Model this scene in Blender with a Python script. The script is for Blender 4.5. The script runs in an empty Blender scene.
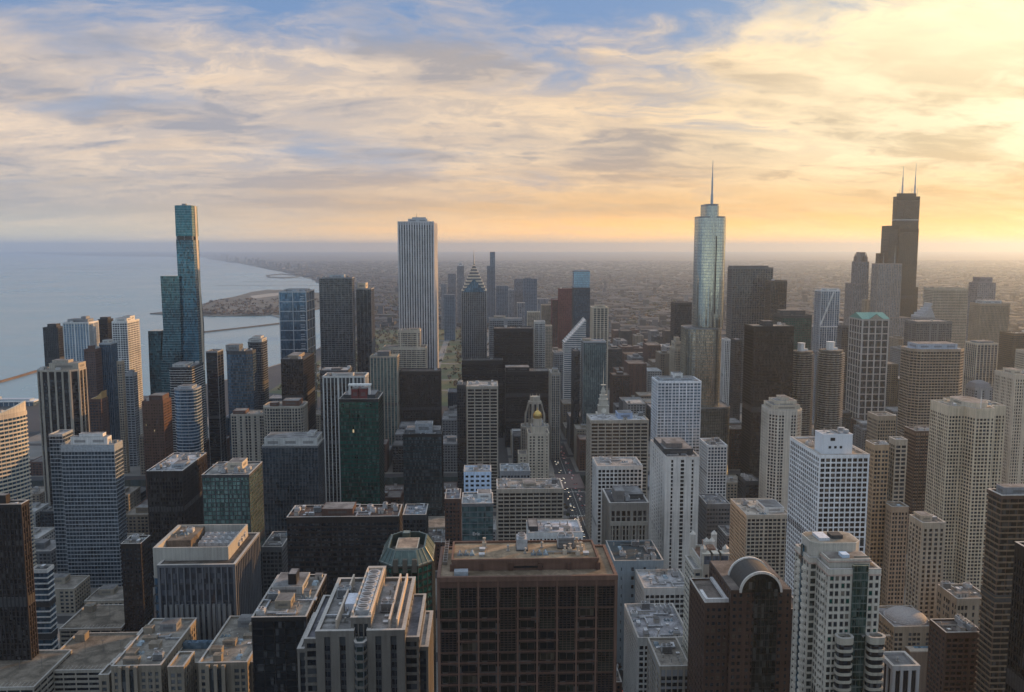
import bpy, math, random
from math import radians as rad, sin, cos, tan, pi, hypot
from mathutils import Vector, noise

# ------------------------------------------------------------------ camera, sky, sun, exposure
scene = bpy.context.scene
COL = scene.collection
rng = random.Random(7)
CAM_Z = 314.0
FOCAL = 860.0
YAW, PITCH = rad(2.0), rad(6.55)          # world: +X is west (right), +Y is south (ahead), +Z up
cam_data = bpy.data.cameras.new("camera")
cam_data.sensor_width = 36.0
cam_data.lens = 36.0 * FOCAL / 1024.0
cam_data.clip_start = 1.0
cam_data.clip_end = 300000.0
cam = bpy.data.objects.new("camera", cam_data)
cam.location = (0, 0, CAM_Z)
cam.rotation_euler = (rad(90) - PITCH, 0, -YAW)
COL.objects.link(cam)
scene.camera = cam

SUN_AZ, SUN_EL = rad(57.0), rad(13.0)     # azimuth measured from +Y toward +X
SUN_DIR = Vector((sin(SUN_AZ) * cos(SUN_EL), cos(SUN_AZ) * cos(SUN_EL), sin(SUN_EL)))
sun_data = bpy.data.lights.new("sun", 'SUN')
sun_data.energy = 5.0
sun_data.angle = rad(0.6)
sun_data.color = (1.0, 0.52, 0.18)
sun = bpy.data.objects.new("sun", sun_data)
sun.rotation_euler = (-SUN_DIR).to_track_quat('-Z', 'Y').to_euler()
sun.location = (0, 0, 2000)
COL.objects.link(sun)

scene.view_settings.view_transform = 'Standard'
scene.view_settings.look = 'None'
scene.view_settings.exposure = 0.0
scene.view_settings.gamma = 1.0
scene.view_settings.use_curve_mapping = False
scene.render.engine = 'CYCLES'
cy = scene.cycles
cy.use_denoising = True
cy.max_bounces = 5
cy.diffuse_bounces = 2
cy.glossy_bounces = 2
cy.transmission_bounces = 1
cy.volume_bounces = 2
cy.transparent_max_bounces = 4
cy.caustics_reflective = False
cy.caustics_refractive = False
cy.sample_clamp_indirect = 4.0

world = bpy.data.worlds.new("World")
scene.world = world
world.use_nodes = True


class NG:
    """small helper to wire shader nodes"""
    def __init__(s, tree):
        s.t = tree
        s.n = tree.nodes
        s.l = tree.links

    def set(s, sock, v):
        if v is None:
            return
        if isinstance(v, bpy.types.NodeSocket):
            s.l.new(v, sock)
        else:
            if sock.type == 'RGBA' and len(v) == 3:
                v = (*v, 1.0)
            sock.default_value = v

    def node(s, typ, ins=None, **props):
        nd = s.n.new(typ)
        for k, v in props.items():
            setattr(nd, k, v)
        for k, v in (ins or {}).items():
            s.set(nd.inputs[k], v)
        return nd

    def math(s, op, a, b=None, c=None, clamp=False):
        nd = s.node('ShaderNodeMath', operation=op, use_clamp=clamp)
        s.set(nd.inputs[0], a); s.set(nd.inputs[1], b); s.set(nd.inputs[2], c)
        return nd.outputs[0]

    def vmath(s, op, a, b=None, out=0):
        nd = s.node('ShaderNodeVectorMath', operation=op)
        s.set(nd.inputs[0], a); s.set(nd.inputs[1], b)
        return nd.outputs[out]

    def ramp01(s, x, lo, hi, a=0.0, b=1.0, smooth=True):
        nd = s.node('ShaderNodeMapRange', interpolation_type='SMOOTHSTEP' if smooth else 'LINEAR', clamp=True)
        s.set(nd.inputs[0], x); s.set(nd.inputs[1], lo); s.set(nd.inputs[2], hi)
        s.set(nd.inputs[3], a); s.set(nd.inputs[4], b)
        return nd.outputs[0]

    def mix(s, f, a, b, blend='MIX'):
        nd = s.node('ShaderNodeMix', data_type='RGBA', blend_type=blend)
        s.set(nd.inputs[0], f); s.set(nd.inputs[6], a); s.set(nd.inputs[7], b)
        return nd.outputs[2]

    def noise(s, vec, scale, detail=4.0, rough=0.55, dist=0.0, dim='3D', out=0, w=None):
        nd = s.node('ShaderNodeTexNoise', noise_dimensions=dim)
        s.set(nd.inputs['Vector'], vec)
        s.set(nd.inputs['Scale'], scale); s.set(nd.inputs['Detail'], detail)
        s.set(nd.inputs['Roughness'], rough); s.set(nd.inputs['Distortion'], dist)
        return nd.outputs[out]

    def combine(s, x, y, z):
        nd = s.node('ShaderNodeCombineXYZ')
        s.set(nd.inputs[0], x); s.set(nd.inputs[1], y); s.set(nd.inputs[2], z)
        return nd.outputs[0]


def build_sky():
    g = NG(world.node_tree)
    g.n.clear()
    STR = 0.1
    d = g.node('ShaderNodeTexCoord').outputs['Generated']
    d = g.vmath('NORMALIZE', d)
    sp = g.node('ShaderNodeSeparateXYZ', {0: d})
    x, y, z = sp.outputs
    zc = g.math('MAXIMUM', z, 0.0)
    sky = g.node('ShaderNodeTexSky', sky_type='NISHITA')
    sky.sun_disc = False
    sky.sun_elevation = SUN_EL
    sky.sun_rotation = SUN_AZ
    sky.altitude = 300
    sky.air_density = 1.3
    sky.dust_density = 1.5
    sky.ozone_density = 2.0
    nish = g.vmath('SCALE', sky.outputs[0]); g.set(nish.node.inputs['Scale'], SKY_NISHITA)
    # how close to the sun's side of the sky
    prox = g.vmath('DOT_PRODUCT', d, tuple(SUN_DIR), out=1)
    warm = g.ramp01(prox, 0.30, 0.98)
    hot = g.ramp01(prox, 0.66, 0.95)
    south = g.ramp01(y, -0.25, 0.75)
    # cloud deck: directions projected on a high level layer (curved a little by the earth)
    inv = g.math('DIVIDE', 1.0, g.math('ADD', zc, 0.20))
    px = g.math('MULTIPLY', x, inv)
    py = g.math('MULTIPLY', y, inv)
    pa = g.combine(g.math('ADD', g.math('MULTIPLY', px, 0.85), g.math('MULTIPLY', py, 0.16)),
                   g.math('ADD', g.math('MULTIPLY', py, 1.15), g.math('MULTIPLY', px, -0.12)), 0.0)

    def warped(vec, off, amt, sc):
        q = g.vmath('ADD', vec, off)
        w = g.vmath('SCALE', g.vmath('SUBTRACT', g.noise(q, sc, 4.0, 0.55, out=1), (0.5, 0.5, 0.5)))
        g.set(w.node.inputs['Scale'], amt)
        return g.vmath('ADD', q, w)
    pb = warped(pa, CLOUD_OFF, 1.0, 1.1)
    big = g.noise(pb, 1.25, 4.0, 0.5)
    fine = g.noise(pb, 4.0, 9.0, 0.66)
    wisp = g.noise(g.vmath('MULTIPLY', warped(pa, (7.7, 2.2, 0), 0.6, 0.8), (0.65, 1.5, 1.0)), 2.9, 8.0, 0.62)
    mass = g.noise(g.vmath('MULTIPLY', warped(pa, CLOUD_OFF2, 0.7, 0.9), (0.7, 1.0, 1.0)), 2.0, 6.0, 0.55)
    dens = g.math('ADD', g.math('MULTIPLY', big, 0.50), g.math('ADD', g.math('MULTIPLY', fine, 0.28), g.math('MULTIPLY', wisp, 0.22)))
    gap = g.ramp01(g.math('ADD', z, g.math('MULTIPLY', g.math('SUBTRACT', wisp, 0.5), 0.16)), 0.155, 0.275)
    lim = g.math('SUBTRACT', g.math('ADD', 0.39, g.math('MULTIPLY', gap, 0.20)), g.math('MULTIPLY', hot, 0.15))
    cover = g.ramp01(g.math('SUBTRACT', dens, lim), -0.07, 0.11)
    # lit and shaded cloud colours
    lit = g.mix(warm, (0.90, 0.72, 0.56), (1.12, 0.80, 0.45))
    lit = g.mix(hot, lit, (1.34, 1.14, 0.76))
    lit = g.mix(south, (0.54, 0.64, 0.74), lit)
    shade = g.mix(warm, (0.33, 0.35, 0.42), (0.44, 0.36, 0.30))
    shade = g.mix(hot, shade, (0.78, 0.60, 0.35))
    shade = g.mix(south, (0.36, 0.44, 0.55), shade)
    dk = g.ramp01(g.math('ADD', g.math('MULTIPLY', mass, 0.62), g.math('MULTIPLY', fine, 0.38)), 0.465, 0.585)
    ccol = g.mix(g.math('MULTIPLY', dk, g.math('SUBTRACT', 0.86, g.math('MULTIPLY', g.ramp01(z, 0.12, 0.22), g.math('MULTIPLY', hot, 0.72)))), lit, shade)
    billow = g.ramp01(fine, 0.38, 0.60, 1.0, 0.0)
    ccol = g.mix(g.math('MULTIPLY', billow, g.math('SUBTRACT', 0.46, g.math('MULTIPLY', hot, 0.3))), ccol, shade)
    glint = g.ramp01(wisp, 0.50, 0.68)
    ccol = g.mix(g.math('MULTIPLY', glint, g.math('MULTIPLY', south, 0.5)), ccol, g.mix(hot, (0.86, 0.66, 0.48), (1.35, 1.12, 0.70)))
    # clear sky blue between clouds
    blue = g.mix(hot, (0.20, 0.33, 0.60), (0.34, 0.44, 0.60))
    blue = g.mix(south, (0.22, 0.36, 0.60), blue)
    clear = g.mix(0.2, blue, nish)
    veil = g.ramp01(z, 0.13, 0.24, 0.5, 0.0)
    clear = g.mix(veil, clear, (0.48, 0.50, 0.56))
    col = g.mix(cover, clear, ccol)
    # smooth glow near the horizon
    warm2 = g.ramp01(prox, 0.10, 0.72)
    hz = g.mix(warm2, (0.45, 0.44, 0.435), (1.06, 0.60, 0.20))
    hz = g.mix(hot, hz, (1.10, 0.62, 0.19))
    hz = g.mix(south, (0.50, 0.58, 0.67), hz)
    low = g.ramp01(z, 0.015, 0.115, 1.0, 0.0)
    streak = g.ramp01(wisp, 0.42, 0.62, 0.78, 1.0)
    col = g.mix(g.math('MULTIPLY', low, streak), col, hz)
    col = g.mix(g.math('MULTIPLY', g.ramp01(z, 0.29, 0.55), 0.85), col, OVERHEAD_FILL)
    edge = g.ramp01(z, -0.008, 0.05, HORIZON_GAIN, 1.0)
    tint = g.combine(edge, g.math('POWER', edge, 0.82), g.math('POWER', edge, 0.35))
    col = g.vmath('MULTIPLY', col, tint)
    out = g.vmath('SCALE', col); g.set(out.node.inputs['Scale'], 1.0 / STR)
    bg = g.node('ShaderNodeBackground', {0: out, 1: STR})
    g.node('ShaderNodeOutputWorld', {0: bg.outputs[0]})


SKY_NISHITA = 0.1
HORIZON_GAIN = 2.1
OVERHEAD_FILL = (0.72, 0.83, 0.98)        # even fill light added to the unseen sky overhead, brightening walls and roofs
HAZE_D, HAZE_G = 5.2e-5, 0.60
CLOUD_OFF = (55.5, -3.0, 0.0)
CLOUD_OFF2 = (8.8, -12.0, 0.0)
build_sky()

# ------------------------------------------------------------------ projection helpers
_F = Vector((sin(YAW) * cos(PITCH), cos(YAW) * cos(PITCH), -sin(PITCH)))
_R = Vector((cos(YAW), -sin(YAW), 0))
_U = _R.cross(_F)


def ray(px, py):
    return _F + _R * ((px - 512) / FOCAL) + _U * ((346 - py) / FOCAL)


def proj(X, Y, Z):
    v = Vector((X, Y, Z - CAM_Z))
    f = v.dot(_F)
    return 512 + FOCAL * v.dot(_R) / f, 346 - FOCAL * v.dot(_U) / f


def at_y(px, py, Y):
    r = ray(px, py)
    t = Y / r.y
    return r.x * t, CAM_Z + r.z * t


def at_ground(px, py, z=0.0):
    r = ray(px, py)
    t = (z - CAM_Z) / r.z
    return r.x * t, r.y * t


def depth_for(X, Z, Y, xs):
    """how far back a side face along X runs so that its far top corner lands at pixel column xs"""
    lo, hi = Y + 2, Y + 400
    s = proj(X, hi, Z)[0] > proj(X, lo, Z)[0]
    for _ in range(40):
        m = (lo + hi) / 2
        if (proj(X, m, Z)[0] < xs) == s:
            lo = m
        else:
            hi = m
    return lo - Y


# ------------------------------------------------------------------ materials
_mats = {}


def principled(g, **ins):
    b = g.node('ShaderNodeBsdfPrincipled')
    for k, v in ins.items():
        g.set(b.inputs[k.replace('_', ' ')], v)
    g.node('ShaderNodeOutputMaterial', {0: b.outputs[0]})
    return b


def new_mat(name):
    m = bpy.data.materials.new(name)
    m.use_nodes = True
    m.node_tree.nodes.clear()
    return m, NG(m.node_tree)


def wall(c, rough=0.8, var=0.36, streak=0.5):
    key = ('w', c, rough, var)
    if key in _mats:
        return _mats[key]
    m, g = new_mat("masonry")
    geo = g.node('ShaderNodeNewGeometry').outputs['Position']
    a = g.noise(geo, 0.035, 5.0, 0.6)
    st = g.vmath('MULTIPLY', geo, (0.9, 0.9, 0.035))
    b = g.noise(st, 1.0, 4.0, 0.6)
    f = g.noise(geo, 1.7, 2.0, 0.6)
    k = g.math('ADD', g.math('MULTIPLY', a, 0.4), g.math('ADD', g.math('MULTIPLY', b, 0.45), g.math('MULTIPLY', f, 0.15)))
    k = g.ramp01(k, 0.33, 0.67, 1.0 - var, 1.0 + var, smooth=False)
    col = g.vmath('SCALE', c); g.set(col.node.inputs['Scale'], k)
    principled(g, Base_Color=col, Roughness=rough, Specular_IOR_Level=0.3)
    _mats[key] = m
    return m


def metal(c, rough=0.4, met=0.7):
    key = ('m', c, rough, met)
    if key in _mats:
        return _mats[key]
    m, g = new_mat("painted_metal")
    geo = g.node('ShaderNodeNewGeometry').outputs['Position']
    a = g.noise(geo, 0.6, 4.0, 0.6)
    k = g.ramp01(a, 0.3, 0.7, 0.75, 1.15)
    col = g.vmath('SCALE', c); g.set(col.node.inputs['Scale'], k)
    principled(g, Base_Color=col, Roughness=rough, Metallic=met)
    _mats[key] = m
    return m


def glass(c, refl=0.5, rough=0.08, bay=1.6, fl=3.7, blind=0.25, lit=0.0, var=0.6, tilt=0.03):
    """curtain wall glass seen from outside: dark, reflective, every pane a little different"""
    key = ('g', c, refl, rough, bay, fl, blind, lit, var, tilt)
    if key in _mats:
        return _mats[key]
    m, g = new_mat("window_glass")
    co = g.node('ShaderNodeTexCoord').outputs['Object']
    nd = g.node('ShaderNodeVectorMath', operation='SNAP')
    g.set(nd.inputs[0], g.vmath('ADD', co, (0.413, 0.287, 0.05)))
    g.set(nd.inputs[1], (bay, bay, fl))
    wn = g.node('ShaderNodeTexWhiteNoise', {0: nd.outputs[0]}, noise_dimensions='3D')
    r = wn.outputs['Value']
    big = g.noise(co, 0.02, 3.0, 0.6)
    k = g.math('MULTIPLY', g.ramp01(r, 0.0, 1.0, 1 - var, 1 + var, smooth=False), g.ramp01(big, 0.3, 0.7, 1 - var * .5, 1 + var * .6))
    col = g.vmath('SCALE', c); g.set(col.node.inputs['Scale'], k)
    bl = g.math('MULTIPLY', g.math('GREATER_THAN', r, 1.0 - blind), 0.38)
    bc = tuple(min(1.0, v * 0.8 + 0.17) for v in c)
    col = g.mix(bl, col, bc)
    rr = g.ramp01(wn.outputs['Color'], 0.0, 1.0, rough, rough + 0.12)
    nrm = g.node('ShaderNodeNewGeometry').outputs['Normal']
    tl = g.vmath('SCALE', g.vmath('SUBTRACT', wn.outputs['Color'], (0.5, 0.5, 0.5)))
    g.set(tl.node.inputs['Scale'], tilt)
    nn = g.vmath('NORMALIZE', g.vmath('ADD', nrm, tl))
    b = principled(g, Base_Color=col, Roughness=rr, Metallic=refl, IOR=1.6, Normal=nn)
    if lit:
        cr = g.node('ShaderNodeSeparateXYZ', {0: wn.outputs['Color']}).outputs[1]
        e = g.math('GREATER_THAN', cr, 1.0 - lit)
        g.set(b.inputs['Emission Color'], (1.0, 0.78, 0.45))
        g.set(b.inputs['Emission Strength'], g.math('MULTIPLY', e, 0.55))
    _mats[key] = m
    return m


def roofing(c, rough=0.9):
    key = ('r', c)
    if key in _mats:
        return _mats[key]
    m, g = new_mat("roof_covering")
    geo = g.node('ShaderNodeNewGeometry').outputs['Position']
    a = g.noise(geo, 0.09, 6.0, 0.65, 0.6)
    b = g.noise(geo, 0.9, 3.0, 0.6)
    k = g.math('MULTIPLY', g.ramp01(a, 0.34, 0.66, 0.38, 0.9), g.ramp01(b, 0.3, 0.7, 0.85, 1.12))
    sx = g.node('ShaderNodeSeparateXYZ', {0: geo}).outputs
    seam = g.math('LESS_THAN', g.math('FRACT', g.math('DIVIDE', sx[1], 4.6)), 0.05)
    k = g.math('MULTIPLY', k, g.ramp01(seam, 0, 1, 1.0, 0.8))
    col = g.vmath('SCALE', c); g.set(col.node.inputs['Scale'], k)
    principled(g, Base_Color=col, Roughness=rough, Specular_IOR_Level=0.2)
    _mats[key] = m
    return m


def glow(c, strength):
    key = ('e', c, strength)
    if key in _mats:
        return _mats[key]
    m, g = new_mat("lamp_light")
    principled(g, Base_Color=(0.8, 0.8, 0.8), Emission_Color=c, Emission_Strength=strength)
    _mats[key] = m
    return m


# ------------------------------------------------------------------ mesh helpers
class MB:
    def __init__(s):
        s.v = []; s.f = []; s.m = []

    def add(s, vs, fs, mi=0):
        o = len(s.v)
        s.v += vs
        s.f += [tuple(i + o for i in f) for f in fs]
        s.m += [mi] * len(fs)

    def loft(s, rings, cap0=True, cap1=True, mi=0):
        n = len(rings[0]); vs = [p for r in rings for p in r]; fs = []
        for k in range(len(rings) - 1):
            for i in range(n):
                j = (i + 1) % n
                fs.append((k * n + i, k * n + j, (k + 1) * n + j, (k + 1) * n + i))
        if cap0:
            fs.append(tuple(range(n - 1, -1, -1)))
        if cap1:
            fs.append(tuple((len(rings) - 1) * n + i for i in range(n)))
        s.add(vs, fs, mi)

    def prism(s, poly, z0, z1, mi=0):
        s.loft([[(x, y, z0) for x, y in poly], [(x, y, z1) for x, y in poly]], mi=mi)

    def box(s, x0, x1, y0, y1, z0, z1, mi=0):
        s.prism([(x0, y0), (x1, y0), (x1, y1), (x0, y1)], z0, z1, mi)

    def cyl(s, x, y, z0, z1, r0, r1=None, n=12, mi=0):
        r1 = r0 if r1 is None else r1
        a = [(cos(2 * pi * i / n), sin(2 * pi * i / n)) for i in range(n)]
        s.loft([[(x + r0 * c, y + r0 * d, z0) for c, d in a], [(x + r1 * c, y + r1 * d, z1) for c, d in a]], mi=mi)

    def dome(s, x, y, z, r, h, n=16, k=5, mi=0):
        rings = []
        for j in range(k):
            t = j / k * pi / 2
            rings.append([(x + r * cos(t) * cos(2 * pi * i / n), y + r * cos(t) * sin(2 * pi * i / n), z + h * sin(t)) for i in range(n)])
        rings.append([(x + 0.02 * r * cos(2 * pi * i / n), y + 0.02 * r * sin(2 * pi * i / n), z + h) for i in range(n)])
        s.loft(rings, mi=mi)

    def bar(s, a, b, w, mi=0):
        a = Vector(a); b = Vector(b); d = (b - a).normalized()
        u = d.cross(Vector((0, 0, 1)) if abs(d.z) < 0.9 else Vector((1, 0, 0))).normalized() * w / 2
        v = d.cross(u).normalized() * w / 2
        q = [-u - v, u - v, u + v, -u + v]
        s.loft([[tuple(a + k) for k in q], [tuple(b + k) for k in q]], mi=mi)

    def mesh(s, name, mats):
        me = bpy.data.meshes.new(name)
        me.from_pydata(s.v, [], s.f)
        for m in (mats if isinstance(mats, (list, tuple)) else [mats]):
            me.materials.append(m)
        if len(me.materials) > 1:
            me.polygons.foreach_set('material_index', s.m)
        me.update()
        return me

    def build(s, name, mats, parent=None, loc=(0, 0, 0)):
        if not s.v:
            return None
        o = bpy.data.objects.new(name, s.mesh(name, mats))
        o.location = loc
        o.parent = parent
        COL.objects.link(o)
        return o


def offset(poly, d):
    n = len(poly); out = []
    for i in range(n):
        a, b, c = poly[i - 1], poly[i], poly[(i + 1) % n]
        e1 = (b[0] - a[0], b[1] - a[1]); e2 = (c[0] - b[0], c[1] - b[1])
        l1 = hypot(*e1) or 1e-9; l2 = hypot(*e2) or 1e-9
        n1 = (e1[1] / l1, -e1[0] / l1); n2 = (e2[1] / l2, -e2[0] / l2)
        k = 1 + n1[0] * n2[0] + n1[1] * n2[1]
        k = max(k, 0.3)
        out.append((b[0] + d * (n1[0] + n2[0]) / k, b[1] + d * (n1[1] + n2[1]) / k))
    return out


def rect(x0, x1, y0, y1):
    return [(x0, y0), (x1, y0), (x1, y1), (x0, y1)]


def ngon(x, y, r, n, ph=0.0, sy=1.0):
    return [(x + r * cos(ph + 2 * pi * i / n), y + sy * r * sin(ph + 2 * pi * i / n)) for i in range(n)]


def chamfer(x0, x1, y0, y1, c):
    return [(x0 + c, y0), (x1 - c, y0), (x1, y0 + c), (x1, y1 - c), (x1 - c, y1), (x0 + c, y1), (x0, y1 - c), (x0, y0 + c)]


def rounded(x0, x1, y0, y1, r, k=4):
    out = []
    for cx, cy_, a0 in ((x1 - r, y0 + r, -pi / 2), (x1 - r, y1 - r, 0), (x0 + r, y1 - r, pi / 2), (x0 + r, y0 + r, pi)):
        for i in range(k + 1):
            a = a0 + pi / 2 * i / k
            out.append((cx + r * cos(a), cy_ + r * sin(a)))
    return out


def edge_box(mb, a, b, t0, t1, w, in_, out_, z0, z1, mi=0):
    """box along edge a-b between fractions (metres) t0..t1, from in_ behind the face to out_ in front of it"""
    L = hypot(b[0] - a[0], b[1] - a[1])
    ex, ey = (b[0] - a[0]) / L, (b[1] - a[1]) / L
    nx, ny = ey, -ex
    P = lambda t, o: (a[0] + ex * t + nx * o, a[1] + ey * t + ny * o)
    mb.prism([P(t0, out_), P(t1, out_), P(t1, -in_), P(t0, -in_)], z0, z1, mi)


MECH = metal((0.05, 0.05, 0.052), 0.6, 0.3)
COPING = wall((0.36, 0.34, 0.31), 0.7)


class St:
    def __init__(s, pier, span, gl, bay=3.0, fl=3.7, pw=0.8, rp=0.35, sf=0.3, rs=0.2, roof=(0.2, 0.2, 0.2), top=0.0, skip=()):
        s.pier, s.span, s.gl, s.bay, s.fl, s.pw, s.rp, s.sf, s.rs, s.roof, s.top = pier, span, gl, bay, fl, pw, rp, sf, rs, roof, top

    def but(s, **k):
        o = St.__new__(St); o.__dict__.update(s.__dict__); o.__dict__.update(k)
        return o


ALL = []          # every building: (root, footprint, height, label bits)
_units = {}


def unit_mesh(kind):
    if kind in _units:
        return _units[kind]
    mb = MB()
    if kind == 'air_handler':
        mb.box(-2, 2, -1.2, 1.2, 0.3, 2.3); mb.box(-2.3, -2.004, -0.7, 0.7, 0.6, 1.9)
        for i in range(5):
            mb.box(-1.7 + i * 0.75, -1.3 + i * 0.75, -1.28, -1.2, 0.6, 2.0, 1)
        mb.box(-1.8, -1.5, -1, 1, 0, 0.3, 1); mb.box(1.5, 1.8, -1, 1, 0, 0.3, 1)
        me = mb.mesh('air_handler', [metal((0.45, 0.46, 0.47), 0.5, 0.3), metal((0.12, 0.12, 0.12), 0.6, 0.2)])
    elif kind == 'cooling_fan':
        mb.box(-2.2, 2.2, -2.2, 2.2, 0, 2.6)
        mb.cyl(0, 0, 2.6, 3.3, 1.8, 1.9, 18); mb.cyl(0, 0, 3.3, 3.34, 1.55, 1.55, 18, 1); mb.box(-1.8, 1.8, -0.12, 0.12, 3.35, 3.45); 
        me = mb.mesh('cooling_fan', [metal((0.5, 0.5, 0.5), 0.5, 0.3), metal((0.05, 0.05, 0.05), 0.7, 0.0)])
    elif kind == 'vent_pipe':
        mb.cyl(0, 0, 0, 1.9, 0.3, n=8); mb.cyl(0, 0, 1.9, 2.2, 0.55, 0.2, n=8); mb.box(-0.5, 0.5, -0.5, 0.5, 0, 0.35)
        me = mb.mesh('vent_pipe', metal((0.35, 0.33, 0.3), 0.6, 0.4))
    elif kind == 'stair_hut':
        mb.box(-2, 2, -1.6, 1.6, 0, 2.8); mb.box(-2.15, 2.15, -1.75, 1.75, 2.8, 3.0, 1); mb.box(-0.5, 0.5, -1.66, -1.6, 0.1, 2.1, 1)
        me = mb.mesh('stair_hut', [wall((0.36, 0.34, 0.31)), wall((0.12, 0.12, 0.12))])
    elif kind == 'water_tank':
        for a, b in ((-1, -1), (1, -1), (1, 1), (-1, 1)):
            mb.bar((a * 1.2, b * 1.2, 0), (a * 1.1, b * 1.1, 3), 0.25)
        mb.cyl(0, 0, 3, 6.2, 1.9, 1.8, 14, 1); mb.cyl(0, 0, 6.2, 7.4, 2.0, 0.1, 14)
        me = mb.mesh('water_tank', [metal((0.12, 0.1, 0.08), 0.7, 0.2), wall((0.16, 0.1, 0.06))])
    elif kind == 'duct':
        mb.box(-5, 5, -0.45, 0.45, 0.4, 1.3); mb.box(4.1, 5, -0.45, 3.5, 0.404, 1.304)
        for i in range(4):
            mb.box(-4.4 + i * 2.6, -4.2 + i * 2.6, -0.5, 0.5, 0, 1.4)
        me = mb.mesh('duct', metal((0.42, 0.43, 0.44), 0.4, 0.6))
    elif kind == 'pipe_run':
        for y in (-.5, 0, .5):
            mb.cyl(0, 0, 0, .01, .01, n=3); mb.bar((-6, y, .6), (6, y, .6), .22)
        for i in range(5):
            mb.box(-5.6 + i * 2.8, -5.4 + i * 2.8, -.8, .8, 0, .5)
        me = mb.mesh('pipe_run', metal((0.3, 0.29, 0.27), 0.5, 0.5))
    elif kind == 'skylight':
        for i in range(3):
            mb.loft([[(-3 + i * 2.1, -1.5, 0), (-1.2 + i * 2.1, -1.5, 0), (-1.2 + i * 2.1, 1.5, 0), (-3 + i * 2.1, 1.5, 0)], [(-2.2 + i * 2.1, -1.3, 1.1), (-2 + i * 2.1, -1.3, 1.1), (-2 + i * 2.1, 1.3, 1.1), (-2.2 + i * 2.1, 1.3, 1.1)]])
        me = mb.mesh('skylight', glass((0.2, 0.26, 0.3), 0.3))
    elif kind == 'roof_hatch':
        mb.box(-.9, .9, -.9, .9, 0, .7); mb.box(-1, 1, -1, 1, .7, .85, 1); mb.cyl(1.6, 0, 0, 3.2, .07, n=5); mb.box(1.2, 2.0, -.06, .06, 2.9, 3.1)
        me = mb.mesh('roof_hatch', [wall((0.3, 0.29, 0.27)), metal((0.5, 0.5, 0.5), .5, .4)])
    elif kind == 'cooling_tower':
        mb.box(-3, 3, -2, 2, 0, .5, 1); mb.box(-2.8, 2.8, -1.8, 1.8, .5, 4)
        for x in (-1.4, 1.4):
            mb.cyl(x, 0, 4, 4.9, 1.2, 1.3, 16); mb.cyl(x, 0, 4.9, 4.95, 1.05, n=16, mi=1)
        for i in range(6):
            mb.box(-2.6, 2.6, -1.88, -1.8, .8 + i * .5, 1.1 + i * .5, 1)
        me = mb.mesh('cooling_tower', [metal((0.38, 0.39, 0.4), .5, .3), metal((.07, .07, .07), .7, .1)])
    _units[kind] = me
    return me


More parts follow.
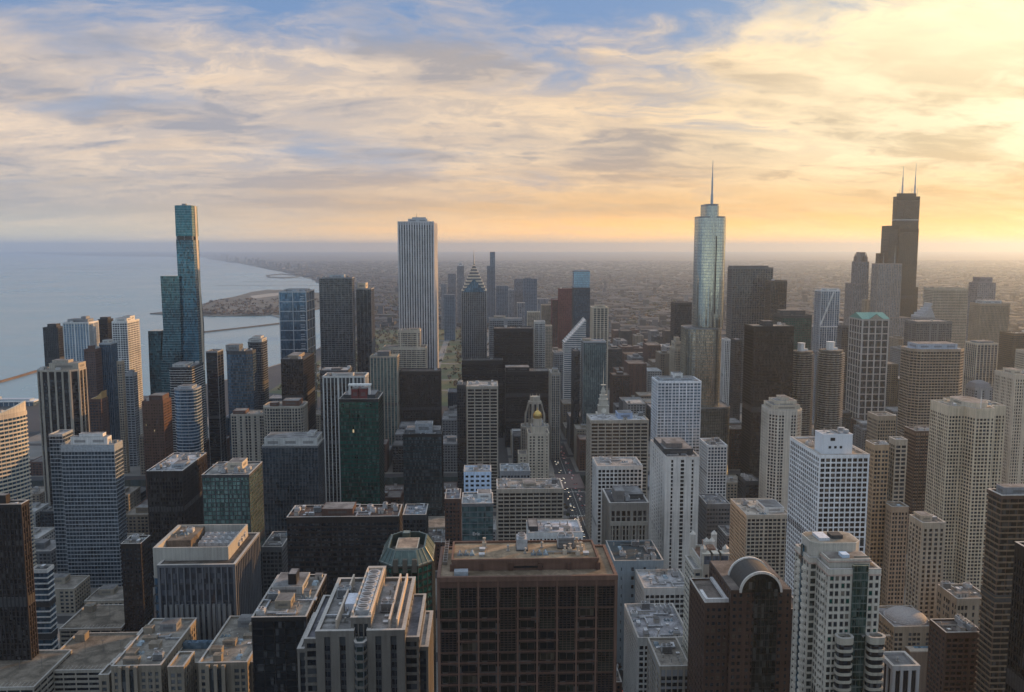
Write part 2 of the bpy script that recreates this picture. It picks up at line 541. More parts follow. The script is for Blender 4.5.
class Bld:
    def __init__(s, name, label, cat, X, Y, ref=None, group=None):
        s.root = bpy.data.objects.new(name, None)
        s.root.empty_display_size = 5
        s.root.location = (X, Y, 0)
        s.root['label'] = label
        s.root['category'] = cat
        if group:
            s.root['group'] = group
        COL.objects.link(s.root)
        s.o = (X, Y)
        s.foot = []
        s.h = 0
        s.ref = ref
        s.label = label
        ALL.append(s)

    def loc(s, poly):
        return [(x - s.o[0], y - s.o[1]) for x, y in poly]

    def tier(s, poly, z0, z1, st, ph=1.1, roof=True, win=None, base=False, foot=True, coping=True):
        """one storeyed block: glazing core, piers, spandrel bands, roof and parapet"""
        if foot:
            s.foot.append(poly)
        s.h = max(s.h, z1)
        poly = s.loc(poly)
        H = z1 - z0
        r = random.Random(int(abs(poly[0][0] * 31 + z1 * 17 + s.o[0] * 7 + s.o[1])))
        alt = r.choice((1, 1, 2, 3, 4)) if st.bay < 5 and st.pw > .3 else 1
        blank = 0.10 if st.sf >= 0.34 and st.bay < 5 and st.pw > .6 and win is not False else 0.0
        core = MB(); core.prism(poly, z0, z1 - 0.05)
        core.build('window_glazing', st.gl, s.root)
        zt = z1 - st.top
        if st.sf > 0:
            sp = MB()
            n = max(1, round((zt - z0) / st.fl)); fh = (zt - z0) / n
            o = offset(poly, st.rs)
            for k in range(n + 1):
                zc = z0 + k * fh
                h = fh * st.sf / 2
                sp.prism(o, max(z0, zc - h), min(zc + h, z1 - 0.1))
            if st.top > 0:
                sp.prism(offset(poly, st.rs + 0.03), zt, z1 - 0.06)
            sp.build('spandrel_band', st.span, s.root)
        n = len(poly)
        if st.pw > 0:
            pi_ = MB()
            for i in range(n):
                a, b = poly[i], poly[(i + 1) % n]
                L = hypot(b[0] - a[0], b[1] - a[1])
                if L < st.bay * 0.6:
                    continue
                nb = max(1, round(L / st.bay)); bw = L / nb
                for k in range(nb + 1):
                    t = k * bw
                    pw = st.pw * (1.0 if alt == 1 else (1.5 if k % alt == 0 else 0.72))
                    t0, t1 = t - pw / 2, t + pw / 2
                    if k == 0:
                        t0, t1 = -st.rp * 0.9, st.pw * 0.7
                    if k == nb:
                        t0, t1 = L - st.pw * 0.7, L + st.rp * 0.9
                    edge_box(pi_, a, b, t0, t1, 0, 0.1, st.rp, z0, z1 - 0.2)
                if blank and nb > 5:
                    sym = [q for q in range(1, nb // 2) if r.random() < blank]
                    for q in sym:
                        for k in (q, nb - 1 - q):
                            edge_box(pi_, a, b, k * bw + .1, (k + 1) * bw - .1, 0, 0.1, st.rp * .55 + .01 * q, z0, z1 - .25)
            pi_.build('pier', st.pier, s.root)
            if H > 75 and st.sf > 0 and st.fl < 5 and st.pw > .3 and st.sf < .33:
                o = offset(poly, max(st.rs, st.rp) * .8 + .02)
                for f in ((.5,) if r.random() < .6 else (.34, .67)):
                    zc = z0 + round(H * f / st.fl) * st.fl
                    mb_ = MB(); mb_.prism(o, zc, zc + st.fl * r.choice((.9, 1.2, 1.8))); mb_.build('mechanical_band', MECH, s.root)
        if roof:
            r = MB(); r.prism(offset(poly, -0.2), z1 - 0.04, z1 + 0.12)
            s.roof = r.build('roof', roofing(st.roof), s.root)
            if ph > 0:
                ro = max(st.rp if st.pw > 0 else 0, st.rs if st.sf > 0 else 0) + 0.06
                po = offset(poly, ro); pa = MB(); pin = offset(poly, -0.5)
                for i in range(n):
                    j = (i + 1) % n
                    pa.prism([po[i], po[j], pin[j], pin[i]], z1 - 0.9, z1 + ph)
                pa.build('parapet', st.pier if st.pw > 0 or st.sf <= 0 else st.span, s.root)
                if s.o[1] < 900 and coping:
                    pe, pf = offset(poly, ro + .08), offset(poly, -.56)
                    cp = MB()
                    for i in range(n):
                        j = (i + 1) % n
                        cp.prism([pe[i], pe[j], pf[j], pf[i]], z1 + ph + .003, z1 + ph + .2)
                    cp.build('coping', COPING, s.root)
        return poly

    def block(s, poly, z0, z1, mat, name='mechanical_penthouse', roofc=(0.25, 0.25, 0.25), lou=True):
        poly = s.loc(poly)
        b = MB(); b.prism(poly, z0, z1)
        cap = offset(poly, 0.12)
        b.prism(cap, z1 - 0.35, z1 + 0.35, 0)
        b.prism(offset(poly, -0.35), z1 + 0.34, z1 + 0.42, 1)
        if lou and z1 - z0 > 2.5:
            for i in range(len(poly)):
                a, c = poly[i], poly[(i + 1) % len(poly)]
                L = hypot(a[0] - c[0], a[1] - c[1])
                if L > 7:
                    m = max(1, int(L // 16))
                    for k in range(m):
                        t = (k + 0.5) * L / m; hw = L / m * 0.3
                        for q in range(4):
                            za = z0 + (z1 - z0) * (0.36 + 0.09 * q)
                            edge_box(b, a, c, t - hw, t + hw, 0, 0.02, 0.06, za, za + (z1 - z0) * 0.05, 2)
        s.h = max(s.h, z1)
        return b.build(name, [mat, roofing(roofc), metal((0.10, 0.10, 0.10), 0.6, 0.2)], s.root)

    def units(s, poly, z, n, seed, kinds=('air_handler', 'cooling_fan', 'vent_pipe', 'vent_pipe', 'stair_hut', 'duct'), avoid=()):
        if s.o[1] < 950 and n > 0:
            n = int(n * 2.2) + 3
            kinds = tuple(kinds) + ('pipe_run', 'roof_hatch', 'vent_pipe', 'skylight', 'cooling_tower', 'roof_hatch', 'duct')
        r = random.Random(seed)
        xs = [p[0] for p in poly]; ys = [p[1] for p in poly]
        x0, x1, y0, y1 = min(xs) + 3, max(xs) - 3, min(ys) + 3, max(ys) - 3
        if x1 <= x0 or y1 <= y0:
            return
        done = []
        for _ in range(n * 4):
            if len(done) >= n:
                break
            x, y = r.uniform(x0, x1), r.uniform(y0, y1)
            if any(abs(x - a) < 4.5 and abs(y - b) < 4 for a, b in done):
                continue
            if any(a0 - 2.5 < x < a1 + 2.5 and b0 - 2.5 < y < b1 + 2.5 for a0, a1, b0, b1 in avoid):
                continue
            done.append((x, y))
            k = r.choice(kinds)
            o = bpy.data.objects.new(k, unit_mesh(k))
            o.parent = s.root
            o.location = (x - s.o[0], y - s.o[1], z + 0.12)
            o.rotation_euler = (0, 0, r.choice((0, pi / 2)))
            COL.objects.link(o)

    def windows(s, a, b, z0, z1, nx, nz, w, h, variants, limit=100, out=0.03, skip=None, top=None, name='window'):
        """separate window parts in the bays of one face (the uppermost ones), the rest as one part"""
        a = (a[0] - s.o[0], a[1] - s.o[1]); b = (b[0] - s.o[0], b[1] - s.o[1])
        L = hypot(b[0] - a[0], b[1] - a[1]); ang = math.atan2(b[1] - a[1], b[0] - a[0])
        ex, ey = cos(ang), sin(ang); ox, oy = ey, -ex
        key = (round(w, 2), round(h, 2), tuple(m.name for m in variants[0]))
        if not hasattr(Bld, '_wm'):
            Bld._wm = {}
        if key not in Bld._wm:
            ms = []
            for fr, gl in variants:
                mb = MB(); t = min(0.12, w * 0.06)
                mb.box(-w / 2, w / 2, 0, 0.04, -h / 2, h / 2, 1)
                for x in (-w / 2, w / 2 - t):
                    mb.box(x, x + t, -0.06, 0.002, -h / 2, h / 2, 0)
                for z in (-h / 2, h / 2 - t):
                    mb.box(-w / 2 + t, w / 2 - t, -0.05, 0.002, z, z + t, 0)
                if w > 1.8:
                    mb.box(-t / 2, t / 2, -0.045, 0.002, -h / 2 + t, h / 2 - t, 0)
                ms.append(mb.mesh('window', [fr, gl]))
            Bld._wm[key] = ms
        ms = Bld._wm[key]
        r = random.Random(nx * 31 + nz)
        cnt = 0
        rest = MB()
        for k in range(nz - 1, -1, -1):
            for i in range(nx):
                if skip and skip(i, k):
                    continue
                t = (i + 0.5) * L / nx; z = z0 + (k + 0.5) * (z1 - z0) / nz
                x, y = a[0] + ex * t + ox * out, a[1] + ey * t + oy * out
                if cnt < limit:
                    o = bpy.data.objects.new(name, ms[0] if r.random() < 0.6 else r.choice(ms))
                    o.location = (x, y, z); o.rotation_euler = (0, 0, ang); o.parent = s.root
                    COL.objects.link(o)
                    cnt += 1
                else:
                    edge_box(rest, a, b, t - w / 2, t + w / 2, 0, 0.05, out + 0.01, z - h / 2, z + h / 2)
        o = rest.build('lower_window', variants[0][1], s.root)
        if o:
            o['kind'] = 'stuff'


def tag(o, label=None, cat=None, group=None, kind=None):
    for k, v in (('label', label), ('category', cat), ('group', group), ('kind', kind)):
        if v:
            o[k] = v
    return o


def structure(name, mb, mats, loc=(0, 0, 0)):
    o = mb.build(name, mats, None, loc)
    o['kind'] = 'structure'
    return o
# ------------------------------------------------------------------ facade styles
WHITE = wall((0.62, 0.62, 0.60)); PALE = wall((0.46, 0.46, 0.44)); GREY = wall((0.24, 0.25, 0.26)); MIDGREY = wall((0.13, 0.138, 0.145))
DKGREY = wall((0.048, 0.052, 0.056)); CREAM = wall((0.50, 0.44, 0.35)); TAN = wall((0.30, 0.245, 0.18)); SAND = wall((0.39, 0.34, 0.265))
BROWN = wall((0.085, 0.052, 0.038)); DKBROWN = wall((0.024, 0.019, 0.017)); BRICK = wall((0.105, 0.058, 0.043)); RED = wall((0.14, 0.035, 0.035))
BLACK = metal((0.008, 0.009, 0.011), 0.45, 0.2); BRONZE = metal((0.028, 0.026, 0.025), 0.45, 0.4); STEEL = metal((0.22, 0.24, 0.26), 0.35, 0.6)
LTSTEEL = metal((0.40, 0.44, 0.48), 0.4, 0.4); LIME = wall((0.33, 0.30, 0.25)); COPPER = metal((0.11, 0.28, 0.235), 0.6, 0.1)
BLUEW = wall((0.45, 0.55, 0.68))

G_DARK = glass((0.016, 0.024, 0.034), 0.35)
G_BLACK = glass((0.006, 0.0085, 0.012), 0.25, 0.06, blind=0.08)
G_GREY = glass((0.03, 0.038, 0.045), 0.3)
G_BLUE = glass((0.04, 0.10, 0.17), 0.5)
G_LBLUE = glass((0.16, 0.25, 0.34), 0.6, var=0.4, tilt=0.02)
G_TEAL = glass((0.018, 0.088, 0.135), 0.6, 0.06, blind=0.06, var=0.7, tilt=0.02)
G_GREEN = glass((0.009, 0.085, 0.068), 0.35, 0.05, blind=0.12, lit=0.002)
G_SEA = glass((0.13, 0.24, 0.22), 0.55, 0.08, blind=0.35)
G_BRONZE = glass((0.02, 0.016, 0.014), 0.4)
G_SILVER = glass((0.42, 0.46, 0.43), 0.88, 0.06, blind=0.0, lit=0, var=0.12, tilt=0.012)
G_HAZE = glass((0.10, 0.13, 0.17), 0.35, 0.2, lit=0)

S_DARKV = St(BRONZE, BLACK, G_BLACK, 3.2, 3.8, 0.5, 0.35, 0.25, 0.1, (0.10, 0.09, 0.085))
S_BLACKV = St(BLACK, BLACK, G_BLACK, 1.8, 3.8, 0.35, 0.3, 0.3, 0.08, (0.16, 0.15, 0.14), top=5)
S_BROWNV = St(DKBROWN, DKBROWN, G_BRONZE, 2.6, 3.8, 0.8, 0.5, 0.25, 0.1, (0.12, 0.1, 0.09), top=4)
S_WHITEV = St(WHITE, GREY, G_DARK, 4.2, 3.5, 1.2, 0.6, 0.3, 0.15, (0.4, 0.4, 0.4), top=2)
S_WHITEG = St(WHITE, WHITE, G_DARK, 3.8, 3.5, 0.9, 0.45, 0.34, 0.3, (0.45, 0.45, 0.45), top=2)
S_PALEG = St(PALE, PALE, G_DARK, 3.4, 3.6, 0.9, 0.4, 0.34, 0.25, (0.35, 0.34, 0.33), top=3)
S_CREAMG = St(CREAM, CREAM, G_DARK, 2.6, 3.3, 0.75, 0.35, 0.36, 0.2, (0.3, 0.28, 0.25), top=3)
S_SANDG = St(SAND, SAND, G_DARK, 2.8, 3.4, 0.8, 0.4, 0.36, 0.25, (0.3, 0.28, 0.25), top=3)
S_TANG = St(TAN, TAN, G_DARK, 2.6, 3.4, 0.8, 0.3, 0.38, 0.18, (0.24, 0.22, 0.2), top=3)
S_GREYG = St(GREY, GREY, G_DARK, 3.2, 3.6, 0.9, 0.3, 0.38, 0.2, (0.28, 0.28, 0.28), top=3)
S_MIDG = St(MIDGREY, MIDGREY, G_GREY, 3.2, 3.7, 0.8, 0.3, 0.36, 0.18, (0.2, 0.2, 0.2), top=3)
S_DKG = St(DKGREY, DKGREY, G_DARK, 2.8, 3.6, 0.5, 0.2, 0.3, 0.15, (0.14, 0.14, 0.14), top=3)
S_BLUEC = St(LTSTEEL, DKGREY, G_BLUE, 3.0, 3.7, 0.16, 0.12, 0.16, 0.08, (0.25, 0.27, 0.3), top=2)
S_DKBLUE = St(DKGREY, DKGREY, G_BLUE, 3.0, 3.7, 0.18, 0.15, 0.22, 0.1, (0.18, 0.19, 0.2), top=3)
S_TEAL = St(DKGREY, STEEL, G_TEAL, 3.0, 3.7, 0.12, 0.1, 0.1, 0.06, (0.2, 0.22, 0.22))
S_GREEN = St(BLACK, BLACK, G_GREEN, 3.2, 3.9, 0.2, 0.15, 0.2, 0.08, (0.1, 0.11, 0.11), top=2)
S_HORZ = St(GREY, LTSTEEL, G_DARK, 6.0, 3.7, 0.3, 0.1, 0.28, 0.5, (0.35, 0.36, 0.37))
S_BALC = St(GREY, PALE, G_DARK, 5.0, 3.3, 0.35, 0.2, 0.22, 1.0, (0.3, 0.3, 0.3))
S_DKBALC = St(DKGREY, MIDGREY, G_DARK, 4.5, 3.3, 0.5, 0.2, 0.2, 0.8, (0.16, 0.16, 0.16))
S_BRICK = St(BRICK, BRICK, G_DARK, 3.2, 3.5, 1.3, 0.2, 0.45, 0.12, (0.2, 0.18, 0.17), top=2)
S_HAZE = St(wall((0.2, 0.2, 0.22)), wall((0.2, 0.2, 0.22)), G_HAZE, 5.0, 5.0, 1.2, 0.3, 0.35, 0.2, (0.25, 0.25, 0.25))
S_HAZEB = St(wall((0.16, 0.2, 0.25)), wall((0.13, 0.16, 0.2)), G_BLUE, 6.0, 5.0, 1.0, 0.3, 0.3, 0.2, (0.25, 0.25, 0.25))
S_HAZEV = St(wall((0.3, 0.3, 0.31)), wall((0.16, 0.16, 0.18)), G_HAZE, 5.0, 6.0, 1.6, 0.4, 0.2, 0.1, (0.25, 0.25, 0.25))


def B(name, label, cat, xl, xr, yt, Y, st, D=32.0, xs=None, ref=None, plan=None, pent=(), nu=3, tiers=(), ph=1.1, seed=None, z0=0.0, group=None, pmat=None):
    """a building from the pixel span of its near top edge in the photo and its distance south of the camera.
    pent: penthouses as (fx0, fx1, fy0, fy1, height); tiers: lower, wider blocks as (dx0, dx1, dy0, dy1, z1, style)"""
    X0, Z0 = at_y(xl, yt, Y); X1, Z1 = at_y(xr, yt, Y)
    Z = (Z0 + Z1) / 2
    if xs is None:                       # xl and xr are the whole silhouette: make room for the side face
        right = xl + xr > 2 * 482
        Xa, Xb = X0, X1
        for _ in range(12):
            lo, hi = min(Xa, Xb) - 60, max(Xa, Xb) + 60
            tgt = xl if right else xr
            for _ in range(40):
                m_ = (lo + hi) / 2
                if proj(m_, Y + D, Z)[0] < tgt:
                    lo = m_
                else:
                    hi = m_
            if right:
                X0 = max(Xa, lo)
            else:
                X1 = min(Xb, lo)
            if X1 - X0 > 0.62 * (Xb - Xa):
                break
            D *= 0.85
    else:
        D = depth_for(X1 if xs > xr else X0, Z, Y, xs)
    b = Bld(name, label, cat, (X0 + X1) / 2, Y + D / 2, ref, group)
    if plan == 'cham':
        poly = chamfer(X0, X1, Y, Y + D, min(X1 - X0, D) * 0.22)
    elif plan == 'round':
        poly = rounded(X0, X1, Y, Y + D, min(X1 - X0, D) * 0.35)
    elif plan == 'oct':
        poly = chamfer(X0, X1, Y, Y + D, min(X1 - X0, D) * 0.29)
    elif plan == 'cyl':
        poly = ngon((X0 + X1) / 2, Y + (X1 - X0) / 2, (X1 - X0) / 2, 24)
    elif callable(plan):
        poly = plan(X0, X1, Y, Y + D)
    else:
        poly = rect(X0, X1, Y, Y + D)
    b.box = (X0, X1, Y, Y + D, Z)
    b.tier(poly, z0, Z, st, ph=ph)
    av = []
    for p in pent:
        x0, x1 = X0 + (X1 - X0) * p[0], X0 + (X1 - X0) * p[1]
        y0, y1 = Y + D * p[2], Y + D * p[3]
        m = p[5] if len(p) > 5 else (pmat or st.span)
        b.block(rect(x0, x1, y0, y1), Z + 0.1, Z + p[4], m)
        av.append((x0, x1, y0, y1))
    for t in tiers:
        b.tier(rect(X0 + t[0], X1 + t[1], Y + t[2], Y + D + t[3]), 0.0, t[4], t[5] if len(t) > 5 else st)
    b.units(poly, Z, nu, seed if seed is not None else int(xl * 7 + yt), avoid=av)
    b.poly = poly
    return b


def antenna(b, x, y, z0, z1, r, mat=None, name='antenna', n=8):
    mb = MB()
    mb.cyl(x - b.o[0], y - b.o[1], z0, z0 + (z1 - z0) * 0.25, r, r * 0.9, n)
    mb.cyl(x - b.o[0], y - b.o[1], z0 + (z1 - z0) * 0.25, z0 + (z1 - z0) * 0.62, r * 0.7, r * 0.6, n)
    mb.cyl(x - b.o[0], y - b.o[1], z0 + (z1 - z0) * 0.62, z1, r * 0.42, r * 0.15, n)
    b.h = max(b.h, z1)
    return mb.build(name, mat or STEEL, b.root)
# ------------------------------------------------------------------ buildings, left of the avenue, back to front
B('apartment_tower', 'dark bronze apartment tower at the far left edge of the lakeside cluster', 'skyscraper', 43, 65, 328, 1470, S_DARKV, 30, ref='dark lakeside tower', pent=[(0.2, 0.8, 0.2, 0.8, 6)])
B('apartment_tower', 'white ribbed tower with blue glass and glowing rooftop, by the lake', 'skyscraper', 63, 98, 323, 1370, S_WHITEV.but(gl=G_LBLUE), 34, ref='white ribbed tower', pent=[(0.1, 0.9, 0.2, 0.8, 5), (0.6, 0.8, 0.3, 0.7, 9)])
B('office_tower', 'narrow black glass tower between two white lakeside towers', 'skyscraper', 98, 113, 320, 1440, S_BLACKV, 30, ref='narrow black tower', pent=[(0.1, 0.9, 0.2, 0.8, 4)])
B('apartment_tower', 'white gridded tower with its right side lit orange by the low sun', 'skyscraper', 112, 127, 322, 1370, S_WHITEG, xs=139, ref='white grid tower', pent=[(0.1, 0.9, 0.1, 0.5, 5), (0.3, 0.8, 0.5, 0.9, 7)])
B('apartment_tower', 'slim blue glass tower with pale cap in front of the white lakeside towers', 'skyscraper', 99, 117, 344, 1260, S_BLUEC, 26, ref='slim blue tower', pent=[(0.2, 0.7, 0.2, 0.8, 5, PALE)])
B('apartment_tower', 'dark brick slab tower right behind the limestone pillared block', 'skyscraper', 84, 101, 350, 1230, S_BRICK, 24, ref='dark brick slab', pent=[(0.2, 0.6, 0.3, 0.8, 5)])
B('apartment_tower', 'narrow tan tower edge catching sunlight beside the slim blue tower', 'skyscraper', 117, 124, 362, 1190, S_TANG, 26, ref='narrow tan tower')
B('apartment_tower', 'grey tower with wide window bays standing right of the narrow tan tower', 'skyscraper', 125, 137, 374, 1230, S_GREYG.but(bay=5), 28, ref='grey bay tower', pent=[(0.3, 0.8, 0.3, 0.8, 4)])
b = B('office_tower', 'brown glass block with pale limestone pillars and cut-off corners', 'skyscraper', 35, 88, 371, 950, St(LIME, DKBROWN, G_BRONZE, 8.5, 3.9, 1.9, 1.0, 0.3, 0.2, (0.3, 0.27, 0.24), top=9), 30, ref='limestone pillared block', plan='cham', pent=[(0.25, 0.98, 0.3, 0.9, 7, LIME), (0.3, 0.7, 0.4, 0.8, 10, LIME)])
b = B('apartment_building', 'brick mid-rise with curved golden roof fin right of the limestone pillared block', 'building', 89, 108, 400, 1060, S_BRICK, 24, ref='golden fin mid-rise', nu=1)
mb = MB()
x0, x1, y0, y1, z = b.box
for i in range(8):
    a0, a1 = i / 8, (i + 1) / 8
    f = lambda t: z + 1 + 9 * t ** 2
    mb.loft([[(x0 + (x1 - x0) * a0 - b.o[0], y0 + 3 - b.o[1], z), (x0 + (x1 - x0) * a1 - b.o[0], y0 + 3 - b.o[1], z), (x0 + (x1 - x0) * a1 - b.o[0], y1 - 3 - b.o[1], z), (x0 + (x1 - x0) * a0 - b.o[0], y1 - 3 - b.o[1], z)],
             [(x0 + (x1 - x0) * a0 - b.o[0], y0 + 3 - b.o[1], f(a0)), (x0 + (x1 - x0) * a1 - b.o[0], y0 + 3 - b.o[1], f(a1)), (x0 + (x1 - x0) * a1 - b.o[0], y1 - 3 - b.o[1], f(a1)), (x0 + (x1 - x0) * a0 - b.o[0], y1 - 3 - b.o[1], f(a0))]])
mb.build('roof_fin', metal((0.5, 0.33, 0.14), 0.4, 0.5), b.root)
B('apartment_tower', 'dark tower with thin bright balcony bands below the twisting teal tower', 'skyscraper', 170, 191, 368, 1150, S_DKBALC.but(span=PALE), xs=203, ref='banded balcony tower', pent=[(0.05, 0.7, 0.1, 0.7, 4, PALE)])
B('apartment_tower', 'round cornered glass tower with fine white floor lines and sunlit right edge', 'skyscraper', 172, 203, 390, 1000, S_HORZ.but(gl=G_BLUE), 30, ref='round cornered tower', plan='round', pent=[(0.2, 0.8, 0.2, 0.8, 3)])
B('apartment_tower', 'dark brick tower with gold reflections left of the round cornered tower', 'skyscraper', 142, 163, 402, 1030, S_BRICK.but(gl=glass((0.12, 0.075, 0.035), 0.6, lit=0.004)), xs=171, ref='dark gold-windowed tower', pent=[(0.3, 0.95, 0.1, 0.9, 7, BRICK)])
B('office_tower', 'blue-grey office slab with flat top and low crown near the lake shore', 'skyscraper', 225, 257, 352, 1110, S_DKBLUE, 30, ref='blue-grey slab', plan='cham', pent=[(-0.02, 0.5, 0.2, 0.8, 8, STEEL)])
B('office_tower', 'near-black wing with one pale vertical edge left of the blue-grey slab', 'skyscraper', 206, 223, 352, 1140, S_BLACKV.but(pier=GREY, bay=12), 30, ref='near-black wing')
B('apartment_tower', 'dark tower with rounded white-rimmed roof right of the blue-grey slab', 'skyscraper', 247, 268, 343, 1210, S_DKBALC, 34, ref='white-rimmed dark tower', plan='round', pent=[(0.05, 0.95, 0.1, 0.9, 5, PALE), (0.25, 0.8, 0.3, 0.8, 8, PALE)])
b = B('office_tower', 'blue glass tower with big white grid lines on its face by the harbour', 'skyscraper', 279, 306, 292, 1370, St(LTSTEEL, LTSTEEL, G_BLUE, 19, 15, 1.0, 0.5, 0.07, 0.4, (0.3, 0.32, 0.35)), xs=314, ref='white-lined blue tower', pent=[(0.1, 0.9, 0.2, 0.8, 3, LTSTEEL)])
mb = MB()
x0, x1, y0, y1, z = b.box
for k in range(int(z // 3.75)):
    if k % 4:
        mb.box(x0 + (x1 - x0) * 0.77 - b.o[0], x0 + (x1 - x0) * 0.93 - b.o[0], y0 - 0.35 - b.o[1], y0 - b.o[1], k * 3.75, k * 3.75 + 1.0)
mb.build('balcony_ladder', LTSTEEL, b.root)
B('apartment_tower', 'dark bronze tower in front of the white-lined blue tower', 'skyscraper', 281, 303, 360, 1160, S_DARKV.but(gl=G_BRONZE), xs=314, ref='dark bronze tower', pent=[(0.2, 0.7, 0.2, 0.7, 4, TAN)])
b = B('apartment_tower', 'large black slab tower ruled with thin horizontal floor lines', 'skyscraper', 319, 354, 278, 1370, St(GREY, MIDGREY, G_DARK, 6, 3.4, 0.3, 0.2, 0.24, 0.5, (0.2, 0.2, 0.2)), 22, ref='black ruled slab', pent=[(0.3, 0.75, 0.2, 0.8, 5, LTSTEEL)])
B('apartment_tower', 'slimmer black tower with a pale sunlit edge right of the black ruled slab', 'skyscraper', 356, 371, 289, 1390, St(GREY, DKGREY, G_DARK, 6, 3.4, 0.3, 0.2, 0.2, 0.4, (0.25, 0.24, 0.2)), xs=374, ref='slim pale-edged black tower', pent=[(0.05, 0.6, 0.2, 0.9, 9, CREAM)])
B('office_block', 'dark office block with flat white roof below the black ruled slab', 'building', 320, 348, 371, 1160, S_DKG.but(roof=(0.5, 0.5, 0.5)), xs=352, ref='white-roofed dark block', pent=[(0.35, 0.7, 0.3, 0.7, 1.5, BLACK)])
B('office_tower', 'grey tower of close vertical ribs behind the dark green tower', 'skyscraper', 323, 368, 377, 1010, St(PALE, DKGREY, G_BLACK, 4.4, 3.7, 1.5, 0.7, 0.2, 0.1, (0.15, 0.15, 0.15), top=7), 30, ref='grey ribbed tower', pent=[(0.2, 0.7, 0.2, 0.6, 3, PALE)])
b = B('office_tower', 'dark green glass tower topped by a white beam and red rooftop boxes', 'skyscraper', 339, 383, 400, 850, S_GREEN, 40, ref='dark green tower', nu=6, pent=[(0.1, 0.9, 0.15, 0.9, 4, DKGREY), (0.3, 0.48, 0.1, 0.5, 10, RED), (0.5, 0.7, 0.1, 0.5, 10, RED)])
mb = MB()
x0, x1, y0, y1, z = b.box
for t in (0.25, 0.75):
    mb.box(x0 + (x1 - x0) * t - 1 - b.o[0], x0 + (x1 - x0) * t + 1 - b.o[0], y0 + 6 - b.o[1], y0 + 9 - b.o[1], z + 4, z + 13.5)
mb.box(x0 + (x1 - x0) * 0.22 - b.o[0], x0 + (x1 - x0) * 0.8 - b.o[0], y0 + 4 - b.o[1], y0 + 10 - b.o[1], z + 13.5, z + 15.2)
mb.build('roof_beam', WHITE, b.root)
B('apartment_tower', 'greenish grid tower with cream edges standing over an open plaza', 'skyscraper', 370, 399, 357, 1310, St(SAND, MIDGREY, G_SEA, 5, 3.6, 1.2, 0.5, 0.3, 0.3, (0.4, 0.38, 0.3), top=2), 32, ref='cream-edged grid tower', pent=[(0.25, 0.7, 0.2, 0.8, 7)])
B('office_tower', 'brown bronze office slab with fine vertical mullions and flat roof', 'skyscraper', 400, 441, 372, 1330, S_BROWNV, 34, ref='brown bronze slab', nu=2)
b = B('office_tower', 'very tall white-grey tower of continuous vertical ribs', 'skyscraper', 398, 433.5, 222, 1510, St(wall((0.50, 0.50, 0.51)), wall((0.30, 0.30, 0.31)), G_DARK, 4.4, 4.0, 2.3, 0.9, 0.1, 0.05, (0.4, 0.4, 0.4), top=5), xs=437, ref='white ribbed skyscraper', nu=0, pent=[(0.25, 0.8, 0.2, 0.8, 6, LTSTEEL), (0.35, 0.75, 0.3, 0.7, 9, LTSTEEL)])
x0, x1, y0, y1, z = b.box
antenna(b, x0 + (x1 - x0) * 0.45, (y0 + y1) / 2, z + 9, z + 17, 0.8)
B('hotel', 'stepped cream stone hotel in front of the white ribbed skyscraper', 'tower', 398, 421, 331, 1430, S_CREAMG, 30, ref='stepped cream hotel', pent=[(0.5, 0.98, 0.2, 0.8, 3)], tiers=[(-25, 10, -8, 6, at_y(410, 348, 1422)[1])])
b = B('office_tower', 'glass tower with stacked pale rooftop boxes, centre left', 'skyscraper', 403, 443, 435, 900, S_GREEN.but(gl=glass((0.06, 0.10, 0.12), 0.5)), 36, ref='box-topped glass tower', nu=6, pent=[(0.05, 0.95, 0.3, 0.9, 3, STEEL), (0.3, 0.75, 0.25, 0.7, 10, LTSTEEL)])
B('office_tower', 'beige tower of square window grid with mottled white roof', 'skyscraper', 467, 497.5, 387, 1010, St(LIME, LIME, G_BLACK, 9, 3.9, 1.2, 0.7, 0.34, 0.5, (0.5, 0.48, 0.45), top=2), 40, ref='beige square-grid tower', nu=9)
B('office_tower', 'dark narrow slab tucked against the left of the beige square-grid tower', 'skyscraper', 457, 466, 386, 1060, S_DKG, 30, ref='dark narrow slab')
b = B('office_tower', 'grey granite tower with striped chevron pyramid top and needle spire', 'skyscraper', 461.5, 486.5, 291, 1570, St(GREY, MIDGREY, G_GREY, 3.4, 3.9, 1.3, 0.6, 0.25, 0.15, (0.3, 0.3, 0.3)), 42, ref='chevron-topped tower', nu=0, ph=0)
x0, x1, y0, y1, z = b.box
cx, cy_ = (x0 + x1) / 2 - b.o[0], (y0 + y1) / 2 - b.o[1]
hw, hd = (x1 - x0) / 2, (y1 - y0) / 2
zt = at_y(474, 263, 1590)[1]
mb = MB(); st_ = MB(); n = 9
for k in range(n):
    f0, f1 = 1 - k / n, 1 - (k + 1) / n
    za, zb = z + (zt - z) * k / n, z + (zt - z) * (k + 1) / n
    mb.loft([[(cx - hw * f0 * 0.97, cy_ - hd * f0 * .97, za), (cx + hw * f0 * .97, cy_ - hd * f0 * .97, za), (cx + hw * f0 * .97, cy_ + hd * f0 * .97, za), (cx - hw * f0 * .97, cy_ + hd * f0 * .97, za)],
             [(cx - hw * f1 * .97 - .01, cy_ - hd * f1 * .97 - .01, zb), (cx + hw * f1 * .97 + .01, cy_ - hd * f1 * .97 - .01, zb), (cx + hw * f1 * .97 + .01, cy_ + hd * f1 * .97 + .01, zb), (cx - hw * f1 * .97 - .01, cy_ + hd * f1 * .97 + .01, zb)]])
    st_.box(cx - hw * f0, cx + hw * f0, cy_ - hd * f0, cy_ + hd * f0, za, za + (zb - za) * 0.38)
mb.build('pyramid_roof', MIDGREY, b.root); st_.build('roof_stripe', wall((0.7, 0.62, 0.5)), b.root)
gb = MB()
zg = at_y(474, 279, 1570)[1]
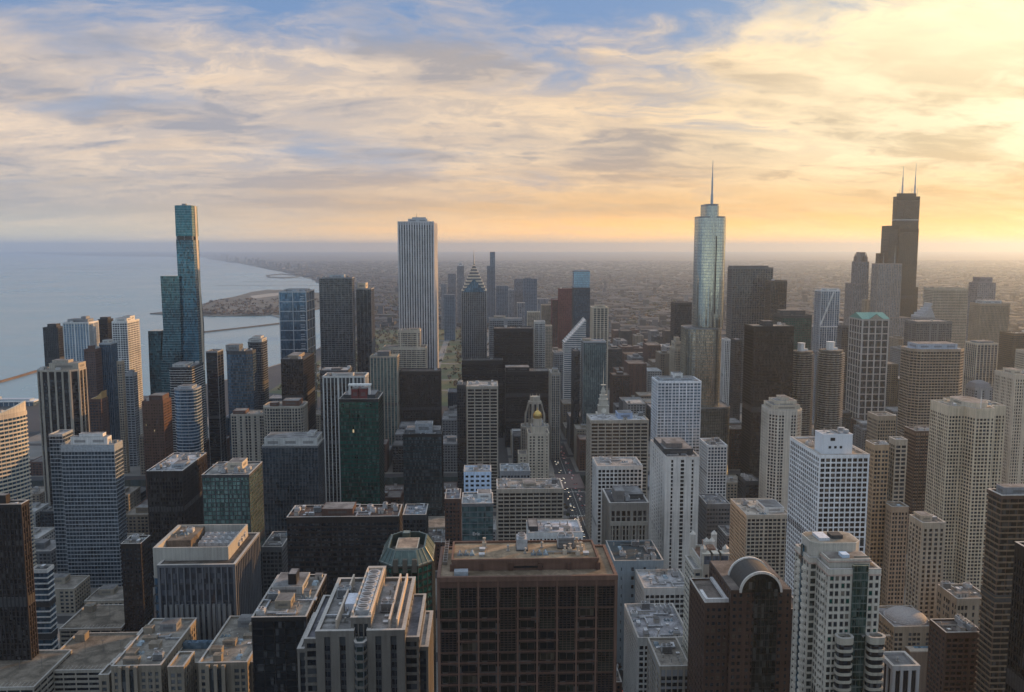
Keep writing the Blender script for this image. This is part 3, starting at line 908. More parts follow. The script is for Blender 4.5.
gb.loft([[(cx - hw * 0.9, cy_ - hd - 0.9, z - 2), (cx + hw * 0.9, cy_ - hd - 0.9, z - 2), (cx + hw * 0.9, cy_ - hd * 0.4, z - 2), (cx - hw * .9, cy_ - hd * 0.4, z - 2)],
         [(cx - 0.3, cy_ - hd - 0.9, zg), (cx + 0.3, cy_ - hd - 0.9, zg), (cx + 0.3, cy_ - hd * 0.4, zg), (cx - 0.3, cy_ - hd * 0.4, zg)]])
gb.build('gable', S_DKBLUE.gl, b.root)
antenna(b, (x0 + x1) / 2, (y0 + y1) / 2, zt - 2, at_y(474, 249, 1590)[1], 1.3, LTSTEEL, 'spire')
B('office_tower', 'wide black steel office slab with flat roof right of the chevron-topped tower', 'skyscraper', 494, 533, 329, 1440, S_BLACKV, 40, ref='wide black slab', nu=4)
B('office_building', 'grey stone block peering over the wide black slab', 'building', 489, 522, 319, 1530, S_GREYG, 30, ref='grey stone block', nu=2, pent=[(0.15, 0.5, 0.2, 0.8, 4, LIME)])
B('office_tower', 'lower black wing stepping down in front of the chevron-topped tower', 'skyscraper', 462, 503, 361, 1400, S_BLACKV.but(roof=(0.09, 0.09, 0.09)), 34, ref='lower black wing', nu=3)
B('office_tower', 'second black tower standing before the wide black slab, rising over the gothic tower', 'skyscraper', 505, 549, 372, 1330, S_BLACKV.but(roof=(0.2, 0.19, 0.18)), 40, ref='second black tower', pent=[(0.0, 0.55, 0.2, 0.9, 6, BLACK)])
B('office_building', 'narrow pale block with tall window strips right of the wide black slab', 'building', 534, 545, 322, 1480, S_PALEG, 26, ref='narrow pale block', nu=1)
B('office_building', 'grey stone tower left of the avenue behind the narrow limestone tower', 'tower', 553, 563, 353, 1500, S_GREYG, 24, ref='grey avenue tower', nu=1)
b = B('office_tower', 'narrow limestone tower with tall ribs at the left side of the avenue', 'tower', 549, 560, 374, 1250, St(LIME, GREY, G_GREY, 3.2, 3.6, 1.1, 0.5, 0.3, 0.1, (0.5, 0.48, 0.45), top=3), 48, ref='narrow limestone tower', nu=1, pent=[(0.2, 0.8, 0.1, 0.5, 6, LIME)])
B('office_tower', 'teal-grey glass tower with gold-lit crown on the right of the avenue', 'skyscraper', 581, 606, 342, 1260, S_BLUEC.but(gl=glass((0.10, 0.17, 0.18), 0.55)), 34, ref='teal avenue tower', pent=[(0.0, 0.35, 0.1, 0.6, 4, SAND)])
B('office_tower', 'dark slab wedged between the avenue and the teal avenue tower', 'tower', 571.5, 580, 352, 1280, S_DKG, 36, ref='dark wedge slab', nu=1)
B('apartment_tower', 'cream tower with deep window grid behind the teal avenue tower', 'skyscraper', 591, 608, 308, 1480, St(CREAM, CREAM, G_GREY, 6, 3.6, 1.6, 1.0, 0.3, 0.4, (0.4, 0.38, 0.3)), 30, ref='cream deep-grid tower', nu=1, pent=[(0.2, 0.85, 0.2, 0.8, 4)])
b = B('office_tower', 'dark tower capped by a pale blue glass lantern, far up the avenue', 'skyscraper', 572, 590, 288, 1880, S_DKBLUE, 34, ref='blue-capped tower', nu=0)
x0, x1, y0, y1, z = b.box
b.tier(rect(x0 + 1, x1 - 0.5, y0 + 1, y1 - 1), z + 0.2, at_y(581, 271, 1880)[1], S_BLUEC.but(gl=glass((0.26, 0.48, 0.66), 0.5, blind=0.0, var=0.2, tilt=0.01)), foot=False)
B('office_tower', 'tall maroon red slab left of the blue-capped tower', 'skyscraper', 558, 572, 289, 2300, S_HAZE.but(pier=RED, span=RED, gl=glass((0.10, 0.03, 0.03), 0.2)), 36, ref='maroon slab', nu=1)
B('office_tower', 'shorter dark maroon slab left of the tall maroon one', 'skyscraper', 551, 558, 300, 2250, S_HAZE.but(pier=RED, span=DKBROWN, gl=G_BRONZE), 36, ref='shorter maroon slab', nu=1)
# slanted white and blue striped tower
X0, Z0 = at_y(564.5, 339, 1620); X1, Z1 = at_y(586, 319, 1620)
b = Bld('office_tower', 'white tower with steep diagonal cut roof striped in blue glass', 'skyscraper', (X0 + X1) / 2, 1640, 'diagonal-roofed tower')
b.foot.append(rect(X0, X1, 1620, 1660)); b.box = (X0, X1, 1620, 1660, Z1)
mb = MB(); wl, wr = X0 - b.o[0], X1 - b.o[0]
zlo = Z0 - 8
mb.loft([[(wl, -20, 0), (wr, -20, 0), (wr, 20, 0), (wl, 20, 0)], [(wl, -20, zlo), (wr, -20, Z1 - 2), (wr, 20, Z1), (wl, 20, zlo)]])
mb.build('window_glazing', G_LBLUE, b.root)
sp = MB(); nfl = int(Z1 // 4.0)
for k in range(nfl):
    zz = k * 4.0 + 1
    xa = wl if zz < zlo else wl + (wr - wl) * (zz - zlo) / (Z1 - 2 - zlo)
    if wr - xa > 1:
        sp.box(xa - 0.3, wr + 0.3, -20.4, 20.4, zz, zz + 1.7)
sp.build('spandrel_band', WHITE, b.root)
for e0, e1 in (((wl, -20.5, zlo), (wr, -20.5, Z1 - 2)), ((wl, 20.5, zlo), (wr, 20.5, Z1))):
    ed = MB(); ed.bar(e0, e1, 1.6); ed.build('roof_edge', WHITE, b.root)
b.h = Z1

# near left field
b = B('office_tower', 'large blue-white horizontally striped tower with stepped white roof blocks', 'skyscraper', 61, 114, 446, 780, St(LTSTEEL, LTSTEEL, G_DKB := glass((0.035, 0.06, 0.085), 0.45), 3.0, 3.6, 0.22, 0.12, 0.22, 0.35, (0.4, 0.42, 0.45), top=5), xs=122, ref='striped blue-white tower', nu=3, pent=[(0.15, 0.85, 0.2, 0.7, 7, WHITE), (0.3, 0.75, 0.3, 0.7, 10, WHITE)])
x0, x1, y0, y1, z = b.box
b.tier(rect(x0 - 12, x0 - 0.3, y0 + 4, y0 + 24), 0, z + 9, St(LTSTEEL, LTSTEEL, G_DKB, 3.0, 3.6, 0.2, 0.1, 0.22, 0.3, (0.4, 0.4, 0.4)))
# curved sunlit tower at the frame edge
X0, Z0 = at_y(-46, 420, 730); X1, _ = at_y(3, 420, 730)
def _curve(x0, x1, y0, y1):
    pts = [(x0, y0), (x1 - 9, y0)]
    for i in range(9):
        t = i / 8
        pts.append((x1 - 9 + 9 * math.sin(t * pi / 2) + 3 * t, y0 + 2 + 28 * t))
    pts.append((x0, y0 + 32))
    return pts
b = Bld('apartment_tower', 'curved tower with sunlit cream balcony bands cut by the left frame edge', 'skyscraper', (X0 + X1) / 2, 755, 'curved sunlit tower')
cp = _curve(X0, X1, 730, 762); b.box = (X0, X1 + 3, 730, 762, Z0)
b.tier(cp, 0, Z0, St(CREAM, wall((0.55, 0.5, 0.4)), G_BLUE, 5.5, 3.5, 0.3, 0.2, 0.36, 0.9, (0.4, 0.36, 0.3), top=1), ph=2)
mb = MB()
lp = b.loc(cp)
for i in range(2, 10):
    a, c = lp[i], lp[i + 1]
    h0, h1 = 3 + (i - 2) * 1.0, 3 + (i - 1) * 1.0
    n0 = (a[0] - 1.0, a[1]); n1 = (c[0] - 1.0, c[1])
    mb.loft([[(a[0] + .9, a[1], Z0 - 1), (c[0] + .9, c[1], Z0 - 1), (n1[0], n1[1], Z0 - 1), (n0[0], n0[1], Z0 - 1)],
             [(a[0] + .9, a[1], Z0 + h0), (c[0] + .9, c[1], Z0 + h1), (n1[0], n1[1], Z0 + h1), (n0[0], n0[1], Z0 + h0)]])
mb.build('crown_wall', wall((0.55, 0.5, 0.4)), b.root)
b.units(cp, Z0, 5, 4)
B('office_tower', 'dark brown glass tower with tan flat roof at the lower left edge', 'tower', -40, 21, 506, 570, S_BROWNV.but(roof=(0.4, 0.35, 0.3), top=1), xs=28, ref='brown edge tower', nu=4, pent=[(0.1, 0.72, 0.3, 0.9, 6, DKBROWN)])
B('clinic_building', 'low white-rimmed building with blue striped glass at the lower left', 'building', 31, 47, 571, 620, St(WHITE, WHITE, G_BLUE, 20, 4.2, 0.6, 0.5, 0.25, 0.4, (0.10, 0.10, 0.10), top=1), xs=53, ref='white-rimmed clinic', nu=5)
B('office_tower', 'dark brown tower with crisp white roof full of ducts, right side glowing copper', 'skyscraper', 147, 182, 472, 780, S_BROWNV.but(roof=(0.55, 0.56, 0.58), gl=G_BRONZE, top=5), xs=206, ref='white-roofed brown tower', nu=12, pent=[(0.55, 0.9, 0.2, 0.45, 3, LTSTEEL)])
b = B('apartment_tower', 'pale green glass tower with patchwork panes and gold-lit right side', 'skyscraper', 202, 249, 476, 690, St(DKGREY, DKGREY, G_SEA, 3.4, 3.6, 0.5, 0.25, 0.2, 0.2, (0.35, 0.34, 0.32), top=1), xs=262, ref='patchwork green tower', nu=5, pent=[(0.4, 0.72, 0.45, 0.85, 6, CREAM)])
B('office_tower', 'dark gridded glass slab with tall blank white penthouse along its roof', 'skyscraper', 262, 324, 447, 830, St(STEEL, DKGREY, G_DKB, 3.2, 3.8, 0.14, 0.15, 0.16, 0.1, (0.4, 0.4, 0.4), top=0), 34, ref='white-penthouse slab', nu=0, pent=[(0.03, 0.98, 0.06, 0.9, 8, PALE), (0.78, 0.9, 0.3, 0.8, 11, PALE)])
b = B('hotel', 'long beige hotel of small square windows with rusty red roof huts', 'hotel', 231, 270, 415, 1010, S_SANDG.but(bay=3.2, top=1, pier=LIME, span=wall((0.26, 0.235, 0.195))), 26, ref='long beige hotel', nu=3, pent=[(0.02, 0.4, 0.2, 0.8, 4, BRICK)])
x0, x1, y0, y1, z = b.box
z2 = at_y(285, 407, 1000)[1]
X2 = at_y(303, 407, 1000)[0]
b.tier(rounded(x1 + 0.5, X2, 996, 1034, 9), 0, z2, S_SANDG.but(bay=3.2, top=1, pier=LIME, span=wall((0.26, 0.235, 0.195))))
b.block(rect(x1 + 22, X2 - 6, 1006, 1026), z2 + 0.1, z2 + 6, BRICK); b.block(rect(x1 + 8, x1 + 17, 1004, 1014), z2 + 0.1, z2 + 4, BRICK)
B('office_block', 'wide dark brick block with long cluttered roof behind the octagonal turret', 'building', 287, 402, 518, 640, St(DKBROWN, DKBROWN, G_DARK, 4.2, 3.9, 0.6, 0.25, 0.42, 0.3, (0.13, 0.09, 0.075), top=3), 30, ref='wide dark brick block', nu=14, pent=[(0.3, 0.58, 0.2, 0.8, 5, BRICK)])
B('office_tower', 'small bright white-blue block with black window columns', 'building', 464, 491, 473, 660, St(wall((0.50, 0.62, 0.78)), wall((0.50, 0.62, 0.78)), G_DARK, 4.0, 3.6, 1.6, 0.15, 0.5, 0.12, (0.4, 0.42, 0.45), top=1), 20, ref='white-blue block', nu=3)
b = B('shop_building', 'teal glass shop building with a lettered sign near its foot', 'building', 462, 493, 505, 600, St(STEEL, STEEL, glass((0.06, 0.13, 0.14), 0.5), 5, 4.2, 0.25, 0.15, 0.14, 0.1, (0.45, 0.48, 0.5), top=1), 28, ref='teal sign building', nu=7, pent=[(0.5, 0.95, 0.5, 0.9, 4, WHITE)])
x0, x1, y0, y1, z = b.box
cu = bpy.data.curves.new('sign_letters', 'FONT'); cu.body = 'Erie'; cu.size = 3.4; cu.extrude = 0.15; cu.align_x = 'CENTER'
cu.materials.append(WHITE)
tmp = bpy.data.objects.new('sign_source', cu); COL.objects.link(tmp); bpy.context.view_layer.update()
sm = bpy.data.meshes.new_from_object(tmp.evaluated_get(bpy.context.evaluated_depsgraph_get())); bpy.data.objects.remove(tmp)
so = bpy.data.objects.new('sign_letters', sm); so.parent = b.root
so.location = (-1, y0 - 0.6 - b.o[1], at_y(477, 535, 600)[1]); so.rotation_euler = (pi / 2, 0, 0); COL.objects.link(so)
B('hotel', 'beige hotel slab with even window grid right of the white-blue block', 'hotel', 497, 563, 490, 720, St(LIME, LIME, G_BLACK, 5.2, 3.4, 0.7, 0.5, 0.38, 0.55, (0.33, 0.32, 0.3), top=2), 32, ref='beige hotel slab', nu=9, pent=[(0.4, 0.6, 0.3, 0.7, 3, LIME)])
B('shop_building', 'low building with white duct-covered roof and white striped walls', 'building', 527, 582, 534, 520, St(WHITE, WHITE, G_BLACK, 2.2, 20, 0.9, 0.5, 0.1, 0.3, (0.62, 0.6, 0.62), top=2), 24, ref='white duct-roofed building', nu=18, pent=[(0.0, 0.18, 0.2, 0.9, 3, DKGREY)])
B('shop_building', 'low brick block with grey roof beside the white-blue block', 'building', 445, 461, 500, 720, S_BRICK.but(roof=(0.22, 0.22, 0.24)), 30, ref='low brick block', nu=3)
B('shop_building', 'small dark block with pale roof in front of the box-topped glass tower', 'building', 403, 428, 516, 700, S_DKG.but(roof=(0.3, 0.32, 0.36)), 30, ref='pale-roofed dark block', nu=4)
B('shop_building', 'squat grey building with blue-tinted metal roof behind the beige hotel slab', 'building', 500, 530, 472, 860, S_GREYG.but(roof=(0.35, 0.38, 0.4)), 30, ref='squat blue-roofed building', nu=8)
B('office_block', 'grey bunker-like block at the foot of the patchwork green tower', 'building', 262, 292, 548, 720, S_MIDG, 40, ref='grey bunker block', nu=4)
B('office_block', 'dark brick block between the striped blue-white tower and the finned hospital', 'building', 121, 150, 545, 642, S_BRICK.but(pier=DKBROWN, span=DKBROWN, roof=(0.14, 0.13, 0.12)), 36, ref='dark mid-block', nu=6)

# ------------------------------------------------------------------ right of the avenue
B('office_tower', 'beige office slab of wide window bays with pale roof and blue roof hut', 'skyscraper', 587, 648, 421, 900, St(LIME, LIME, G_BLACK, 8, 3.8, 1.0, 0.7, 0.36, 0.6, (0.5, 0.5, 0.5), top=2), 36, ref='beige wide-bay slab', nu=4, pent=[(0.5, 0.76, 0.3, 0.8, 6, wall((0.3, 0.38, 0.52)))])
B('office_building', 'pale gridded mid-rise standing before the beige wide-bay slab', 'building', 593, 642, 467, 770, St(WHITE, WHITE, G_BLACK, 3.6, 3.7, 1.0, 0.6, 0.3, 0.5, (0.42, 0.4, 0.38), top=2), 34, ref='pale gridded mid-rise', nu=4)
b = B('civic_building', 'dark old stone building with columned upper storeys and stepped roof', 'building', 603, 648, 504, 655, St(wall((0.2, 0.19, 0.17)), wall((0.2, 0.19, 0.17)), G_BLACK, 4.2, 5.2, 1.7, 0.7, 0.2, 0.3, (0.12, 0.12, 0.13), top=5), 40, ref='dark columned building', nu=8, pent=[(0.15, 0.4, 0.1, 0.5, 9, wall((0.16, 0.155, 0.15))), (0.4, 0.95, 0.3, 0.9, 4, DKGREY)])
x0, x1, y0, y1, z = b.box
cb = MB()
for i in range(11):
    x = x0 + 2 + (x1 - x0 - 4) * i / 10 - b.o[0]
    cb.cyl(x, y0 - 1.2 - b.o[1], z * 0.42, z * 0.85, 0.7, 0.6, 10)
cb.box(x0 - b.o[0], x1 - b.o[0], y0 - 2.1 - b.o[1], y0 - b.o[1] - 0.8, z * 0.85, z * 0.88); cb.box(x0 - b.o[0], x1 - b.o[0], y0 - 2.1 - b.o[1], y0 - b.o[1] - 0.8, z * 0.40, z * 0.42)
cb.build('colonnade', wall((0.24, 0.23, 0.2)), b.root)
B('apartment_tower', 'white and pale blue tower with fine gridded facade and rooftop box', 'skyscraper', 652, 701, 382, 960, St(wall((0.66, 0.68, 0.70)), wall((0.66, 0.68, 0.70)), glass((0.16, 0.23, 0.31), 0.5, blind=0.4), 4.0, 3.5, 0.75, 0.4, 0.28, 0.35, (0.4, 0.42, 0.44), top=1), 34, ref='white-blue gridded tower', nu=3, pent=[(0.08, 0.9, 0.2, 0.8, 3, LTSTEEL), (0.4, 0.62, 0.3, 0.7, 8, WHITE)])
# white slab with blank walls and three window strips
b = B('hotel', 'tall plain white slab with three dark window strips on its front', 'tower', 666, 699, 458, 680, St(wall((0.60, 0.58, 0.54)), wall((0.60, 0.58, 0.54)), G_BLACK, 8.7, 3.3, 6.2, 0.4, 0.3, 0.3, (0.25, 0.24, 0.23), top=1), xs=651, ref='plain white slab', nu=3, pent=[(0.02, 0.9, 0.15, 0.85, 5, DKGREY), (0.1, 0.6, 0.2, 0.5, 9, wall((0.16, 0.14, 0.13)))])
B('apartment_tower', 'shorter tower with honeycomb-like white window pattern beside the plain white slab', 'tower', 708, 727, 446, 900, St(WHITE, WHITE, glass((0.06, 0.09, 0.14), 0.5), 3.4, 3.4, 0.9, 0.35, 0.3, 0.33, (0.3, 0.3, 0.3), top=1), xs=700, ref='honeycomb tower', nu=6)
B('office_tower', 'massive black steel and bronze glass tower with flat pale roof', 'skyscraper', 745, 794, 327, 1060, S_BLACKV.but(roof=(0.42, 0.37, 0.31), gl=G_BRONZE), 38, ref='massive black tower', nu=3, pent=[(0.3, 0.55, 0.3, 0.7, 6, DKGREY)])
B('office_tower', 'broad grey grid tower with louvred top storeys behind the massive black tower', 'skyscraper', 728, 773, 268, 1700, St(MIDGREY, MIDGREY, G_DARK, 5.2, 4.4, 0.9, 0.5, 0.2, 0.35, (0.2, 0.2, 0.2), top=2), 34, ref='broad grey grid tower', nu=2, pent=[(0.0, 0.9, 0.1, 0.9, 4, MIDGREY)])
B('office_tower', 'brown-grey tower stepping down right of the broad grey grid tower', 'skyscraper', 766, 787, 281, 1640, S_DARKV.but(pier=wall((0.12, 0.105, 0.095))), 30, ref='brown-grey step tower', nu=1)
B('office_tower', 'dark green-black slab with pale roof rim right of the massive black tower', 'skyscraper', 774, 812, 316, 1310, S_DKG.but(gl=G_GREEN, roof=(0.35, 0.35, 0.33)), 40, ref='green-black slab', nu=2, pent=[(0.05, 0.9, 0.4, 0.9, 7, DKGREY)])
B('office_tower', 'grey ribbed slab seen in the slot between silver tower and massive black tower', 'tower', 722, 730, 340, 1300, S_WHITEV.but(bay=3), 30, ref='ribbed slot slab', nu=1)
B('office_block', 'dark grey block low in the slot left of the massive black tower', 'building', 731, 742, 340, 1330, S_DKG.but(roof=(0.5, 0.5, 0.55)), 30, ref='dark slot block', nu=1)
b = B('office_tower', 'pale tower of white diagonal bracing with one sloping shoulder', 'skyscraper', 815, 840, 291, 1520, St(wall((0.6, 0.62, 0.64)), STEEL, glass((0.10, 0.16, 0.24), 0.5), 4.2, 4, 0.7, 0.4, 0.25, 0.2, (0.4, 0.4, 0.4), top=1), 30, ref='diagonal-braced tower', nu=0, pent=[(0.3, 1.0, 0.1, 0.9, 4, WHITE)])
x0, x1, y0, y1, z = b.box
mb = MB()
mb.bar((x0 - b.o[0], y0 - 0.8 - b.o[1], z - 62), (x0 + 22 - b.o[0], y0 - 0.8 - b.o[1], z - 2), 2.4); mb.bar((x0 - b.o[0], y0 - 0.8 - b.o[1], z - 64), (x1 - b.o[0], y0 - 0.8 - b.o[1], z - 64), 2.0)
mb.build('diagonal_brace', WHITE, b.root)
B('office_tower', 'grey blue mid-rise between the braced tower and the green-gabled tower', 'tower', 838, 849, 326, 1430, S_MIDG, 30, ref='grey-blue mid-rise', nu=1)
# green gabled tower
b = B('office_tower', 'stone and glass grid tower with turquoise gabled roof', 'skyscraper', 850, 889, 319, 1360, St(wall((0.42, 0.4, 0.38)), wall((0.38, 0.36, 0.34)), G_GREY, 10, 11, 2.0, 0.8, 0.14, 0.6, (0.3, 0.3, 0.3), top=2), 48, ref='turquoise-gabled tower', nu=0, ph=0)
x0, x1, y0, y1, z = b.box
lx0, lx1, ly0, ly1 = x0 - b.o[0] - 1, x1 - b.o[0] + 1, y0 - b.o[1] - 1, y1 - b.o[1] + 1
gm = MB(); cx = (lx0 + lx1) / 2; cyy = (ly0 + ly1) / 2; rise = 9
gm.add([(lx0, ly0, z), (lx1, ly0, z), (lx1, ly1, z), (lx0, ly1, z), (lx0, cyy, z + rise), (lx1, cyy, z + rise)], [(0, 1, 5, 4), (2, 3, 4, 5), (3, 0, 4), (1, 2, 5), (3, 2, 1, 0)])
gm.add([(cx - 12, ly0 - .3, z), (cx + 12, ly0 - .3, z), (cx, ly0 - .3, z + rise - 0.3), (cx, cyy, z + rise - 0.3), (cx - 12, cyy, z + .1), (cx + 12, cyy, z + .1)], [(0, 1, 2), (0, 2, 3, 4), (1, 5, 3, 2)])
gm.build('gabled_roof', COPPER, b.root)
pm = MB(); pm.add([(cx - 10, ly0 - .7, z + .2), (cx + 10, ly0 - .7, z + .2), (cx, ly0 - .7, z + 7.2), (cx - 10, ly0 - .2, z + .2), (cx + 10, ly0 - .2, z + .2), (cx, ly0 - .2, z + 7.2)], [(0, 1, 2), (5, 4, 3), (0, 2, 5, 3), (1, 4, 5, 2), (0, 3, 4, 1)]); pm.build('pediment', LIME, b.root)
B('office_tower', 'wide golden-grey slab of dense horizontal bands with blue roof housing', 'skyscraper', 914, 968, 350, 1090, St(TAN, wall((0.30, 0.25, 0.2)), G_BRONZE, 4, 3.7, 0.5, 0.2, 0.36, 0.5, (0.4, 0.42, 0.46), top=2), xs=898, ref='banded golden slab', nu=0, plan='cham', pent=[(0.12, 0.85, 0.15, 0.8, 7, wall((0.36, 0.42, 0.5)))])
B('office_tower', 'wide flat-topped dark slab behind the banded golden slab', 'skyscraper', 905, 952, 322, 1420, S_MIDG.but(roof=(0.4, 0.38, 0.36)), 40, ref='flat dark slab', nu=3)
b = B('office_building', 'pale building with terraced sloping glass roof behind the flat dark slab', 'tower', 911, 935, 318, 1720, S_GREYG, 44, ref='terraced-roof building', nu=0, tiers=())
x0, x1, y0, y1, z = b.box
mb = MB()
for k in range(6):
    mb.box(x0 + 5.5 * k - b.o[0], x1 - 1.5 * k - b.o[0], y0 + 1 + k - b.o[1], y1 - k - b.o[1], z + 5 * k - .2, z + 5 * (k + 1) - .2)
mb.build('terrace', LTSTEEL, b.root)
B('office_tower', 'wide beige slab with level window bands far to the right', 'skyscraper', 924, 968, 289, 1830, S_SANDG.but(pw=0.4, rs=0.6, sf=0.5), 40, ref='beige level-banded slab', nu=2, pent=[(0.1, 0.9, 0.2, 0.8, 3)])
B('office_tower', 'hazy brown tower with stepped top behind the beige level-banded slab', 'skyscraper', 969, 996, 283, 2150, S_HAZE, 40, ref='hazy stepped tower', nu=0, pent=[(0.15, 0.85, 0.1, 0.9, 14)])
B('office_tower', 'brown ribbed tower with pale blue roof storey near the right edge', 'skyscraper', 970, 1010, 304, 1620, S_TANG.but(pw=1.4, sf=0.2), 36, ref='brown ribbed tower', nu=2, pent=[(0.15, 0.75, 0.1, 0.9, 6, LTSTEEL)])
B('office_tower', 'dark olive slab at the right edge behind the cream ribbed block', 'skyscraper', 1000, 1050, 334, 1460, S_DKG.but(pier=BRONZE, span=wall((0.10, 0.085, 0.06))), 40, ref='dark olive slab', nu=3)
B('office_tower', 'white vertical-finned block right of the banded golden slab', 'tower', 966, 998, 344, 1260, S_WHITEV.but(bay=5, pier=CREAM), 36, ref='white-finned block', nu=3, pent=[(0.1, 0.9, 0.2, 0.8, 3)])
b = B('office_building', 'low block with rounded grey mansard roof behind the cream cross-shaped tower', 'building', 966, 992, 388, 1130, S_GREYG, 36, ref='mansard-roofed block', nu=0, ph=0)
x0, x1, y0, y1, z = b.box
mb = MB(); lp = b.loc(b.poly)
mb.loft([[(x, y, z) for x, y in offset(lp, 0.5)], [(x, y, z + 6) for x, y in offset(lp, -2.5)], [(x, y, z + 9) for x, y in offset(lp, -8)]])
mb.build('mansard_roof', wall((0.16, 0.16, 0.17)), b.root)
B('apartment_tower', 'cream tower with tall window ribs and stepped white crown', 'skyscraper', 760, 804, 411, 850, St(wall((0.55, 0.52, 0.45)), wall((0.45, 0.43, 0.38)), G_DARK, 3.3, 3.3, 1.1, 0.6, 0.4, 0.2, (0.45, 0.43, 0.4), top=4), 36, ref='stepped-crown cream tower', plan='cham', nu=0, pent=[(0.08, 0.92, 0.1, 0.9, 5, CREAM), (0.2, 0.85, 0.2, 0.8, 9, CREAM), (0.4, 0.65, 0.3, 0.7, 12, CREAM)])
B('hotel', 'squat cream hotel with dark window rows and pale roof', 'hotel', 747, 790, 516, 700, S_CREAMG.but(roof=(0.5, 0.46, 0.4), bay=3.6, pw=1.0, top=2), xs=731, ref='squat cream hotel', nu=5, pent=[(0.5, 0.95, 0.2, 0.7, 4, WHITE)])
B('office_block', 'dark low block in the shade left of the stepped-crown cream tower', 'building', 738, 760, 482, 890, S_DKG.but(roof=(0.2, 0.19, 0.19)), 40, ref='shaded low block', nu=3)
B('parking_garage', 'grey flat-decked garage below the honeycomb tower', 'garage', 698, 730, 505, 850, S_MIDG.but(roof=(0.3, 0.3, 0.31), fl=4.5, sf=0.5), 36, ref='flat-decked garage', nu=3)
B('apartment_tower', 'tan brown tower with narrow windows right behind the big white grid tower', 'tower', 866, 889, 446, 650, S_TANG.but(pier=wall((0.34, 0.25, 0.16)), span=wall((0.34, 0.25, 0.16))), 34, ref='tan brown tower', nu=1)
B('apartment_tower', 'sand coloured tower with white roof joined to the tan brown tower', 'tower', 889.5, 907, 441, 655, S_SANDG.but(roof=(0.55, 0.55, 0.58), bay=3.8), 44, ref='white-roofed sand tower', nu=3)
B('apartment_tower', 'distant beige slab with sloped end wall rising behind the white-roofed sand tower', 'tower', 868, 896, 417, 800, S_TANG, 30, ref='beige slab end', nu=1)
B('apartment_tower', 'brown balconied slab left of the cream cross-shaped tower', 'tower', 905, 938, 432, 830, S_TANG.but(pier=BROWN, span=wall((0.22, 0.16, 0.11))), 36, ref='brown balconied slab', nu=2)
b = B('apartment_building', 'stepped sand stone block with flat grey roofs below the cream cross-shaped tower', 'building', 910, 945, 524, 590, S_SANDG.but(bay=4.4, pw=1.8), 30, ref='stepped sand block', nu=4, pent=[(0.1, 0.6, 0.3, 0.9, 4, SAND)])
B('apartment_building', 'narrow sand block with low dark roof left of the stepped sand block', 'building', 884, 908, 508, 640, S_SANDG.but(pier=wall((0.34, 0.27, 0.2)), span=wall((0.34, 0.27, 0.2))), 30, ref='narrow sand block', nu=2)
# cream cross-shaped tower
X0, Z0 = at_y(957, 410, 700); X1, _ = at_y(1014, 410, 700)
b = Bld('apartment_tower', 'huge cream cross-shaped apartment tower with white flagpole on its roof', 'skyscraper', (X0 + X1) / 2, 725, 'cream cross-shaped tower')
w = X1 - X0; b.box = (X0, X1, 700, 750, Z0)
CR = St(wall((0.55, 0.47, 0.35)), wall((0.50, 0.43, 0.32)), G_DARK, 2.9, 3.1, 1.0, 0.3, 0.38, 0.2, (0.45, 0.4, 0.32), top=7)
cross = [(X0, 712), (X0 + w * .28, 712), (X0 + w * .34, 700), (X0 + w * .66, 700), (X0 + w * .72, 712), (X1, 712), (X1, 742), (X0 + w * .72, 742), (X0 + w * .66, 752), (X0 + w * .34, 752), (X0 + w * .28, 742), (X0, 742)]
b.tier(cross, 0, Z0, CR)
rc = rounded(X0 + w * .3, X0 + w * .7, 708, 744, 8)
b.block(rc, Z0 + 0.1, Z0 + 4, CREAM)
ab = MB(); ab.cyl(X0 + w * .45 - b.o[0], 703 - b.o[1], Z0, Z0 + 10, .35, .3, 8); ab.cyl(X0 + w * .45 - b.o[0], 703 - b.o[1], Z0 + 10, Z0 + 17, .2, .1, 8)
ab.build('flagpole', WHITE, b.root)
b.units(rect(X0, X0 + w * .28, 714, 740), Z0, 2, 3); b.units(rect(X0 + w * .72, X1, 714, 740), Z0, 2, 5)
B('apartment_tower', 'cream ribbed block cut by the right frame edge behind the cross-shaped tower', 'skyscraper', 995, 1050, 376, 830, S_CREAMG.but(pw=1.5), 40, ref='cream ribbed block', nu=3, pent=[(0.05, 0.3, 0.2, 0.7, 5, CREAM)])
b = B('apartment_tower', 'slim pale tower with small gold pyramid roof behind the cream ribbed block', 'tower', 1016, 1060, 352, 1200, S_CREAMG, 30, ref='pyramid-roofed tower', nu=0)
x0, x1, y0, y1, z = b.box
mb = MB(); lp = b.loc(rect(x0 + 2, x0 + 16, y0 + 2, y0 + 16)); mb.loft([[(x, y, z) for x, y in lp], [(x, y, z + 14) for x, y in offset(lp, -6.9)]]); mb.build('pyramid_roof', metal((0.4, 0.28, 0.12), 0.5, 0.3), b.root)
B('apartment_tower', 'dark balconied tower with sunlit edge at the lower right frame edge', 'skyscraper', 1002, 1060, 497, 440, S_DKBALC.but(span=wall((0.16, 0.115, 0.075)), pier=BROWN, gl=G_BRONZE), xs=989, ref='dark balconied tower', nu=3, pent=[(0.1, 0.9, 0.3, 0.9, 4, GREY)])
B('apartment_tower', 'near-black slab filling the bottom right corner of the frame', 'tower', 1016, 1090, 560, 330, S_BLACKV, 30, ref='near-black corner slab')
B('hotel', 'dark brown brick block with gold-lit corner piers near the bottom right', 'building', 946, 983, 634, 470, St(BROWN, BRICK, G_BLACK, 4, 3.4, 1.3, 0.2, 0.4, 0.15, (0.16, 0.14, 0.13), top=2), xs=930, ref='dark brown brick block', nu=8)
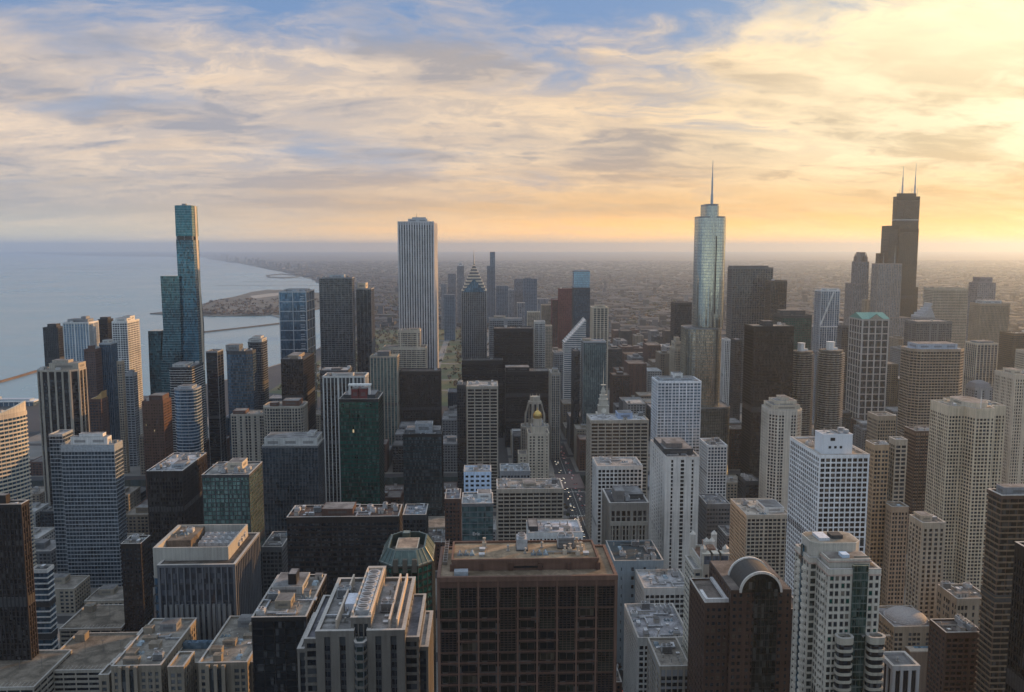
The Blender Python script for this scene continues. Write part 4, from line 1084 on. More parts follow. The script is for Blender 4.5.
b = B('assembly_hall', 'low hall with a broad pale domed roof near the bottom right', 'hall', 872, 935, 628, 560, S_GREYG.but(pier=TAN, span=TAN, roof=(0.28, 0.27, 0.27)), 40, ref='domed hall', nu=3)
x0, x1, y0, y1, z = b.box
mb = MB(); mb.dome((x0 + x1) / 2 - b.o[0] + 2, (y0 + y1) / 2 - b.o[1], z, 14, 6, 28, 7); mb.cyl((x0 + x1) / 2 - b.o[0] + 2, (y0 + y1) / 2 - b.o[1], z + .1, z + .8, 14.6, 14.6, 28); mb.build('dome', wall((0.3, 0.29, 0.285)), b.root)
B('parking_garage', 'long low garage with rows of roof vents behind the dark brown brick block', 'garage', 938, 990, 600, 545, S_TANG.but(roof=(0.22, 0.2, 0.18), fl=5), 34, ref='vent-roofed garage', nu=22)
# ------------------------------------------------------------------ buildings of their own shape
def lofted(b, rings, gl, span, step=3.8, sf=0.1, rs=0.06, foot=True):
    """glazed stem whose plan changes with height: rings are (z, x0, x1, y0, y1) in world metres"""
    ox, oy = b.o
    R = [(z, x0 - ox, x1 - ox, y0 - oy, y1 - oy) for z, x0, x1, y0, y1 in rings]
    mb = MB(); mb.loft([[(x, y, r[0]) for x, y in rect(*r[1:])] for r in R]); mb.build('window_glazing', gl, b.root)
    sp = MB(); z = R[0][0] + step
    while z < R[-1][0] - 1:
        for p, q in zip(R, R[1:]):
            if p[0] <= z <= q[0]:
                t = (z - p[0]) / (q[0] - p[0])
                v = [p[i] + (q[i] - p[i]) * t for i in range(1, 5)]
                sp.prism(offset(rect(*v), rs), z, z + step * sf)
                break
        z += step
    sp.build('floor_line', span, b.root)
    if foot:
        b.foot.append(rect(*rings[0][1:]))
    b.h = max(b.h, R[-1][0])


def pring(py, pl, pr, Y, D):
    xa, za = at_y(pl, py, Y); xb, zb = at_y(pr, py, Y)
    return ((za + zb) / 2, xa, xb, Y, Y + D)


# twisting teal tower
Yt = 1340
xa = at_y(160, 330, Yt)[0]
b = Bld('apartment_tower', 'tallest teal glass tower of three joined stems that bulge and taper by the lake', 'skyscraper', at_y(182, 330, Yt)[0], Yt + 14, 'twisting teal tower')
top = [pring(205.5, 174.6, 191.3, Yt, 27), pring(236, 175.8, 192.6, Yt, 28)]
low = [pring(240, 176, 193, Yt, 28), pring(290, 178.6, 196, Yt, 23), pring(325, 178.8, 198, Yt, 29), pring(372, 176.8, 200, Yt, 24)]
zg = low[-1]
lofted(b, [(0, zg[1], zg[2], Yt, Yt + 26)] + low[::-1], G_TEAL, STEEL, foot=True)
lofted(b, top[::-1], glass((0.04, 0.16, 0.20), 0.62, 0.06, blind=0.04, var=0.45, tilt=0.015), STEEL)
mb = MB(); r0, r1 = top[1], low[0]
mb.box(r0[1] + .8 - b.o[0], r0[2] - .8 - b.o[0], Yt + .8 - b.o[1], Yt + 27 - b.o[1], r1[0] - .2, r0[0] + .2)
mb.build('blow_through_floor', G_BLACK, b.root)
mb = MB()
for px_, py_ in ((r0[1] + 1, Yt + 1), (r0[2] - 1, Yt + 1), (r0[2] - 1, Yt + 26), (r0[1] + 1, Yt + 26), ((r0[1] + r0[2]) / 2, Yt + .6)):
    c1 = MB(); c1.box(px_ - .6 - b.o[0], px_ + .6 - b.o[0], py_ - .6 - b.o[1], py_ + .6 - b.o[1], r1[0] - .2, r0[0] + .2); c1.build('column', STEEL, b.root)
mb.box(top[0][1] + 1 - b.o[0], top[0][2] - 1 - b.o[0], Yt + 1 - b.o[1], Yt + 25 - b.o[1], top[0][0], top[0][0] + .5)
mb.box(top[0][1] + 8 - b.o[0], top[0][1] + 14 - b.o[0], Yt + 8 - b.o[1], Yt + 14 - b.o[1], top[0][0] + .5, top[0][0] + 3.2)
mb.build('roof_plant', STEEL, b.root)
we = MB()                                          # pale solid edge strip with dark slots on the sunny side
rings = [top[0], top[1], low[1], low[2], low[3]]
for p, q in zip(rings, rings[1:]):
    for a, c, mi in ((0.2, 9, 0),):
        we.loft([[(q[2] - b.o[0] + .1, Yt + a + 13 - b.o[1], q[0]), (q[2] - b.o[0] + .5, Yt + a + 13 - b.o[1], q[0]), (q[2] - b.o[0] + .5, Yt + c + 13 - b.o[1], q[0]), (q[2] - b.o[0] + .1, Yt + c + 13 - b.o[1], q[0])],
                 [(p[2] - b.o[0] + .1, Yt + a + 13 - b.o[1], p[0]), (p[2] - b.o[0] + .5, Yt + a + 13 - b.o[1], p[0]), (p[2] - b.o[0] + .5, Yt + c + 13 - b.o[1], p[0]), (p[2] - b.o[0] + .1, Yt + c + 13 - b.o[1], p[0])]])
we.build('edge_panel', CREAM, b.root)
Y2 = Yt - 6
s2 = [pring(276, 160.3, 179, Y2, 28), pring(330, 163.3, 181, Y2, 26), pring(372, 161, 181, Y2, 28)]
g_ = s2[-1]; lofted(b, [(0, g_[1], g_[2], Y2, Y2 + 27)] + s2[::-1], glass((0.02, 0.075, 0.095), 0.6, 0.06, blind=0.08, var=0.6, tilt=0.02), STEEL)
Y3 = Yt - 3
s3 = [pring(331, 148, 160.5, Y3, 26), pring(372, 149.5, 161.5, Y3, 25)]
g_ = s3[-1]; lofted(b, [(0, g_[1], g_[2], Y3, Y3 + 25)] + s3[::-1], glass((0.012, 0.05, 0.06), 0.6, 0.06, blind=0.1), DKGREY)

# silver tower with spire and its stepped base
Yr = 1120
b = Bld('office_tower', 'tall silver glass tower with rounded corners, setbacks and a single spire', 'skyscraper', at_y(708, 330, Yr)[0], Yr + 22, 'silver spire tower')
S_SIL = St(STEEL, metal((0.28, 0.33, 0.36), 0.25, 0.9), G_SILVER, 3.0, 3.9, 0.1, 0.1, 0.16, 0.08, (0.3, 0.3, 0.3))
x0, z0 = at_y(700.5, 217, Yr); x1, _ = at_y(728.5, 217, Yr)
xc0, zc = at_y(707, 205, Yr); xc1, _ = at_y(720.5, 205, Yr)
xb0, zb = at_y(688, 329, Yr - 6); xb1, _ = at_y(724, 329, Yr - 6)
b.tier(rounded(xb0, xb1, Yr - 6, Yr + 46, 14, 6), 0, zb, S_SIL.but(gl=glass((0.46, 0.45, 0.37), 0.8, 0.06, blind=0.2, var=.5, tilt=.02), sf=0.24))
b.tier(rounded(x0, x1, Yr, Yr + 42, 13, 6), zb + .15, z0, S_SIL)
b.tier(rounded(xc0, xc1, Yr - 1.5, Yr + 40, 9.5, 8), zb + .15, zc, S_SIL, ph=1.5)
zm = at_y(700, 430, Yr - 8)[1]
b.tier(rounded(xb0 - 3, xb1 + 12, Yr - 12, Yr + 50, 12, 6), 0, max(30, zm + 30), S_SIL.but(gl=glass((0.10, 0.115, 0.10), 0.5, blind=0.2)))
xs_ = at_y(712.5, 180, Yr + 20)[0]
antenna(b, xs_, Yr + 20, zc, at_y(712.5, 160, Yr + 20)[1], 2.0, LTSTEEL, 'spire')
mb = MB(); mb.box(xs_ + 1 - b.o[0], xs_ + 2.2 - b.o[0], Yr - 1.9 - b.o[1], Yr - 1.4 - b.o[1], zb + 20, at_y(710, 236, Yr)[1]); mb.build('dark_seam', BLACK, b.root)
B('office_tower', 'old tan stone tower with rounded stepped top just left of the silver spire tower', 'tower', 669, 684, 349, 1200, S_TANG.but(pier=SAND, span=TAN), 34, ref='tan stepped tower', plan='round', nu=0, pent=[(0.15, 0.85, 0.15, 0.85, 9, SAND), (0.3, 0.7, 0.3, 0.7, 15, SAND)])
B('office_tower', 'dark brown tower half hidden behind the left edge of the silver spire tower', 'tower', 671, 692, 303, 1750, S_DKG.but(pier=BRONZE), 36, ref='half-hidden brown tower', nu=1)

# bundled black tube skyscraper with two masts
Yw = 2240
b = Bld('office_tower', 'tallest black skyscraper of bundled square tubes with two white masts on top', 'skyscraper', at_y(902, 226, Yw)[0], Yw + 35, 'bundled black skyscraper')
T = at_y(918, 196, Yw)[0] - at_y(896.5, 196, Yw)[0]
S_W = St(BLACK, BLACK, G_BLACK, 4.6, 4.0, 1.0, 0.4, 0.3, 0.2, (0.1, 0.1, 0.1), top=8)
xl_, zt = at_y(903.5, 196, Yw); xm, zm = at_y(891, 226, Yw); xr_, zl = at_y(913.5, 288, Yw)
xl2 = xl_ - 4
tw = T / 2
b.tier(rect(xl2, xl2 + T + 3, Yw + 24, Yw + 47), 0, zt, S_W, ph=0.5)
b.tier(rect(xl2 - 2, xl2 + T - 8, Yw, Yw + 23.6), 0, at_y(905, 229, Yw)[1], S_W)
b.tier(rect(xm - 2, xl2 - 2.4, Yw + 4, Yw + 47), 0, zm, S_W)
b.tier(rect(xl2 + T + 3.4, xl2 + T + 12, Yw + 26, Yw + 46), 0, zl, S_W)
b.tier(rect(xm - 4, xl2 + T + 10, Yw + 47.4, Yw + 70), 0, zl + 90, S_W)
for zz in (zt - 62, zm - 70):
    mb = MB(); mb.box(xl2 - .7 - b.o[0], xl2 + T + 3.7 - b.o[0], Yw + 23.3 - b.o[1], Yw + 47.6 - b.o[1], zz, zz + 2.2); mb.build('louvre_band', LTSTEEL, b.root)
bx = MB(); bx.box(xl2 + 6 - b.o[0], xl2 + T - 4 - b.o[0], Yw + 30 - b.o[1], Yw + 42 - b.o[1], zt + .2, zt + 9); bx.build('mast_plinth', BRONZE, b.root)
for f, pt in ((0.30, 166.5), (0.86, 163.5)):
    x = xl2 + (T + 3) * f
    ztip = at_y(904, pt, Yw + 36)[1]
    mm = MB(); mm.cyl(x - b.o[0], Yw + 36 - b.o[1], zt, zt + 30, 2.6, 2.2, 10); mm.cyl(x - b.o[0], Yw + 36 - b.o[1], zt + 30, zt + 52, 1.7, 1.5, 10); mm.cyl(x - b.o[0], Yw + 36 - b.o[1], zt + 52, ztip, 0.9, 0.4, 8)
    mm.build('mast', LTSTEEL, b.root)
for f in (0.16, 0.7, 0.95):
    x = xl2 + (T + 3) * f
    mm = MB(); mm.cyl(x - b.o[0], Yw + 33 - b.o[1], zt, zt + 22, 0.6, 0.3, 6); mm.build('aerial', LTSTEEL, b.root)

# pinnacled tower left of it
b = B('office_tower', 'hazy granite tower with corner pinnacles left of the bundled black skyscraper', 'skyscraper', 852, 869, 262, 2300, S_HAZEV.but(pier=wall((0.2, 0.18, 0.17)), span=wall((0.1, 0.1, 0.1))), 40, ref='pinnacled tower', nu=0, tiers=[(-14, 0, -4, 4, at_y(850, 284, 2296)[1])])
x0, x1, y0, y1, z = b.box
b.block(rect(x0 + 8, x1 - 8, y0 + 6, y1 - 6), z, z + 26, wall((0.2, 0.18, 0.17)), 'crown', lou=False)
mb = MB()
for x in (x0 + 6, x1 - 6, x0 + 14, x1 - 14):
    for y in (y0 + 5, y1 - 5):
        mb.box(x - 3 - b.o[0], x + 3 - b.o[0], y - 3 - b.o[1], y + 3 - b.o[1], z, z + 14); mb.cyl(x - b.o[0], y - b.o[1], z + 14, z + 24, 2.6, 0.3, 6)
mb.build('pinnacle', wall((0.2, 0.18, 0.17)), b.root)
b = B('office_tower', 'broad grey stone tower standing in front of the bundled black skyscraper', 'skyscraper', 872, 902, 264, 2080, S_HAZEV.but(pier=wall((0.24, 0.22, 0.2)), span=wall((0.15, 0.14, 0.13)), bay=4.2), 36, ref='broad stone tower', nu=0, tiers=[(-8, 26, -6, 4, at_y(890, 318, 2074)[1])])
x0, x1, y0, y1, z = b.box
for f, h in ((0.3, 26), (0.78, 44)):
    antenna(b, x0 + (x1 - x0) * f, y0 + 12, z, z + h, 1.6)
B('office_tower', 'slab with one lit copper edge between pinnacled tower and broad stone tower', 'tower', 862, 871, 300, 2200, S_TANG, 40, ref='copper-edged slab', nu=0)

# twin corn-cob towers
def corncob(xl, xr, yt, Y, label, ref):
    X0, Z = at_y(xl, yt, Y); X1, _ = at_y(xr, yt, Y)
    R = (X1 - X0) / 2; cx, cy_ = (X0 + X1) / 2, Y + R
    b = Bld('apartment_tower', label, 'skyscraper', cx, cy_, ref, 'twin corn-cob towers')
    b.foot.append(ngon(cx, cy_, R, 16)); b.h = Z
    core = MB(); core.cyl(0, 0, 0, Z - 1, R * 0.84, n=32); core.build('window_glazing', G_BRONZE, b.root)
    fl = MB(); nl = 16; zz = 4.0
    while zz < Z:
        pts = []
        for i in range(nl * 5):
            a = 2 * pi * i / (nl * 5)
            pts.append(((R * (0.86 + 0.14 * abs(sin(a * nl / 2)))) * cos(a), (R * (0.86 + 0.14 * abs(sin(a * nl / 2)))) * sin(a)))
        fl.prism(pts, zz, zz + 1.15); zz += 2.95
    fl.build('balcony_slab', wall((0.26, 0.24, 0.21)), b.root)
    cap = MB(); cap.cyl(0, 0, Z, Z + 2.2, R * 0.86, n=32); cap.build('roof', roofing((0.2, 0.19, 0.17)), b.root)
    ph_ = MB(); ph_.cyl(-1, 0, Z + 2.2, Z + 12, R * .28, n=16); ph_.cyl(-1, 0, Z + 12, Z + 12.6, R * .31, n=16); ph_.box(R * .1, R * .45, -2, 2, Z + 2.2, Z + 5); ph_.build('lift_house', WHITE, b.root)


corncob(794, 819, 354, 1085, 'left one of the twin round corn-cob apartment towers', 'left corn-cob tower')
corncob(823, 850, 353, 1070, 'right one of the twin round corn-cob apartment towers', 'right corn-cob tower')

# gothic tower and domed tower by the avenue
b = B('office_tower', 'gothic stone tower with buttressed crown behind the gold-domed tower', 'tower', 521, 549, 428, 1080, St(LIME, GREY, G_GREY, 2.8, 3.7, 1.2, 0.6, 0.25, 0.1, (0.3, 0.3, 0.28), top=2), 30, ref='gothic crowned tower', nu=0, plan='cham')
x0, x1, y0, y1, z = b.box
zt = at_y(533, 397, 1090)[1]; cx, cyy = (x0 + x1) / 2 - b.o[0], (y0 + y1) / 2 - b.o[1]
cm = MB(); cm.prism(ngon(cx, cyy, 9.0, 8, pi / 8), z, zt - 6); cm.prism(ngon(cx, cyy, 10, 8, pi / 8), z + 8, z + 9.5); cm.prism(ngon(cx, cyy, 6.5, 8, pi / 8), zt - 6, zt); cm.build('crown', LIME, b.root)
bm_ = MB()
for i in range(8):
    a = pi / 8 + 2 * pi * i / 8
    px_, py_ = cx + 13.2 * cos(a), cyy + 13.2 * sin(a)
    bm_.box(px_ - .9, px_ + .9, py_ - .9, py_ + .9, z, z + 14); bm_.cyl(px_, py_, z + 14, z + 19, .9, .1, 6)
    bm_.bar((px_, py_, z + 12), (cx + 9.4 * cos(a), cyy + 9.4 * sin(a), zt - 9), 1.3)
    q = (cx + 6.6 * cos(a), cyy + 6.6 * sin(a)); bm_.cyl(q[0], q[1], zt - 7, zt + 3, .8, .1, 6)
bm_.build('buttress', LIME, b.root)
ln = MB()
for i in range(8):
    a = 2 * pi * i / 8
    ln.box(cx + 8.4 * cos(a) - 1.2, cx + 8.4 * cos(a) + 1.2, cyy + 8.4 * sin(a) - 1.2, cyy + 8.4 * sin(a) + 1.2, z + 10, zt - 9)
ln.build('crown_window', G_DARK, b.root)
b = B('hotel', 'stone tower with a shining gold onion dome and blank side walls', 'tower', 527, 549, 434, 1000, St(CREAM, CREAM, G_DARK, 4.6, 3.5, 2.6, 0.3, 0.5, 0.2, (0.3, 0.28, 0.25), top=2), 26, ref='gold-domed tower', nu=0, tiers=[(-11, -25.7, 4, 0, at_y(515, 455, 1004)[1])])
x0, x1, y0, y1, z = b.box
cx, cyy = at_y(538, 420, 1000)[0] - b.o[0], 10 + y0 - b.o[1]
b.block(rect(x0 + 4, x1 - 4, y0 + 3, y1 - 3), z, z + 8, CREAM, 'upper_storey', lou=False)
zd = at_y(538, 420, 1000)[1]
dm = MB(); prof = [(4.6, 0), (5.3, 2.2), (5.4, 4), (4.8, 6), (3.6, 7.8), (2, 9), (.8, 10), (.3, 13)]
dm.loft([[(cx + r * cos(2 * pi * i / 20), cyy + r * sin(2 * pi * i / 20), zd + h) for i in range(20)] for r, h in prof])
dm.build('gold_dome', metal((0.55, 0.38, 0.12), 0.35, 0.8), b.root)
db = MB(); db.prism(ngon(cx, cyy, 5, 8), z + 8, zd + .2); db.prism(ngon(cx, cyy, 5.8, 8), zd - .8, zd); db.build('dome_base', CREAM, b.root)
# white clock tower
b = B('office_building', 'white terracotta block with a tapering clock tower and spire behind the beige wide-bay slab', 'tower', 596, 612, 418, 1080, S_WHITEG.but(pier=wall((0.6, 0.56, 0.47)), span=wall((0.55, 0.52, 0.44))), 40, ref='white clock tower', nu=0)
x0, x1, y0, y1, z = b.box
cx, cyy = at_y(603.5, 410, 1090)[0] - b.o[0], y0 + 14 - b.o[1]
zt = at_y(603.5, 385, 1090)[1]
WTC = wall((0.48, 0.45, 0.38))
tm = MB(); H = zt - z
for r0, r1, a, c in ((6.4, 6.4, 0, .35), (5.2, 5.0, .35, .55), (4.2, 3.8, .55, .68), (2.8, 2.5, .68, .78), (2.6, .3, .78, 1.0)):
    tm.loft([[(x, y, z + H * a) for x, y in rect(cx - r0, cx + r0, cyy - r0, cyy + r0)], [(x, y, z + H * c) for x, y in rect(cx - r1, cx + r1, cyy - r1, cyy + r1)]])
    tm.prism(rect(cx - r0 - .5, cx + r0 + .5, cyy - r0 - .5, cyy + r0 + .5), z + H * c - .8, z + H * c - .1)
tm.build('clock_tower', WTC, b.root)
cf = MB(); cf.loft([[(cx + 3.2 * cos(2 * pi * i / 20), cyy - 6.6, z + H * .2 + 3.2 * sin(2 * pi * i / 20)) for i in range(20)], [(cx + 3.2 * cos(2 * pi * i / 20), cyy - 6.4, z + H * .2 + 3.2 * sin(2 * pi * i / 20)) for i in range(20)]]); cf.build('clock_face', wall((0.7, 0.68, 0.6)), b.root)
antenna(b, cx + b.o[0], cyy + b.o[1], zt - 3, at_y(604, 362, 1090)[1], 0.6, WTC, 'spire')

# big white grid tower
b = B('apartment_tower', 'big white concrete grid tower with plain white box penthouse', 'skyscraper', 820, 868.5, 456, 530, St(wall((0.74, 0.74, 0.73)), wall((0.74, 0.74, 0.73)), G_BRONZE, 3.55, 3.3, 0.75, 0.5, 0.26, 0.42, (0.36, 0.3, 0.24), top=1), xs=791, ref='white concrete grid tower', nu=3)
x0, x1, y0, y1, z = b.box
WP = wall((0.68, 0.70, 0.72), var=0.12)
b.block(rect(x0 + 3, x1 - 9, y0 + 4, y0 + 17), z + .1, z + 13, WP, 'mechanical_penthouse', (0.5, 0.5, 0.5), lou=False)
lb = MB()
for i in range(3):
    lb.box(x0 + 7 + i * 3.6 - b.o[0], x0 + 8.6 + i * 3.6 - b.o[0], y0 + 3.9 - b.o[1], y0 + 4 - b.o[1], z + 4, z + 5.6)
lb.box(x0 + 8 - b.o[0], x0 + 11 - b.o[0], y0 + 3.88 - b.o[1], y0 + 4 - b.o[1], z + 9, z + 11)
lb.build('louvre', BLACK, b.root)
b.units(rect(x0 + 3, x1 - 9, y0 + 4, y0 + 17), z + 13.3, 4, 2, ('air_handler', 'vent_pipe'))
nx = max(1, round((x1 - x0) / 3.55)); nz = round((z - 1) / 3.3)
WV = [(metal((0.3, 0.3, 0.3)), G_BRONZE), (metal((0.3, 0.3, 0.3)), glass((0.2, 0.16, 0.12), 0.3)), (metal((0.3, 0.3, 0.3)), G_BLACK)]
b.windows((x0, y0), (x1, y0), 0, z - 1, nx, nz, 2.5, 2.1, WV)

# red brick tower with barrel vault gable
Yb = 400
X0, Z0 = at_y(707, 596, Yb); X1, _ = at_y(797, 600, Yb)
b = Bld('office_tower', 'brown brick tower with round barrel-vault gable edged in pale stone', 'tower', (X0 + X1) / 2, Yb + 22, 'barrel-vaulted brick tower')
BK = wall((0.07, 0.042, 0.031)); BKG = St(BK, BK, G_DARK, 3.2, 3.5, 1.5, 0.15, 0.5, 0.1, (0.2, 0.17, 0.15), top=1)
zs = at_y(713, 607, Yb)[1]
xa, xc = at_y(731, 600, Yb)[0], at_y(781, 600, Yb)[0]
b.tier(rect(xa, X1 - 3, Yb, Yb + 40), 0, at_y(760, 590, Yb)[1], BKG, ph=0)
b.tier(rect(X0, xa - .3, Yb + 3, Yb + 34), 0, zs, BKG, ph=1.0)
b.tier(rect(X1 - 2.7, X1 + 4, Yb + 2, Yb + 38), 0, at_y(795, 600, Yb)[1] - 6, BKG, ph=.6)
zb_ = at_y(760, 590, Yb)[1]
cx = at_y(761, 580, Yb)[0] - b.o[0]; rr = (xc - xa) / 2 * 0.8
def arc(r, z, n=20):
    return [(cx + r * cos(pi - pi * i / n), z + r * sin(pi - pi * i / n)) for i in range(n + 1)]
va = MB(); pts = arc(rr, zb_ - 1)
va.loft([[(x, -22.0 + .2, zz) for x, zz in pts], [(x, -2.6, zz) for x, zz in pts]]); va.build('barrel_vault', wall((0.05, 0.048, 0.046)), b.root)
gf = MB(); gf.loft([[(x, -22.6, zz) for x, zz in arc(rr - .2, zb_ - 1)], [(x, -21.9, zz) for x, zz in arc(rr - .2, zb_ - 1)]]); gf.build('gable', glass((0.02, 0.022, 0.02), 0.3, blind=.1), b.root)
for yy in (-22.9, -3.0):
    tr = MB(); o_, i_ = arc(rr + .7, zb_ - 1), arc(rr - .4, zb_ - 1)
    for k in range(20):
        q = [i_[k], o_[k], o_[k + 1], i_[k + 1]]
        tr.loft([[(x, yy, zz) for x, zz in q], [(x, yy + 1.0, zz) for x, zz in q]])
    tr.build('stone_coping', wall((0.58, 0.56, 0.52)), b.root)
gw = MB(); w0, w1 = at_y(752, 640, Yb)[0] - b.o[0], at_y(776, 640, Yb)[0] - b.o[0]
gw.box(w0, w1, -22.45, -21.9, 20, zb_ + rr * 0.62); gw.build('glass_bay', glass((0.03, 0.035, 0.032), 0.35, bay=1.6, lit=0.0), b.root)
gm = MB()
for i in range(7):
    x = w0 + (w1 - w0) * i / 6
    gm.box(x - .12, x + .12, -22.6, -22.4, 20, zb_ + rr * .6)
for k in range(int((zb_ + rr * .5 - 20) // 3.5)):
    gm.box(w0, w1, -22.55, -22.4, 20 + 3.5 * k, 20 + 3.5 * k + .5)
gm.build('glass_bay_bar', BRONZE, b.root)
sc = MB()
lx0 = X0 - b.o[0]
sc.box(lx0 + .5, lx0 + 12, -18.9, -17.5, zs + 1.2, zs + 2.8); sc.box(lx0 + 10, lx0 + 11.6, -17.4, 10, zs + 1.2, zs + 2.6); sc.box(lx0 + .5, lx0 + 2, -17.4, -6, zs + 1.2, zs + 2.4)
sc.build('stone_ledge', wall((0.5, 0.49, 0.48)), b.root)
nzb = round((zs - 1) / 3.5)
WVB = [(metal((0.10, 0.08, 0.07)), G_DARK), (metal((0.10, 0.08, 0.07)), G_BLACK), (metal((0.1, 0.08, 0.07)), glass((0.12, 0.10, 0.08), 0.3))]
b.windows((X0, Yb + 3), (xa - .3, Yb + 3), 0, zs - 1, max(1, round((xa - .3 - X0) / 3.2)), nzb, 1.7, 1.8, WVB, 60)
nb2 = max(1, round((X1 - 3 - xa) / 3.2))
b.windows((xa, Yb), (X1 - 3, Yb), 0, zb_ - 1, nb2, round((zb_ - 1) / 3.5), 1.7, 1.8, WVB, 40, skip=lambda i, k: w0 - 2 < xa - b.o[0] + (i + .5) * (X1 - 3 - xa) / nb2 < w1 + 2)

# cream tower with blue dormers left of it
Yc = 450
b = B('hotel', 'cream tower with stepped corners and blue-glazed roof dormers', 'tower', 690, 728, 566, Yc, St(wall((0.46, 0.43, 0.36)), wall((0.46, 0.43, 0.36)), G_DARK, 3.3, 3.4, 1.5, 0.25, 0.45, 0.15, (0.24, 0.15, 0.11), top=4), 30, ref='blue-dormered tower', nu=0)
x0, x1, y0, y1, z = b.box
b.tier(rect(x0 - 4, x0 - .3, y0 + 3, y1 - 6), 0, z - 4, St(wall((0.46, 0.43, 0.36)), wall((0.46, 0.43, 0.36)), G_BLUE, 3.7, 3.4, .8, .2, .4, .5, (.3, .3, .3)))
b.block(rect(x0 + 5, x1 - 5, y0 + 8, y1 - 8), z + .1, z + 7, wall((0.30, 0.19, 0.14)), 'mechanical_penthouse', (0.25, 0.16, 0.11))
for fx in (0.16, 0.5, 0.84):
    xx = x0 + (x1 - x0) * fx
    d = MB(); d.box(xx - 2.6 - b.o[0], xx + 2.6 - b.o[0], y0 - .5 - b.o[1], y0 + 4 - b.o[1], z + .6, z + 6.5); d.box(xx - 2.9 - b.o[0], xx + 2.9 - b.o[0], y0 - .8 - b.o[1], y0 + 4.3 - b.o[1], z + 6.5, z + 7.2)
    dm = d.build('dormer', wall((0.46, 0.43, 0.36)), b.root)
    p = MB(); p.box(xx - 1.9 - b.o[0], xx + 1.9 - b.o[0], y0 - .56 - b.o[1], y0 - .5 - b.o[1], z + 1.2, z + 5.8); p.build('dormer_glass', G_LBLUE, dm)
for fx, fy in ((0.05, .1), (.95, .1), (.05, .9), (.95, .9), (.4, .5), (.62, .5)):
    xx, yy = x0 + (x1 - x0) * fx, y0 + (y1 - y0) * fy
    d = MB(); d.box(xx - 1.4 - b.o[0], xx + 1.4 - b.o[0], yy - 1.4 - b.o[1], yy + 1.4 - b.o[1], z, z + 9); d.cyl(xx - b.o[0], yy - b.o[1], z + 9, z + 11, 2, .2, 4)
    d.build('turret', wall((0.48, 0.45, 0.4)), b.root)
b.windows((x0, y0), (x1, y0), 0, z - 4, max(1, round((x1 - x0) / 3.3)), round((z - 4) / 3.4), 1.7, 1.8, WVB, 100)

# cream tower with curved balconies and central green glass strip, lower right
Yg = 335
CT = wall((0.50, 0.46, 0.39)); CTP = wall((0.44, 0.33, 0.27))
X0, Z0 = at_y(829, 572, Yg); X1, _ = at_y(880, 572, Yg)
b = Bld('apartment_tower', 'cream tower with curved balconies and a central strip of dark green glass', 'skyscraper', (X0 + X1) / 2, Yg + 18, 'green-strip cream tower')
CST = St(CT, CT, glass((0.05, 0.06, 0.055), 0.35, blind=0.35), 2.5, 3.3, 0.7, 0.3, 0.30, 0.26, (0.26, 0.24, 0.22), top=1)
ox, oy = b.o
Y1 = Yg + 13
zc = at_y(840, 543, Y1 + 1)[1]
Xk = X0 - 3.0
D_ = max(16, min(40, depth_for(Xk, zc, Y1, 806)))
b.tier(rect(X0, X1, Yg, Y1 - .3), 0, Z0, CST)
b.tier(rect(Xk, X1 - 1, Y1, Y1 + D_), 0, zc - 7, CST.but(bay=3.2))
b.block(rect(X0 + 1.6, X1 - 2.4, Yg + 4, Y1 - .3), Z0 + .1, Z0 + 3.6, CT, 'roof_storey', (0.3, 0.27, 0.24), lou=False)
b.block(chamfer(Xk + 1, X1 - 2, Y1 + .3, Y1 + D_ - 1, 2.5), zc - 6.9, zc, CT, 'crown_block', (0.38, 0.33, 0.26), lou=False)
ub = MB(); ub.box(X0 + 2 - ox, X0 + 6.5 - ox, Y1 + 3 - oy, Y1 + D_ - 5 - oy, zc + .4, zc + 1.6); ub.build('white_skylight', wall((.6, .62, .66)), b.root)
ub = MB(); ub.box(X0 + 8 - ox, X0 + 13 - ox, Y1 + 5 - oy, Y1 + D_ - 6 - oy, zc + .4, zc + 2.0); ub.build('roof_plant', DKGREY, b.root)
ub = MB(); ub.box(X0 + 7.5 - ox, X0 + 10.5 - ox, Yg + 5 - oy, Yg + 9 - oy, Z0 + 3.9, Z0 + 5.4); ub.build('roof_box', wall((.5, .6, .7)), b.root)
xg0, xg1 = at_y(851, 600, Yg)[0] - ox, at_y(866, 600, Yg)[0] - ox
gs = MB(); gs.box(xg0, xg1, Yg - 1.0 - oy, Yg + .5 - oy, 10, Z0 + 2.8); gs.build('glass_strip', glass((0.02, 0.055, 0.045), 0.5, 0.05, bay=1.6, blind=0.3), b.root)
gs = MB()
for k in range(int((Z0 + 1) // 3.3)):
    gs.box(xg0 - .05, xg1 + .05, Yg - 1.1 - oy, Yg - .85 - oy, 10 + 3.3 * k - .1, 10 + 3.3 * k + .4)
for i in range(1, 4):
    gs.box(xg0 + (xg1 - xg0) * i / 4 - .06, xg0 + (xg1 - xg0) * i / 4 + .06, Yg - 1.08 - oy, Yg - .9 - oy, 10, Z0 + 2.7)
gs.build('strip_mullion', metal((.10, .13, .12), .5, .3), b.root)
zl = at_y(860, 641, Yg - 5)[1]
for q0, q1 in ((X0 + 3.4, xg0 + ox - .3), (xg1 + ox + .3, X1 + 1.4)):
    wing_ = rounded(q0, q1, Yg - 5, Yg - .35, 1.8, 4)
    b.tier(wing_, 0, zl, St(CT, wall((0.36, 0.33, 0.27)), G_DARK, 3, 3.3, 0.0, 0.2, 0.34, 0.45, (0.08, 0.08, 0.08), top=1), ph=1.2)
    b.units(rect(q0 - 1.4, q1 + 1.4, Yg - 7, Yg + 1.4), zl, 1, int(q0), ('vent_pipe',))
